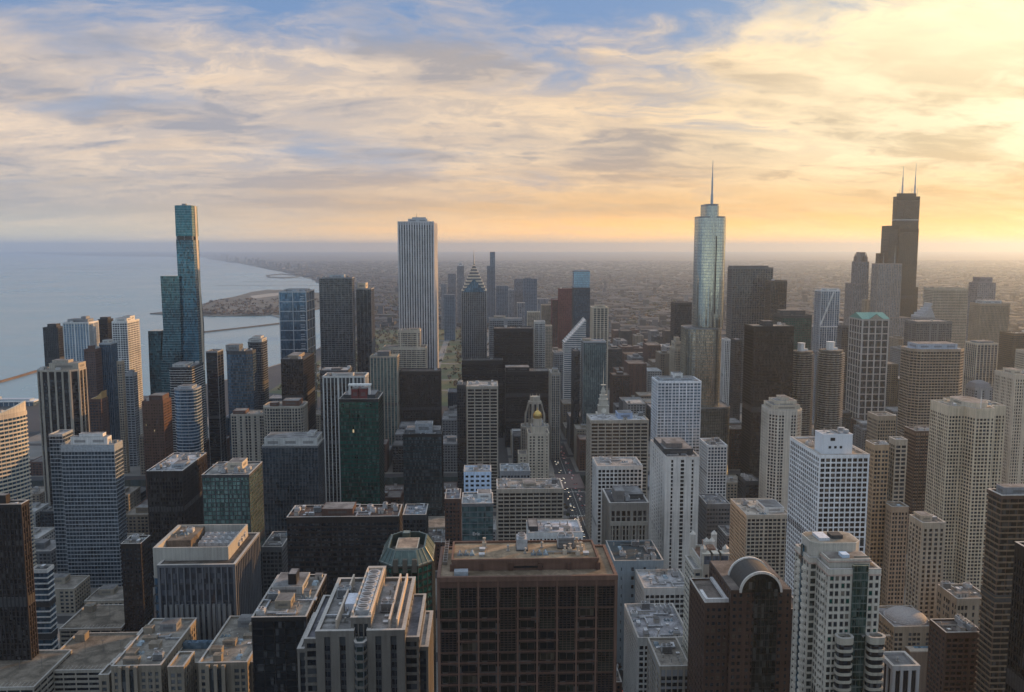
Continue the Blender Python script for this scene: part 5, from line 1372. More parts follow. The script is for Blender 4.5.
for q, za, zb2 in ((rect(X0, X1, Yg, Y1 - .3), Z0 - 1.7, Z0 - 1.0), (rect(X0 + 1.6, X1 - 2.4, Yg + 4, Y1 - .4), Z0 + 2.6, Z0 + 3.1), (rect(Xk, X1 - 1, Y1, Y1 + D_), zc - 8.6, zc - 7.9)):
    tr = MB(); tr.prism(offset(b.loc(q), .5), za, zb2); tr.build('pink_cornice', CTP, b.root)
bal = MB(); bal.prism([(.1, 2.4), (-1.0, 1.7), (-1.4, 0), (-1.0, -1.7), (.1, -2.4)], 0, 1.1)
bal_me = bal.mesh('balcony', CT)
low_b = MB()
for yy, xq in ((Yg + 4, X0), (Y1 + 4.5, Xk), (Y1 + D_ - 5, Xk)):
    nst = int(((Z0 if xq == X0 else zc - 9) - 5) // 3.3)
    for k in range(nst):
        zq = (Z0 if xq == X0 else zc - 9) - 4 - k * 3.3
        if k < 33:
            o = bpy.data.objects.new('balcony', bal_me); o.parent = b.root; o.location = (xq - ox, yy - oy, zq); COL.objects.link(o)
        else:
            low_b.prism([(xq - ox + p, yy - oy + q) for p, q in ((.1, 2.4), (-1.0, 1.7), (-1.4, 0), (-1.0, -1.7), (.1, -2.4))], zq, zq + 1.1)
o = low_b.build('lower_balcony', CT, b.root)
if o:
    o['kind'] = 'stuff'
tb = MB(); tb.box(Xk - .5 - ox, Xk + .2 - ox, Y1 + D_ * .42 - oy, Y1 + D_ * .58 - oy, 10, zc - 3); tb.build('teal_glass_strip', G_TEAL, b.root)
WVG = [(metal((0.4, 0.37, 0.33)), G_GREY), (metal((0.4, 0.37, 0.33)), glass((0.20, 0.18, 0.15), 0.3)), (metal((0.4, 0.37, 0.33)), G_GREEN)]
nx = max(1, round((X1 - X0) / 2.5))
b.windows((X0, Yg), (X1, Yg), 0, Z0 - 1, nx, round((Z0 - 1) / 3.3), 1.65, 2.0, WVG, 100, skip=lambda i, k: xg0 - 1.3 < X0 - ox + (i + .5) * (X1 - X0) / nx < xg1 + 1.3 or k * 3.3 < zl - 6)

# brown granite tower, bottom centre
Yo = 268
OB = wall((0.095, 0.053, 0.039)); OBR = wall((0.135, 0.078, 0.057))
X0, Z0 = at_y(438.5, 579, Yo); X1, _ = at_y(616, 579, Yo)
zpp = at_y(530, 559, Yo + 9)[1]
D_ = 20
while proj((X0 + X1) / 2, Yo + D_ - 4, zpp + 1)[1] > 541:
    D_ += 0.5
b = Bld('office_tower', 'huge brown granite tower with deep window grid and tan gravel roof, bottom centre', 'skyscraper', (X0 + X1) / 2, Yo + D_ / 2, 'brown granite tower')
b.box = (X0, X1, Yo, Yo + D_, Z0)
b.tier(rect(X0, X1, Yo, Yo + D_), 0, Z0, St(OBR, OB, glass((0.012, 0.013, 0.013), 0.12, 0.12, lit=0), 6.42, 3.75, 0.62, 0.5, 0.16, 0.32, (0.30, 0.23, 0.16), top=2.6), ph=0.7, coping=False)
zp = at_y(530, 559, Yo + 9)[1]
px0, px1 = X0 + 4.2, X1 - 5
b.block(rect(px0, px1, Yo + 6.5, Yo + D_ - 4), Z0 + .1, zp, OBR, 'roof_storey', (0.40, 0.30, 0.20), lou=False)
cp = MB()
for q in (rect(px0 - .3, px1 + .3, Yo + 6.2, Yo + 6.8), rect(px0 - .3, px1 + .3, Yo + D_ - 4.3, Yo + D_ - 3.7), rect(px0 - .3, px0 + .3, Yo + 6.9, Yo + D_ - 4.4), rect(px1 - .3, px1 + .3, Yo + 6.9, Yo + D_ - 4.4)):
    cp.prism(b.loc(q), zp + .36, zp + 1.1)
cp.build('roof_coping', OBR, b.root)
rc = MB(); n = 5
for i in range(n + 1):
    x = px0 + (px1 - px0) * i / n - b.o[0]
    rc.box(x - .7, x + .7, Yo + 5.9 - b.o[1], Yo + 6.5 - b.o[1], Z0 + .2, zp - .5)
rc.build('roof_pilaster', OB, b.root)
lo = MB(); lo.box(px0 + (px1 - px0) * .42 - b.o[0], px0 + (px1 - px0) * .62 - b.o[0], Yo + 6.2 - b.o[1], Yo + 6.6 - b.o[1], Z0 + 1, zp - 1.4); lo.build('louvre', BLACK, b.root)
for fx, fy in ((.22, .12), (.76, .15), (.88, .18), (.9, .5), (.78, .72), (.87, .78), (.82, .6)):
    m = MB(); xx, yy = px0 + (px1 - px0) * fx - b.o[0], Yo + D_ - 6 - (D_ - 14) * fy - b.o[1]
    m.box(xx - .7, xx + .7, yy - .7, yy + .7, zp + .4, zp + 2.0); m.cyl(xx, yy, zp + 2.0, zp + 3.4, .35, .3, 8); m.cyl(xx, yy, zp + 3.4, zp + 3.6, .6, .6, 8)
    m.build('roof_vent', wall((0.4, 0.34, 0.27)), b.root)
b.units(rect(px0, px1, Yo + 8, Yo + D_ - 6), zp + .36, 8, 21, ('vent_pipe', 'vent_pipe', 'duct'))
ld = MB()
for i in range(9):
    ld.box(X0 + .9 - b.o[0], X0 + 2.3 - b.o[0], Yo + 12 + i * 2.5 - b.o[1], Yo + 12.4 + i * 2.5 - b.o[1], Z0 + .2, Z0 + 1.3)
for x in (X0 + .9, X0 + 2.2):
    ld.box(x - b.o[0], x + .12 - b.o[0], Yo + 11 - b.o[1], Yo + 34 - b.o[1], Z0 + 1.3, Z0 + 1.5)
ld.build('davit_rail', metal((0.3, 0.27, 0.24)), b.root)
bu = MB(); bu.box(X0 + 5 - b.o[0], X0 + 9.5 - b.o[0], Yo + 2 - b.o[1], Yo + 4.6 - b.o[1], Z0 + .12, Z0 + 1.6); bu.build('tool_shed', LTSTEEL, b.root)
FR = metal((0.075, 0.045, 0.034), 0.6, 0.2)
WVO = [(FR, glass((0.008, 0.009, 0.009), 0.12, 0.12, blind=0.03)), (FR, glass((0.035, 0.029, 0.021), 0.15, 0.2, blind=0.0)), (FR, glass((0.006, 0.0085, 0.012), 0.25, 0.06, blind=0.03, var=.3)), (FR, glass((0.018, 0.021, 0.017), 0.2, 0.1, blind=0.0))]
nx = max(1, round((X1 - X0) / 6.42)); nz = max(1, round((Z0 - 2.6) / 3.75))
gr_ = random.Random(12)
tall = set()
cw, fh = (X1 - X0) / nx, (Z0 - 2.6) / nz
for k in range(nz - 2, -1, -2):                     # two-storey bays with a fine grid of bars, as the facade shows here and there
    for i in range(nx):
        if len(tall) < 120 and (k == nz - 2 or gr_.random() < .38):
            tall.add((i, k)); tall.add((i, k + 1))
            m = MB(); hw, hh = cw * .40, fh - .35
            m.box(-hw, hw, -.42, -.1, -hh, hh, 1)
            for q in range(5):
                x = -hw + 2 * hw * q / 4
                m.box(x - .07, x + .07, -.5, -.4, -hh, hh, 0)
            for q in range(9):
                zq = -hh + 2 * hh * q / 8
                m.box(-hw, hw, -.48, -.4, zq - .06, zq + .06, 0)
            me = m.mesh('window_bay', [FR, WVO[gr_.choice((0, 0, 2, 3))][1]])
            o = bpy.data.objects.new('window_bay', me); o.parent = b.root
            o.location = (X0 + (i + .5) * cw - b.o[0], Yo - b.o[1], (k + 1) * fh); COL.objects.link(o)
b.windows((X0, Yo), (X1, Yo), 0, Z0 - 2.6, nx, nz, 4.9, 2.5, WVO, 90, skip=lambda i, k: (i, k) in tall)

# octagonal green turret tower
Yv = 392
X0, Z0 = at_y(379, 566, Yv); X1, _ = at_y(431, 566, Yv)
b = Bld('apartment_tower', 'octagonal tower with pale green sloping glass crown around a sunken roof', 'tower', (X0 + X1) / 2, Yv + 17, 'octagonal turret tower')
oc = chamfer(X0, X1, Yv, Yv + 34, 6.2)
b.tier(oc, 0, Z0, St(wall((0.06, 0.065, 0.06)), BLACK, G_GREEN, 3.0, 3.5, 0.35, 0.25, 0.3, 0.2, (0.3, 0.28, 0.25), top=1), ph=0.3)
lp = b.loc(oc); CG = metal((0.075, 0.11, 0.10), 0.35, 0.5)
cr = MB(); p0, p1, p2 = offset(lp, .6), offset(lp, -3.2), offset(lp, -4.0)
for i in range(8):
    j = (i + 1) % 8
    cr.loft([[(*p0[i], Z0 - .1), (*p0[j], Z0 - .1), (*p2[j], Z0 - .1), (*p2[i], Z0 - .1)], [(*p1[i], Z0 + 6.2), (*p1[j], Z0 + 6.2), (*p2[j], Z0 + 6.2), (*p2[i], Z0 + 6.2)]])
cr.build('sloping_crown', CG, b.root)
RIBM = metal((0.14, 0.175, 0.16), 0.5, 0.3)
for i in range(8):
    ri = MB(); ri.bar((*p0[i], Z0), (*p1[i], Z0 + 6.3), .5); ri.build('crown_rib', RIBM, b.root)
    j = (i + 1) % 8
    for t in (.33, .66):
        a = (p0[i][0] + (p0[j][0] - p0[i][0]) * t, p0[i][1] + (p0[j][1] - p0[i][1]) * t, Z0); c = (p1[i][0] + (p1[j][0] - p1[i][0]) * t, p1[i][1] + (p1[j][1] - p1[i][1]) * t, Z0 + 6.3)
        ri = MB(); ri.bar(a, c, .3); ri.build('crown_rib', RIBM, b.root)
b.block(rect(X0 + 7, X1 - 7, Yv + 9, Yv + 24), Z0 + .2, Z0 + 5, wall((0.45, 0.41, 0.33)), 'mechanical_penthouse', (0.4, 0.32, 0.25))
b.block(rect(X0 + 9, X1 - 12, Yv + 25, Yv + 29), Z0 + .2, Z0 + 7, CG, 'stair_tower', (0.25, 0.3, 0.28), lou=False)
dn = MB()
for fx in (.32, .5, .68):
    xx = X0 + (X1 - X0) * fx - b.o[0]; dn.box(xx - 1.1, xx + 1.1, Yv - .9 - b.o[1], Yv + 2 - b.o[1], Z0 - 3.2, Z0 + 3)
dn.build('dormer', wall((0.10, 0.095, 0.08)), b.root)

# big foreground hotel block with rooftop fans
Yh = 318
X0, Z0 = at_y(318, 634, Yh); X1, _ = at_y(403, 634, Yh)
HS = wall((0.145, 0.132, 0.115))
b = Bld('hotel', 'grey stone tower with round central glass bay and a row of rooftop fans', 'hotel', (X0 + X1) / 2, Yh + 26, 'fan-roofed stone tower')
b.box = (X0, X1, Yh, Yh + 52, Z0)
HST = St(HS, DKGREY, glass((0.03, 0.035, 0.045), 0.3), 6.4, 3.5, 3.5, 0.8, 0.3, 0.12, (0.34, 0.33, 0.32), top=4)
W = X1 - X0
xa, xc = X0 + W * .40, X0 + W * .60
b.tier(rect(X0, xa, Yh, Yh + 52), 0, Z0, HST, ph=1.4)
b.tier(rect(xc, X1, Yh, Yh + 52), 0, Z0, HST, ph=1.4)
b.tier(rect(xa + .2, xc - .2, Yh + 2, Yh + 54), 0, Z0 + 4.2, HST.but(bay=2.2, pw=.5), ph=1.6)
b.tier([(xa + .5, Yh + 1.9), (xa + 1.2, Yh - 1.2), (xa + W * .06, Yh - 3), (xc - W * .06, Yh - 3), (xc - 1.2, Yh - 1.2), (xc - .5, Yh + 1.9)], 0, Z0 - 3, St(STEEL, HS, glass((0.035, 0.06, 0.06), 0.5), 2.2, 3.5, .2, .15, .3, .35, (.15, .2, .2), top=0), ph=.6)
b.tier(rect(X0 - 5.5, X0 - .3, Yh + 3, Yh + 44), 0, Z0 - 4, St(HS, HS, G_DARK, 4.4, 3.5, .8, .3, .3, .5, (.2, .2, .22)), ph=.9)
b.tier(rect(X1 + .3, X1 + 5.5, Yh + 3, Yh + 44), 0, Z0 - 4, St(HS, HS, G_DARK, 4.4, 3.5, .8, .3, .3, .5, (.2, .2, .22)), ph=.9)
b.tier(rect(X0 - 8.5, X0 - 5.8, Yh + 6, Yh + 38), 0, Z0 - 9, HST, ph=.6); b.tier(rect(X1 + 5.8, X1 + 8.5, Yh + 6, Yh + 38), 0, Z0 - 9, HST, ph=.6)
sc = MB()
for x in (xa - .2, xc + .2, X0 + W * .2, X0 + W * .83, X0 + W * .92):
    sc.box(x - .35 - b.o[0], x + .35 - b.o[0], Yh + 3 - b.o[1], Yh + 50 - b.o[1], Z0 + .15, Z0 + (7.2 if abs(x - xa) < 1 or abs(x - xc) < 1 else 4.2))
sc.box(xa - b.o[0], xc - b.o[0], Yh + 49.6 - b.o[1], Yh + 50.2 - b.o[1], Z0 + .15, Z0 + 7.19)
sc.build('roof_screen', wall((0.5, 0.42, 0.34)), b.root)
for k in range(7):
    o = bpy.data.objects.new('cooling_fan', unit_mesh('cooling_fan')); o.parent = b.root; o.scale = (1.25, 1.2, 1)
    o.location = ((xa + xc) / 2 - b.o[0], Yh + 8 + k * 6.0 - b.o[1], Z0 + 4.4); COL.objects.link(o)
b.units(rect(X0 + 1, xa - 1, Yh + 2, Yh + 48), Z0, 7, 31); b.units(rect(xc + 1, X1 - 4, Yh + 2, Yh + 48), Z0, 8, 37, ('vent_pipe', 'duct', 'vent_pipe', 'air_handler'))
wb = MB(); wb.box(X0 + W * .22 - b.o[0], X0 + W * .36 - b.o[0], Yh + 20 - b.o[1], Yh + 31 - b.o[1], Z0 + .12, Z0 + 3.4); wb.build('white_roof_unit', wall((0.6, 0.62, 0.68)), b.root)
WVH = [(metal((0.12, 0.12, 0.12)), glass((0.025, 0.03, 0.04), 0.3)), (metal((0.12, 0.12, 0.12)), G_GREY), (metal((0.12, 0.12, 0.12)), G_BLACK)]
for p, q in ((X0, xa), (xc, X1)):
    b.windows((p, Yh), (q, Yh), 0, Z0 - 4, max(1, round((q - p) / 6.4)), round((Z0 - 4) / 3.5), 2.7, 2.4, WVH, 48)

# dark glass block with cluttered pale roof
b = B('office_block', 'black glass block with gridded face and cluttered pale roof between two stone towers', 'building', 252, 306, 619, 420, St(BRONZE, BLACK, G_BLACK, 5.6, 3.9, .3, .25, .2, .1, (0.3, 0.28, 0.25), top=1), xs=326, ref='cluttered-roof black block', nu=16, pent=[(.32, .62, .22, .4, 4, wall((0.3, 0.26, 0.2))), (.1, .7, .55, .92, 4, wall((0.35, 0.34, 0.32))), (.4, .56, .6, .75, 10, BLACK)])

# finned hospital pavilion
Yf = 545
X0, Z0 = at_y(159, 566, Yf); X1, _ = at_y(234, 566, Yf)
FN = wall((0.12, 0.125, 0.135)); WB = wall((0.36, 0.34, 0.30))
b = Bld('hospital', 'grey hospital pavilion with tall stone fins and an open white-walled roof yard', 'hospital', (X0 + X1) / 2, Yf + 36, 'finned hospital pavilion')
D_ = depth_for(X1, Z0, Yf, 258); b.box = (X0, X1, Yf, Yf + D_, Z0)
b.tier(rect(X0, X1, Yf, Yf + D_), 0, Z0, St(FN, DKGREY, glass((0.06, 0.07, 0.09), 0.35, bay=1.5), 4.1, 12, 0.9, 1.0, 0.05, 0.3, (0.13, 0.11, 0.09), top=0), ph=0.8)
b.tier(rect(X0 - 8, X0 - .3, Yf + 12, Yf + D_ - 5), 0, Z0 - 12, St(STEEL, DKGREY, G_BLUE, 4, 6, .3, .2, .2, .3, (.3, .32, .34)), ph=.5)
zw = Z0 + 9
sw = MB()
ox, oy = b.o
for q in (rect(X0 - 7, X1 - 6, Yf + 9, Yf + 10), rect(X1 - 7, X1 - 6, Yf + 10.05, Yf + D_ - 4), rect(X0 - 7, X0 - 4.5, Yf + 10.05, Yf + D_ - 4), rect(X0 - 4.4, X1 - 7.1, Yf + D_ - 5, Yf + D_ - 4)):
    sw.prism(b.loc(q), Z0 - 11.5 if q[0][0] < X0 - 5 else Z0 + .1, zw)
sw.build('screen_wall', WB, b.root)
dk = MB(); dk.box(X0 - 5 - ox, X1 - 7 - ox, Yf + 10 - oy, Yf + D_ - 5 - oy, Z0 + .2, Z0 + 1); dk.box(X0 - 4 - ox, X0 + 12 - ox, Yf + 26 - oy, Yf + D_ - 5.1 - oy, Z0 + 1, zw - 1)
dk.build('roof_deck', roofing((0.22, 0.18, 0.14)), b.root)
for k in range(3):
    for i in range(6):
        o = bpy.data.objects.new('cooling_fan', unit_mesh('cooling_fan')); o.parent = b.root
        o.location = (X0 + 17 + i * 4.8 - ox, Yf + 34 + k * 7 - oy, Z0 + 1.5 + k * .6); COL.objects.link(o)
b.units(rect(X0 - 4, X0 + 12, Yf + 28, Yf + D_ - 8), zw - 1, 4, 8)
zf = MB()
for i in range(1, 14):                              # lower, thicker run of fins under a string course
    x = X0 + (X1 - X0) * i / 14 - ox
    zf.box(x - .9, x + .9, Yf - 1.5 - oy, Yf - oy, 0, Z0 - 26)
zf.build('stone_fin', wall((0.17, 0.17, 0.165)), b.root)

# sand hospital in front, with corner bays and light courts
Yp = 470
HL = wall((0.23, 0.195, 0.15))
X0, Z0 = at_y(112, 668, Yp); X1, _ = at_y(246, 668, Yp)
b = Bld('hospital', 'sand stone hospital with two long flat wings and stepped bays at the bottom left', 'hospital', (X0 + X1) / 2, Yp + 30, 'sand stone hospital')
b.box = (X0 - 6, X1 + 6, Yp, Yp + 66, Z0)
HSS = St(HL, HL, glass((0.08, 0.09, 0.10), 0.3), 3.8, 3.8, 1.7, .4, .4, .2, (0.30, 0.28, 0.245), top=2)
W = X1 - X0
def wing(x0, x1, y0, y1, z):
    b.tier(rect(x0, x1, y0, y1), 0, z, HSS, ph=1.3)
wing(X0, X0 + W * .36, Yp, Yp + 62, Z0); wing(X0 + W * .64, X1, Yp + 2, Yp + 64, Z0)
wing(X0 + W * .36 + .3, X0 + W * .64 - .3, Yp + 14, Yp + 36, Z0 - 6)
wing(X0 + W * .44, X0 + W * .55, Yp - 4, Yp + 13.6, Z0 + 1)
for x, y in ((X0 - 3.2, Yp + 8), (X0 - 3.2, Yp + 26), (X0 - 3.2, Yp + 44)):
    wing(x, x + 2.9, y, y + 9, Z0 - 2)
for x, y in ((X1 + .3, Yp + 8), (X1 + .3, Yp + 24), (X1 + .3, Yp + 40)):
    wing(x, x + 3.6, y, y + 10, Z0 - 3)
for x in (X0 + 4, X0 + W * .64 + 5):
    bay = MB()
    for i in range(3):
        bay.box(x + i * 4.4 - b.o[0], x + i * 4.4 + 2.0 - b.o[0], Yp - 2.6 - b.o[1], Yp - .6 - b.o[1], 0, Z0 + 1.5)
    bay.build('stone_bay', HL, b.root)
    gbm = MB(); gbm.box(x + 2.05 - b.o[0], x + 8.75 - b.o[0], Yp - 1.9 - b.o[1], Yp - .6 - b.o[1], 0, Z0 - 1); gbm.build('glass_bay', G_GREY, b.root)
for x, y in ((X0 + W * .2, Yp + 50), (X0 + W * .82, Yp + 54)):
    b.block(rect(x - 5, x + 5, y - 4, y + 5), Z0 + .1, Z0 + 4.5, wall((0.2, 0.2, 0.2)), roofc=(.2, .2, .2))
hr = random.Random(8)
for x0_, x1_, y0_, y1_ in ((X0, X0 + W * .36, Yp + 3, Yp + 60), (X0 + W * .64, X1, Yp + 4, Yp + 62)):
    for i in range(5):
        xx, yy = hr.uniform(x0_ + 1, x1_ - 9), y0_ + (y1_ - y0_ - 8) * i / 5
        wq, dq, hq = hr.uniform(4, 9), hr.uniform(3, 7), hr.uniform(1.6, 4.2)
        b.block(rect(xx, xx + wq, yy, yy + dq), Z0 + .1, Z0 + hq, HL, 'roof_storey', (.24, .21, .17))
for i in range(4):
    b.tier(rect(X0 + W * (.37 + .065 * i), X0 + W * (.425 + .065 * i), Yp + 37, Yp + 44 + 4 * (i % 2)), 0, Z0 - 9 - 3 * (i % 3), HSS, ph=1.2)
for i in range(3):
    b.tier(rect(X0 - 9 - 3 * i, X0 - 4 - 3 * i, Yp + 4 + 15 * i, Yp + 16 + 15 * i), 0, Z0 - 7 - 4 * i, HSS, ph=1.2)
sk = MB(); sk.box(X0 + W * .37 - b.o[0], X0 + W * .6 - b.o[0], Yp + 34 - b.o[1], Yp + 38 - b.o[1], Z0 - 5.8, Z0 - 2); sk.build('skylight', G_LBLUE, b.root)
b.units(rect(X0, X0 + W * .36, Yp + 2, Yp + 44), Z0, 4, 12, ('vent_pipe', 'stair_hut')); b.units(rect(X0 + W * .64, X1, Yp + 4, Yp + 46), Z0, 4, 13, ('vent_pipe',))
WVS = [(metal((0.1, 0.1, 0.1)), glass((0.08, 0.09, 0.10), 0.3)), (metal((0.1, 0.1, 0.1)), G_DARK)]
b.windows((X0 + W * .64, Yp + 2), (X1, Yp + 2), 0, Z0 - 2, max(1, round(W * .36 / 3.8)), round((Z0 - 2) / 3.8), 2, 2.1, WVS, 60)

# flat parking decks at the bottom left
def deck(label, xl, xr, yf, yb, z, ref, roofc=(0.25, 0.215, 0.17), lots=True):
    xa, ya = at_ground(xl, yf, z); xb, yb_ = at_ground(xr, yb, z)
    xc = at_ground(xr, yf, z)[0]
    b = Bld('parking_garage', label, 'garage', (xa + xc) / 2, (ya + yb_) / 2, ref)
    p = rect(xa, xc, ya, yb_); b.box = (xa, xc, ya, yb_, z)
    b.tier(p, 0, z, St(LIME, LIME, G_BLACK, 8, 3.6, .8, .25, .45, .4, roofc, top=0), ph=1.0)
    b.block(rect(xa + 4, xa + 11, yb_ - 12, yb_ - 5), z + .1, z + 5, HL, 'stair_hut', (.3, .28, .24), lou=False)
    ln = MB(); x = xa + 14
    while x < xc - 4:
        ln.box(x - b.o[0], x + .15 - b.o[0], ya + 3 - b.o[1], ya + 8 - b.o[1], z + .124, z + .128); x += 2.7
    ln.build('parking_line', wall((0.5, 0.5, 0.48)), b.root)
    for i in range(4):
        m = MB(); xx = xa + (xc - xa) * (i + .5) / 4 - b.o[0]; yy = (ya + yb_) / 2 - b.o[1]
        m.cyl(xx, yy, z + .1, z + 8, .14, .1, 6); m.box(xx - 1.2, xx + 1.2, yy - .12, yy + .12, z + 8, z + 8.2); m.build('deck_lamp', metal((.2, .2, .2)), b.root)
    return b


deck('tan parking deck with lamp posts left of the sand stone hospital', 38, 112, 672, 634, 32, 'lamp-post parking deck')
deck('tan parking deck cut by the lower left frame corner', -60, 32, 690, 652, 34, 'corner parking deck')
d3 = deck('plain tan flat roof below the striped blue-white tower', 60, 120, 630, 606, 24, 'plain tan flat roof')

# low buildings right of the brown granite tower
b = B('shop_building', 'pale two-level store building with white-edged roofs and dark air units', 'building', 636, 690, 590, 570, S_PALEG.but(roof=(0.45, 0.45, 0.46)), 34, ref='white-edged store', nu=5, ph=1.6)
b = B('shop_building', 'white rimmed store with cluttered roof in front of the white-edged store', 'building', 625, 690, 640, 500, S_PALEG.but(roof=(0.38, 0.38, 0.4)), 50, ref='white-rimmed store', nu=14, ph=1.6)
b = B('shop_building', 'small stone block with dark mansard edge on the shaded street corner', 'building', 648, 690, 668, 440, S_GREYG.but(pier=LIME, roof=(0.33, 0.3, 0.26), top=4), 34, ref='corner stone block', nu=4)
b = B('shopping_centre', 'wide low building with flat dark teal roof and pale blue side walls', 'building', 606, 663, 562, 608, St(wall((0.22, 0.28, 0.32)), wall((0.22, 0.28, 0.32)), G_DARK, 9, 7, 7, .2, .6, .25, (0.08, 0.10, 0.11), top=2), 44, ref='teal flat-roofed centre', nu=6)
b = B('office_building', 'grey-ribbed low annex at the foot of the green-strip cream tower', 'building', 880, 918, 668, 360, St(wall((.36, .36, .36)), DKGREY, G_BLACK, 4, 20, 1.4, .6, .05, .2, (.2, .2, .2), top=1), 34, ref='grey-ribbed annex', nu=5)

# south side towers far beyond, in the haze
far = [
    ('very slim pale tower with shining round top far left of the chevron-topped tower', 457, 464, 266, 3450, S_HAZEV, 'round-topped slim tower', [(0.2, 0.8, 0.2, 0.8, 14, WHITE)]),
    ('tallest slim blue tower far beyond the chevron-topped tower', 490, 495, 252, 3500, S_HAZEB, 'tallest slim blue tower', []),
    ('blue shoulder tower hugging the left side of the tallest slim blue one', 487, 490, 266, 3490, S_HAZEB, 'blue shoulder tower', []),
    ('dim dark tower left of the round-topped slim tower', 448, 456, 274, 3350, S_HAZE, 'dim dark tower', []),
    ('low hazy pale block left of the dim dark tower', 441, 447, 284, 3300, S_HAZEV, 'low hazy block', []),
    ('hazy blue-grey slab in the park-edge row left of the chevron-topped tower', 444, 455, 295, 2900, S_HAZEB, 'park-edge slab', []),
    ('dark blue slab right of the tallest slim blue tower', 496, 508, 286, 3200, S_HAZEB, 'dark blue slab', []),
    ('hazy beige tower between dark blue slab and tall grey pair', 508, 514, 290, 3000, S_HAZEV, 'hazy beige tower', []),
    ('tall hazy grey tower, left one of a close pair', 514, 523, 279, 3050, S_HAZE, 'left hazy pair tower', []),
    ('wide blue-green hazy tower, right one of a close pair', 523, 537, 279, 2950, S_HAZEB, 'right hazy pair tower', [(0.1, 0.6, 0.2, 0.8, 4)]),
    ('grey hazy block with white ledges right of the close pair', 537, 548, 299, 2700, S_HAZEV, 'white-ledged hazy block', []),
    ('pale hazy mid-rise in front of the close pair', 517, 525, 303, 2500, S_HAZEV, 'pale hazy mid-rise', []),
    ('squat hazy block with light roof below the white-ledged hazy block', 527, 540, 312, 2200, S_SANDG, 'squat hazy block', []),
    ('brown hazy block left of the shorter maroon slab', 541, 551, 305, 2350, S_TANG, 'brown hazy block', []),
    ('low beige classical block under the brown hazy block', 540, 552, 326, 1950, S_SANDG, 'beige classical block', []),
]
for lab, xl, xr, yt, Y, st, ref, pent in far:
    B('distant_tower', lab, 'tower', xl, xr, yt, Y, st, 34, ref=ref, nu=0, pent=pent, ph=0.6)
# ------------------------------------------------------------------ ground, lake, shore, streets
def gpoly(pts, z):
    return [at_ground(x, y, z) for x, y in pts]


m, g = new_mat("city_ground")
geo = g.node('ShaderNodeNewGeometry').outputs['Position']
a = g.noise(geo, 0.004, 6.0, 0.65); c = g.noise(geo, 0.05, 4.0, 0.6); e = g.noise(geo, 0.0006, 5.0, 0.6)
col = g.mix(g.ramp01(a, 0.35, 0.65), (0.026, 0.030, 0.037), (0.040, 0.042, 0.047))
col = g.mix(g.math('MULTIPLY', g.ramp01(e, 0.48, 0.62), 0.6), col, (0.055, 0.06, 0.035))
col = g.mix(g.math('MULTIPLY', g.ramp01(c, 0.55, 0.75), 0.6), col, (0.09, 0.09, 0.095))
principled(g, Base_Color=col, Roughness=0.9)
GROUND = m
m, g = new_mat("lake_water")
geo = g.node('ShaderNodeNewGeometry').outputs['Position']
w1 = g.noise(g.vmath('MULTIPLY', geo, (1.0, 1.6, 1.0)), 0.06, 6.0, 0.65, 0.4); w2 = g.noise(geo, 0.0013, 4.0, 0.6)
bp = g.node('ShaderNodeBump', {'Strength': 0.25, 'Distance': 1.2, 'Height': w1})
principled(g, Base_Color=g.mix(g.ramp01(w2, 0.35, 0.65), (0.10, 0.21, 0.26), (0.13, 0.25, 0.30)), Roughness=g.ramp01(w2, 0.3, 0.7, 0.20, 0.28), IOR=1.6, Normal=bp.outputs[0])
WATER = m
ASPH = wall((0.045, 0.045, 0.047), 0.85); PAVE = wall((0.19, 0.18, 0.165), 0.9); MARK = wall((0.55, 0.55, 0.5))
m, g = new_mat("grass")
geo = g.node('ShaderNodeNewGeometry').outputs['Position']
a = g.noise(geo, 0.02, 5.0, 0.6)
principled(g, Base_Color=g.mix(g.ramp01(a, 0.4, 0.6), (0.05, 0.075, 0.025), (0.10, 0.085, 0.04)), Roughness=0.95)
GRASS = m

FAR = 60000.0        # a flat sheet this long ends near the curved earth's horizon
# shoreline, near to far, from the visible shore in the photo
shore = [(-760, -3000), (-760, 900), (-1020, 1150), (-1050, 1780), (-700, 1830), (-610, 2050), (-520, 2450), (-500, 2900), (-540, 3300)]
far_sh = gpoly([(322, 285), (312, 279), (285, 272.5), (262, 268), (238, 263), (216, 260.0), (206, 258.8), (214, 257.6), (165, 256.8), (110, 256.2)], 0)
land = shore + far_sh
land += [(land[-1][0] * 1.2, land[-1][1] * 1.1), (-33000, FAR), (FAR, FAR), (FAR, -3000)]
mb = MB(); mb.add([(x, y, 0.0) for x, y in land], [tuple(range(len(land)))])
gr = structure('ground', mb, GROUND)
lk = MB(); lk.add([(-FAR, -3000, -2.5), (FAR, -3000, -2.5), (FAR, FAR, -2.5), (-FAR, FAR, -2.5)], [(0, 1, 2, 3)])
structure('lake', lk, WATER)
sw = MB()
for p, q in zip(shore, shore[1:]):
    sw.loft([[(p[0] - 2, p[1], -3), (p[0] + 2, p[1], -3), (q[0] + 2, q[1], -3), (q[0] - 2, q[1], -3)], [(p[0] - 2, p[1], .8), (p[0] + 2, p[1], .8), (q[0] + 2, q[1], .8), (q[0] - 2, q[1], .8)]])
structure('shore_wall', sw, PAVE)
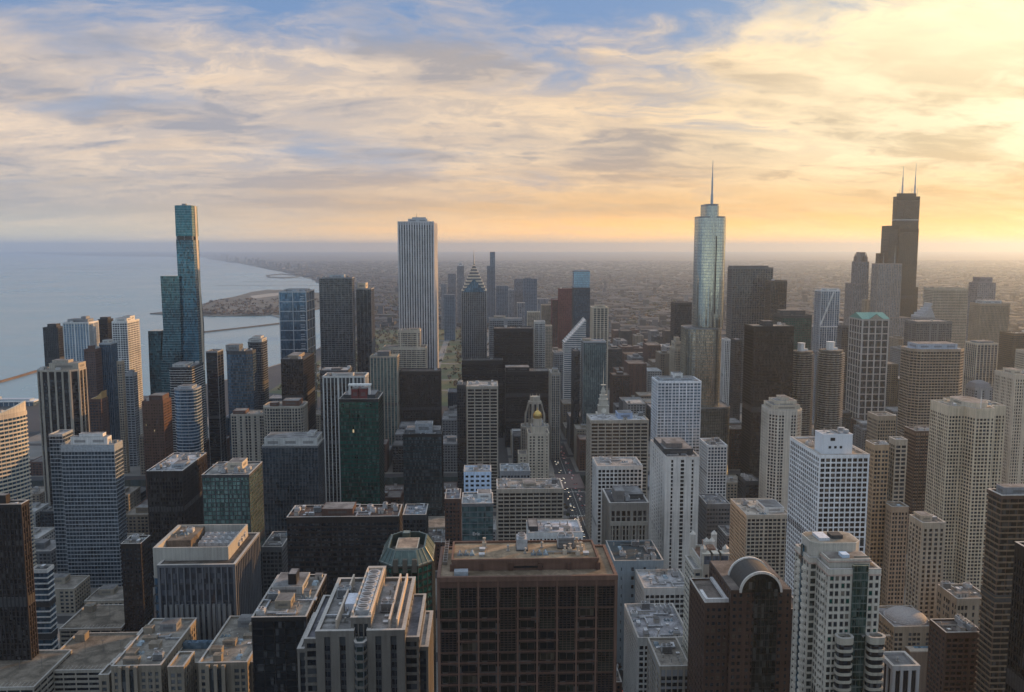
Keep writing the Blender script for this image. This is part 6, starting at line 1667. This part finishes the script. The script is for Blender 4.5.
# long low island of park and pale beach, with its own trees
isl = gpoly([(150, 313.5), (176, 314.5), (215, 316), (262, 315.5), (300, 313), (322, 308), (326, 297), (318, 293), (296, 290.5), (268, 289.8), (252, 292), (236, 296.5), (214, 300.5), (206, 303), (190, 309), (165, 311.6)], 0)
im = MB(); im.loft([[(x, y, -3) for x, y in isl], [(x, y, 1.5) for x, y in isl]])
m, g = new_mat("island_ground")
geo = g.node('ShaderNodeNewGeometry').outputs['Position']
a = g.noise(geo, 0.006, 5.0, 0.6, 0.5)
principled(g, Base_Color=g.mix(g.ramp01(a, 0.46, 0.58), (0.062, 0.056, 0.04), (0.105, 0.095, 0.075)), Roughness=0.95)
structure('island', im, m)
bs = gpoly([(250, 296), (270, 293.5), (288, 292), (292, 293), (274, 296), (254, 298.5)], 1.5)
bm_ = MB(); bm_.prism(bs, 1.45, 1.8); structure('beach', bm_, wall((0.3, 0.27, 0.23)))
ha = gpoly([(266, 275.2), (282, 273.6), (299, 275), (300, 277), (284, 278.2), (267, 277.2)], 0)
hi_ = gpoly([(269, 275.6), (283, 274.4), (295, 275.4), (296, 276.6), (284, 277.3), (270, 276.7)], 0)
hm = MB()
for i in range(6):
    j = (i + 1) % 6
    hm.loft([[(*ha[i], -3), (*ha[j], -3), (*hi_[j], -3), (*hi_[i], -3)], [(*ha[i], 2), (*ha[j], 2), (*hi_[j], 2), (*hi_[i], 2)]])
o = structure('harbour_arm', hm, GROUND)


def breakwater(label, pts, w, mat):
    P = gpoly(pts, 0)
    mb = MB()
    ox, oy = P[0]
    for p, q in zip(P, P[1:]):
        d = Vector((q[0] - p[0], q[1] - p[1])).normalized(); n = Vector((-d.y, d.x)) * w / 2
        lo = [(p[0] + n.x * 1.8 - ox, p[1] + n.y * 1.8 - oy), (p[0] - n.x * 1.8 - ox, p[1] - n.y * 1.8 - oy), (q[0] - n.x * 1.8 - ox, q[1] - n.y * 1.8 - oy), (q[0] + n.x * 1.8 - ox, q[1] + n.y * 1.8 - oy)]
        hi = [(p[0] + n.x - ox, p[1] + n.y - oy), (p[0] - n.x - ox, p[1] - n.y - oy), (q[0] - n.x - ox, q[1] - n.y - oy), (q[0] + n.x - ox, q[1] + n.y - oy)]
        mb.loft([[(x, y, -3) for x, y in lo], [(x, y, 2.2) for x, y in hi]])
    o = mb.build('breakwater', mat, None, (ox, oy, 0))
    tag(o, label, 'breakwater')


breakwater('thin dark breakwater crossing the harbour below the long island', [(203, 332), (236, 328.4), (262, 325.4), (281, 323.2)], 5, wall((0.05, 0.05, 0.05)))
breakwater('sunlit rust coloured breakwater reaching in from the left frame edge', [(-40, 389), (0, 381.5), (16, 377), (36, 371)], 4, wall((0.13, 0.09, 0.06)))
breakwater('short grey pier stub beside the white-lined blue tower', [(268, 313.5), (281, 317.5), (300, 319)], 10, wall((0.16, 0.15, 0.13)))

# white ferry terminal on the near shore
b = Bld('ferry_terminal', 'long white flat-roofed terminal on the lake shore at the far left', 'terminal', at_ground(12, 405)[0], at_ground(12, 405)[1], 'white shore terminal')
mb = MB(); mb.box(-70, 48, -12, 12, 0, 8); mb.build('glass_wall', G_LBLUE, b.root)
mb = MB(); mb.box(-73, 51, -15, 15, 8, 10)
for i in range(12):
    mb.box(-70 + i * 10, -69 + i * 10, -13, -12, 0, 8)
mb.build('roof', WHITE, b.root)
mb = MB(); mb.box(-60, 40, -9, 9, 10, 13); mb.box(-30, -22, -5, 5, 13, 17); mb.build('upper_deck', LTSTEEL, b.root)
b.foot.append(rect(b.o[0] - 73, b.o[0] + 51, b.o[1] - 15, b.o[1] + 15)); b.h = 17

# streets near the camera: raised pavement slabs around every block, roads between
GX = [-760, -640, -520, -400, -290, -180, -75, 30, 116, 225, 330, 430, 546, 670, 795, 920, 1050, 1180, 1300, 1440]
GY = [130, 245, 355, 445, 545, 633, 711, 800, 900, 990, 1090, 1170, 1270, 1375, 1490, 1600, 1745, 1880, 2030, 2166, 2320, 2450, 2580]
def road_half(x):
    return 15 if x == 116 else 8.5
pv = MB()
for i in range(len(GX) - 1):
    for j in range(len(GY) - 1):
        if GX[i] < -300 and GY[j] > 1780 or (GX[i] < 100 and GY[j] > 1590):
            continue
        if GY[j] == 1090:
            continue
        pv.box(GX[i] + road_half(GX[i]), GX[i + 1] - road_half(GX[i + 1]), GY[j] + 8, GY[j + 1] - 8, -0.5, 0.14)
structure('pavement', pv, PAVE)
rd = MB()
def sheet(mb, x0, x1, y0, y1, z):
    mb.add([(x0, y0, z), (x1, y0, z), (x1, y1, z), (x0, y1, z)], [(0, 1, 2, 3)])
for x in GX:
    h = road_half(x) - .4
    if x < -300:
        sheet(rd, x - h, x + h, 130, 1750, 0.012)
    else:
        sheet(rd, x - h, x + h, 130, 2580, 0.012)
for y in GY:
    sheet(rd, -750 if y < 1780 else -480, 1440, y - 7.5, y + 7.5, 0.008)
for k in range(-20, 34):
    if k * 800 > 1440:
        sheet(rd, k * 800 - 13, k * 800 + 13, 700, 22000, 0.3)
    elif k > -9:
        sheet(rd, k * 800 + 40, k * 800 + 64, 2600 if k >= 0 else 9000 - k * 1200, 22000, 0.3)
for k in range(4, 27):
    sheet(rd, 150 if k < 9 else -2200 if k < 16 else -7000, 16000, k * 800 - 13, k * 800 + 13, 0.35)
rd.add([(1700, 2400, .5), (1745, 2400, .5), (2700, 14000, .5), (2655, 14000, .5)], [(0, 1, 2, 3)])
rd.add([(1700, 2400, .55), (1700, 2445, .55), (9000, 6000, .55), (9000, 5955, .55)], [(0, 3, 2, 1)])
structure('road', rd, ASPH)
mk = MB()
for x in (112, 116, 120, 108, 124):
    yy = 300
    while yy < 1560:
        if x == 116:
            sheet(mk, x - .2, x + .2, yy, yy + 9, 0.02)
        else:
            sheet(mk, x - .12, x + .12, yy, yy + 3, 0.02)
        yy += 9
for y in GY[1:14]:
    for k in range(14):
        sheet(mk, 103 + k * 2, 104 + k * 2, y - 12, y - 9, 0.02)
structure('road_marking', mk, MARK)
def principled_river():
    m, g = new_mat("river_water")
    geo = g.node('ShaderNodeNewGeometry').outputs['Position']
    bp = g.node('ShaderNodeBump', {'Strength': 0.3, 'Distance': 0.5, 'Height': g.noise(geo, 0.3, 4.0, 0.6)})
    principled(g, Base_Color=(0.012, 0.022, 0.02), Roughness=0.15, Normal=bp.outputs[0])
    return m


rv = MB(); sheet(rv, -700, 1290, 1100, 1158, 0.03)
structure('river', rv, principled_river())
br = MB(); br.box(98, 134, 1094, 1164, -0.5, 0.6)
for x in (98, 133.2):
    br.box(x, x + .8, 1094, 1164, .6, 1.7)
bo = br.build('bridge', [wall((0.16, 0.12, 0.11))], None); tag(bo, 'flat avenue bridge crossing the river between the domed tower and the white clock tower', 'bridge')

# lakefront park lawns and parkland
pk = MB(); pk.add([(x, y, 0.05) for x, y in [(-470, 1860), (95, 1620), (95, 3300), (-430, 3300)]], [(0, 1, 2, 3)])
structure('park_lawn', pk, GRASS)
pp = MB()
for yy in (1880, 2030, 2320, 2580, 2900):
    sheet(pp, -440, 90, yy - 8, yy + 8, 0.1)
for xx in (-420, -120, 20):
    sheet(pp, xx - 9, xx + 9, 1900, 3300, 0.15)
structure('park_path', pp, PAVE)

# ------------------------------------------------------------------ fillers: ordinary blocks between the landmarks
FOOT = []
for b in ALL:
    for p in b.foot:
        xs = [q[0] for q in p]; ys = [q[1] for q in p]
        FOOT.append((min(xs), max(xs), min(ys), max(ys), b.h, b))


def clear(x0, x1, y0, y1, pad=3):
    return not any(x0 - pad < f[1] and x1 + pad > f[0] and y0 - pad < f[3] and y1 + pad > f[2] for f in FOOT)


FILL = [
    ('brick', St(BRICK, BRICK, G_DARK, 4.0, 3.6, 1.8, .2, .5, .12, (.20, .18, .17), top=1)),
    ('tan', St(wall((.22, .18, .135)), wall((.22, .18, .135)), G_DARK, 4.2, 3.7, 1.7, .25, .46, .15, (.30, .27, .23), top=1)),
    ('grey', St(wall((.17, .18, .19)), wall((.17, .18, .19)), G_GREY, 4.2, 3.8, 1.4, .25, .42, .2, (.30, .30, .30), top=1)),
    ('pale', St(wall((.33, .33, .32)), wall((.33, .33, .32)), G_DARK, 4.6, 3.8, 1.4, .3, .42, .2, (.48, .48, .47), top=1)),
    ('sand', St(wall((.27, .24, .19)), wall((.27, .24, .19)), G_DARK, 4.0, 3.6, 1.6, .25, .45, .18, (.34, .31, .27), top=1)),
    ('dark', St(DKGREY, DKGREY, G_BLACK, 4.0, 3.8, .7, .2, .34, .15, (.13, .13, .13), top=1)),
    ('brown', St(BROWN, BROWN, G_DARK, 4.0, 3.7, 1.2, .25, .42, .15, (.18, .15, .13), top=1)),
    ('blue glass', St(STEEL, DKGREY, G_BLUE, 3.2, 3.8, .2, .15, .2, .1, (.28, .30, .33), top=1)),
]
fill_rng = random.Random(23)
fillers = []
for i in range(len(GX) - 1):
    for j in range(len(GY) - 1):
        if GY[j] < 400 or (GY[j] < 700 and GX[i] < -240):
            continue
        if GY[j] == 1090 or (GX[i] < 100 and GY[j] >= 1600) or (GX[i] < -500 and GY[j] > 1200):
            continue
        bx0, bx1 = GX[i] + road_half(GX[i]) + 4, GX[i + 1] - road_half(GX[i + 1]) - 4
        by0, by1 = GY[j] + 12, GY[j + 1] - 12
        ncol = 2 if bx1 - bx0 < 90 else 3
        for k in range(ncol):
            for r in range(2):
                wx = (bx1 - bx0) / ncol; wy = (by1 - by0) / 2
                x0 = bx0 + k * wx + 1.5; x1 = x0 + wx - 3; y0 = by0 + r * wy + 1.5; y1 = y0 + wy - 3
                shrink = fill_rng.uniform(0, .25)
                x1 -= (x1 - x0) * shrink
                ok = False
                for att in range(4):
                    if clear(x0, x1, y0, y1):
                        ok = True
                        break
                    x0, x1 = x0 + 2, x1 - 2; y0, y1 = y0 + 2, y1 - 2
                if not ok or x1 - x0 < 9:
                    continue
                px_, py_ = proj((x0 + x1) / 2, y0, 10)
                if px_ < -30 or px_ > 1054:
                    continue
                Y = GY[j]
                h = fill_rng.uniform(10, 34) if Y < 1100 else fill_rng.uniform(16, 62)
                if Y > 1400 and GX[i] > 116:
                    h = fill_rng.choice((fill_rng.uniform(25, 60), fill_rng.uniform(40, 95)))
                    if GX[i] > 430:
                        h = min(h * 1.15, 105)
                fillers.append((x0, x1, y0, y1, h))
                FOOT.append((x0, x1, y0, y1, h, None))


def sil(f):
    """share of a filler's near top edge and face that no nearer building hides"""
    x0, x1, y0, y1, h = f
    vis = 0; tot = 0
    for u in (.05, .35, .65, .95):
        for P in ((x0 + (x1 - x0) * u, y0, h * .6), (x0 + (x1 - x0) * u, y0, h - .5), (x0 + (x1 - x0) * u, (y0 + y1) / 2, h), (x0 + (x1 - x0) * u, y1, h)):
            px_, py_ = proj(*P)
            tot += 1
            if not (0 <= px_ <= 1024 and py_ <= 692):
                continue
            hit = False
            for g_ in FOOT:
                if g_[2] >= y0 - .1:
                    continue
                t0, t1 = g_[2] / P[1], min(g_[3] / P[1], .999)      # along the sight line
                for t in (t0, (t0 + t1) / 2, t1):
                    X = P[0] * t; Z = CAM_Z + (P[2] - CAM_Z) * t
                    if g_[0] < X < g_[1] and Z < g_[4]:
                        hit = True
                        break
                if hit:
                    break
            vis += not hit
    return vis / tot


scored = sorted(((sil(f), f) for f in fillers), key=lambda q: -q[0] / max(1, q[1][2] / 1000))
keep = [f for v, f in scored if v >= 0.12][:175]
named = [b for b in ALL if b.ref and getattr(b, 'foot', None)]
used = {}
SIZE = lambda h, w: 'low' if h < 16 else ('mid-height' if h < 40 else 'tall')
for n, (x0, x1, y0, y1, h) in enumerate(keep):
    r = random.Random(n * 13 + 5)
    cname, st = FILL[r.choices(range(8), (5, 5, 5, 4, 4, 4, 3, 2))[0]]
    cx, cyy = (x0 + x1) / 2, (y0 + y1) / 2
    px_, py_ = proj(cx, y0, h)
    cand = []
    for b in named:
        q = proj(b.o[0], b.o[1], min(b.h, h))
        dx = px_ - q[0]
        cand.append((abs(dx) + abs(cyy - b.o[1]) * .12, dx, b))
    cand.sort(key=lambda q: q[0])
    roofw = r.choice(('plain roof', 'unit-dotted roof', 'stepped roof hut')) if y0 < 1500 else r.choice(('plain roof', 'stepped roof hut'))
    for _, dx, nb in cand[:12]:
        rel = 'behind' if cyy > nb.o[1] + 25 and abs(dx) < 22 else ('left of' if dx < 0 else 'right of')
        if cyy < nb.o[1] - 25 and abs(dx) < 22:
            rel = 'in front of'
        lab = f"{SIZE(h, 0)} {cname} block with {roofw}, {rel} the {nb.ref}"
        if lab not in used and len(lab.split()) <= 16:
            break
    used[lab] = 1
    b = Bld('city_block_building', lab, 'building', cx, cyy, group='ordinary city blocks between the towers')
    b.tier(rect(x0, x1, y0, y1), 0, h, st, ph=.9)
    if roofw == 'stepped roof hut':
        u, v = r.uniform(.1, .4), r.uniform(.2, .5)
        b.block(rect(x0 + (x1 - x0) * u, x0 + (x1 - x0) * (u + .4), y0 + (y1 - y0) * v, y0 + (y1 - y0) * (v + .35)), h + .1, h + r.uniform(3, 6), st.pier)
    elif roofw == 'unit-dotted roof':
        b.units(rect(x0, x1, y0, y1), h, r.randint(3, 6), n)

# ------------------------------------------------------------------ the endless low city beyond, as one mass
pal = [(.05, .045, .047), (.062, .056, .055), (.07, .075, .082), (.10, .10, .105), (.14, .145, .155), (.045, .048, .053)]
mats = [wall(c) for c in pal] + [roofing((.065, .067, .072)), roofing((.125, .132, .145)), roofing((.08, .083, .09))]
land_far = land
def inside(x, y, poly):
    c = False; j = len(poly) - 1
    for i in range(len(poly)):
        if (poly[i][1] > y) != (poly[j][1] > y) and x < (poly[j][0] - poly[i][0]) * (y - poly[i][1]) / (poly[j][1] - poly[i][1]) + poly[i][0]:
            c = not c
        j = i
    return c
r = random.Random(99)
mb = MB(); tb = MB()
cnt = 0
def lowbox(x, y, w, d, h, mi, mr):
    o = len(mb.v)
    mb.v += [(x - w, y - d, 0), (x + w, y - d, 0), (x + w, y + d, 0), (x - w, y + d, 0), (x - w, y - d, h), (x + w, y - d, h), (x + w, y + d, h), (x - w, y + d, h)]
    mb.f += [(o, o + 1, o + 5, o + 4), (o + 1, o + 2, o + 6, o + 5), (o + 2, o + 3, o + 7, o + 6), (o + 3, o, o + 4, o + 7), (o + 4, o + 5, o + 6, o + 7)]
    mb.m += [mi] * 4 + [mr]
while cnt < 26000:
    Y = 2150 * (20000 / 2150) ** (r.random() ** 0.9)
    s = r.uniform(-.66, .66)
    X = (s + .035) * Y
    blk = 100
    X = round(X / blk) * blk + r.choice((-1, 1)) * r.uniform(14, 34); Y = round(Y / 130) * 130 + r.uniform(-46, 46)
    if (X < 110 and Y < 3400) or X < 1460 and Y < 2600 and not clear(X - 12, X + 12, Y - 12, Y + 12):
        cnt += 1
        continue
    if not inside(X, Y, land):
        cnt += 1
        continue
    k = 1 + Y / 9000
    big = r.random() < .10
    w = r.uniform(14, 38) * k if big else r.uniform(5, 11) * k
    d = r.uniform(14, 38) * k if big else r.uniform(6, 13) * k
    h = r.uniform(8, 16) if big else r.uniform(6, 12)
    t = r.random()
    if t < .03 and Y < 9000:
        h = r.uniform(22, 48); w = r.uniform(8, 14); d = r.uniform(8, 14)
    lowbox(X, Y, w, d, h, r.randrange(6), 6 + r.choices((0, 1, 2), (5, 3, 4))[0])
    cnt += 1
for _ in range(1500):                                # the city goes on to the right of the view
    Y = r.uniform(300, 9000); X = Y * r.uniform(.68, 1.25) + r.uniform(60, 300)
    X = round(X / 128) * 128 + r.choice((-1, 1)) * r.uniform(18, 40); Y = round(Y / 100) * 100 + r.uniform(-30, 30)
    if clear(X - 20, X + 20, Y - 16, Y + 16):
        lowbox(X, Y, r.uniform(8, 18), r.uniform(8, 14), r.uniform(9, 40) if Y < 2500 else r.uniform(6, 14), r.randrange(6), 6 + r.randrange(3))
for _ in range(60):                                  # distant clusters of flats along the lake shore
    px_ = r.uniform(196, 300); py_ = 253 + (px_ - 196) * .17 + r.uniform(-2, 2)
    X, Y = at_ground(px_, py_)
    lowbox(X, Y, r.uniform(10, 22), 12, r.uniform(30, 95), r.choice((2, 3, 4)), 7)
o = mb.build('distant_low_city', mats)
tag(o, 'endless hazy carpet of low brown and grey roofs reaching the horizon', 'cityscape', kind='stuff')

# ------------------------------------------------------------------ trees
LEAF = []
for c in ((.055, .06, .025), (.11, .065, .025), (.075, .05, .03)):
    m, g = new_mat("foliage")
    geo = g.node('ShaderNodeNewGeometry').outputs['Position']
    k = g.ramp01(g.noise(geo, 0.7, 3.0, 0.6), .3, .7, .55, 1.45)
    col = g.vmath('SCALE', c); g.set(col.node.inputs['Scale'], k)
    principled(g, Base_Color=col, Roughness=.9)
    LEAF.append(m)
BARK = wall((0.07, 0.055, 0.045))


def leaf_quads(mb, cx, cy_, cz, rx, rz, n, s, r, mi=0):
    for _ in range(n):
        while True:
            x, y, z = r.uniform(-1, 1), r.uniform(-1, 1), r.uniform(-1, 1)
            q = x * x + y * y + z * z
            if .15 < q < 1:
                break
        a = Vector((r.uniform(-1, 1), r.uniform(-1, 1), r.uniform(-1, 1))).normalized(); c = a.cross(Vector((r.uniform(-1, 1), r.uniform(-1, 1), r.uniform(-1, 1)))).normalized()
        p = Vector((cx + x * rx, cy_ + y * rx, cz + z * rz)); k = s * r.uniform(.6, 1.3)
        mb.add([tuple(p + a * k), tuple(p + c * k), tuple(p - a * k), tuple(p - c * k)], [(0, 1, 2, 3)], mi)


tree_parts = []
for v in range(3):
    r = random.Random(40 + v)
    H = (11, 9, 13)[v]
    t = MB(); t.cyl(0, 0, 0, H * .4, .28, .2, 7)
    cr = MB()
    for i in range(7):
        a = i * 2.4 + v; z0 = H * (.3 + .02 * i); e = (cos(a) * H * .2, sin(a) * H * .2, H * (.62 + .05 * (i % 4)))
        t.bar((0, 0, z0), e, .16)
        leaf_quads(cr, e[0], e[1], e[2], H * .17, H * .15, 46, .55, r)
    leaf_quads(cr, 0, 0, H * .82, H * .2, H * .16, 60, .55, r)
    tree_parts.append((t.mesh('trunk', BARK), cr.mesh('crown', LEAF[v])))


def tree(x, y, v, label, sc=1.0, group=None, rot=0.0, z=0.14):
    root = bpy.data.objects.new('street_tree', None); root.location = (x, y, z); root.scale = (sc, sc, sc); root.rotation_euler = (0, 0, rot)
    tag(root, label, 'tree', group); COL.objects.link(root)
    for nm, me in zip(('trunk', 'crown'), tree_parts[v]):
        o = bpy.data.objects.new(nm, me); o.parent = root; COL.objects.link(o)


r = random.Random(5)
for i, yy in enumerate(range(600, 1090, 26)):
    for x in (99, 133):
        tree(x, yy + r.uniform(-5, 5), r.randrange(3), 'small half-bare autumn tree in the kerbside row along the avenue', r.uniform(.6, .9), 'kerbside trees along the avenue', r.uniform(0, 6))
tx, ty = at_ground(641, 676)
tree(tx, ty, 1, 'rusty autumn tree standing on the shaded corner at the bottom, right of centre', 1.1, None, 0)
tx, ty = at_ground(44, 594)
tree(tx, ty, 2, 'bare brown tree in the dark yard beside the white-rimmed clinic', 1.1)
tx, ty = at_ground(965, 585)
tree(tx, ty, 0, 'dull green tree in the hazy yard behind the vent-roofed garage', 1.2)
pt = MB(); r = random.Random(17)
for _ in range(1500):
    X = r.uniform(-450, 90); Y = r.uniform(1850, 3350)
    if abs(X + 120) < 40 and r.random() < .8 or r.random() < .25:
        continue
    leaf_quads(pt, X, Y, 7, 6, 4.5, 12, 2.4, r, r.randrange(3))
for _ in range(420):
    px_ = r.uniform(196, 322); py_ = 315 - r.uniform(0, 1) ** 2 * 16
    X, Y = at_ground(px_, py_)
    if inside(X, Y, isl):
        leaf_quads(pt, X, Y, 6, 11, 4, 8, 4, r, r.randrange(1, 3))
for _ in range(5200):
    Y = 3400 * (11000 / 3400) ** r.random(); X = (r.uniform(-.3, .62)) * Y
    if inside(X, Y, land):
        leaf_quads(pt, X, Y, 6, 16, 4, 5, 7, r, r.randrange(3))
o = pt.build('park_trees', LEAF); tag(o, 'dark autumn tree masses of the lakefront park and island', 'trees', kind='stuff')

# ------------------------------------------------------------------ cars on the avenue and side streets
def car_mesh(col, van=False):
    mb = MB()
    h = 2.3 if van else 1.0
    mb.loft([[(-.9, -2.3, .35), (.9, -2.3, .35), (.9, 2.3, .35), (-.9, 2.3, .35)], [(-.95, -2.35, .7), (.95, -2.35, .7), (.95, 2.35, .7), (-.95, 2.35, .7)], [(-.86, -2.2, h), (.86, -2.2, h), (.86, 2.2, h), (-.86, 2.2, h)]], mi=0)
    if not van:
        mb.loft([[(-.82, -1.9, .98), (.82, -1.9, .98), (.82, 1.2, .98), (-.82, 1.2, .98)], [(-.66, -1.3, 1.5), (.66, -1.3, 1.5), (.66, .5, 1.5), (-.66, .5, 1.5)]], mi=1)
        mb.box(-.62, .62, -1.2, .4, 1.5, 1.53, 0)
    else:
        mb.box(-.8, .8, 2.2, 2.26, 1.3, 2.0, 1)
    for x in (-.9, .72):
        for y in (-1.4, 1.4):
            n = 10
            mb.loft([[(x, y + .33 * cos(2 * pi * i / n), .33 + .33 * sin(2 * pi * i / n)) for i in range(n)], [(x + .2, y + .33 * cos(2 * pi * i / n), .33 + .33 * sin(2 * pi * i / n)) for i in range(n)]], mi=2)
    for x in (-.75, .45):
        mb.box(x, x + .3, 2.33, 2.38, .62, .82, 3); mb.box(x, x + .3, -2.38, -2.33, .62, .82, 4)
    return mb.mesh('car', [metal(col, .3, .3), G_BLACK, wall((.02, .02, .02)), glow((1.0, .86, .6), 9.0), glow((1.0, .08, .04), 2.0)])


CARS = [(('white', ), car_mesh((.7, .7, .7))), (('black', ), car_mesh((.02, .02, .022))), (('silver', ), car_mesh((.4, .41, .42))), (('dark red', ), car_mesh((.25, .03, .03))), (('white', 'van'), car_mesh((.72, .72, .72), True)), (('yellow', ), car_mesh((.6, .38, .05)))]
r = random.Random(3)
cars = []
def car(x, y, rot, k, label, group):
    o = bpy.data.objects.new('car' if k != 4 else 'van', CARS[k][1]); o.location = (x, y, .03); o.rotation_euler = (0, 0, rot)
    tag(o, label, 'car' if k != 4 else 'van', group); COL.objects.link(o)
for lane, rot, y0 in ((107, pi, 640), (110.5, pi, 655), (121.5, 0, 648), (125, 0, 635)):
    y = y0
    while y < 1560:
        if not 1096 < y < 1162 or True:
            k = r.choices(range(6), (5, 5, 4, 2, 2, 2))[0]
            nm = ' '.join(CARS[k][0]) + ('' if k == 4 else ' car')
            side = 'heading toward the viewer with headlights on' if rot == pi else 'driving away with tail lights on'
            car(lane, y, rot, k, f"tiny {nm} {side} on the avenue", 'traffic on the avenue')
        y += r.uniform(16, 46)
for px_, py_, k in ((627, 664, 4), (625, 672, 0), (628, 682, 0), (616, 642, 0), (622, 690, 1)):
    X, Y = at_ground(px_, py_)
    car(X, Y, .2, k, f"{' '.join(CARS[k][0])} {'van' if k == 4 else 'car'} in the shaded street right of the brown granite tower", 'vehicles in the shaded street')
for i in range(16):
    X, Y = at_ground(955 + (i % 6) * 7, 596 + (i // 6) * 8)
    if clear(X - 2, X + 2, Y - 3, Y + 3, 1):
        car(X, Y, pi / 2, (0, 1, 2, 1)[i % 4], 'car parked in the hazy lot beside the dark balconied tower', 'cars parked in the hazy lot')

# swimming pool on a terrace roof, lower right
X, Y = at_ground(921, 646, 38)
b = Bld('pool_terrace', 'raised tan terrace with a blue swimming pool left of the dark brown brick block', 'terrace', X, Y, None)
mb = MB(); mb.box(-12, 9, -9, 14, 0, 38); mb.build('terrace_block', wall((.2, .15, .11)), b.root)
mb = MB()
for q in ((-12, 9, -9, -5), (-12, 9, 9, 14), (-12, -7, -4.99, 8.99), (5, 9, -4.99, 8.99)):
    mb.box(*q, 38.05, 38.9)
mb.build('pool_deck', wall((.5, .45, .38)), b.root)
mb = MB(); mb.box(-7, 5, -5, 9, 38.05, 38.6); mb.build('pool_water', glass((.16, .30, .42), .1, .1, lit=0, blind=0), b.root)
mb = MB(); mb.box(-3, -1, 0, 4, 38.6, 39.0); mb.build('pool_step', wall((.1, .16, .22)), b.root)

# ------------------------------------------------------------------ air
hz = MB(); hz.box(-60500, 60500, -4000, 60500, -4, 552)
ho = hz.build('haze', [])
ho['kind'] = 'stuff'
m = bpy.data.materials.new('haze_air'); m.use_nodes = True; m.node_tree.nodes.clear()
g = NG(m.node_tree)
v = g.node('ShaderNodeVolumePrincipled', {'Color': (0.565, 0.71, 0.91), 'Density': HAZE_D, 'Anisotropy': HAZE_G})
g.node('ShaderNodeOutputMaterial', {1: v.outputs[0]})
ho.data.materials.append(m)
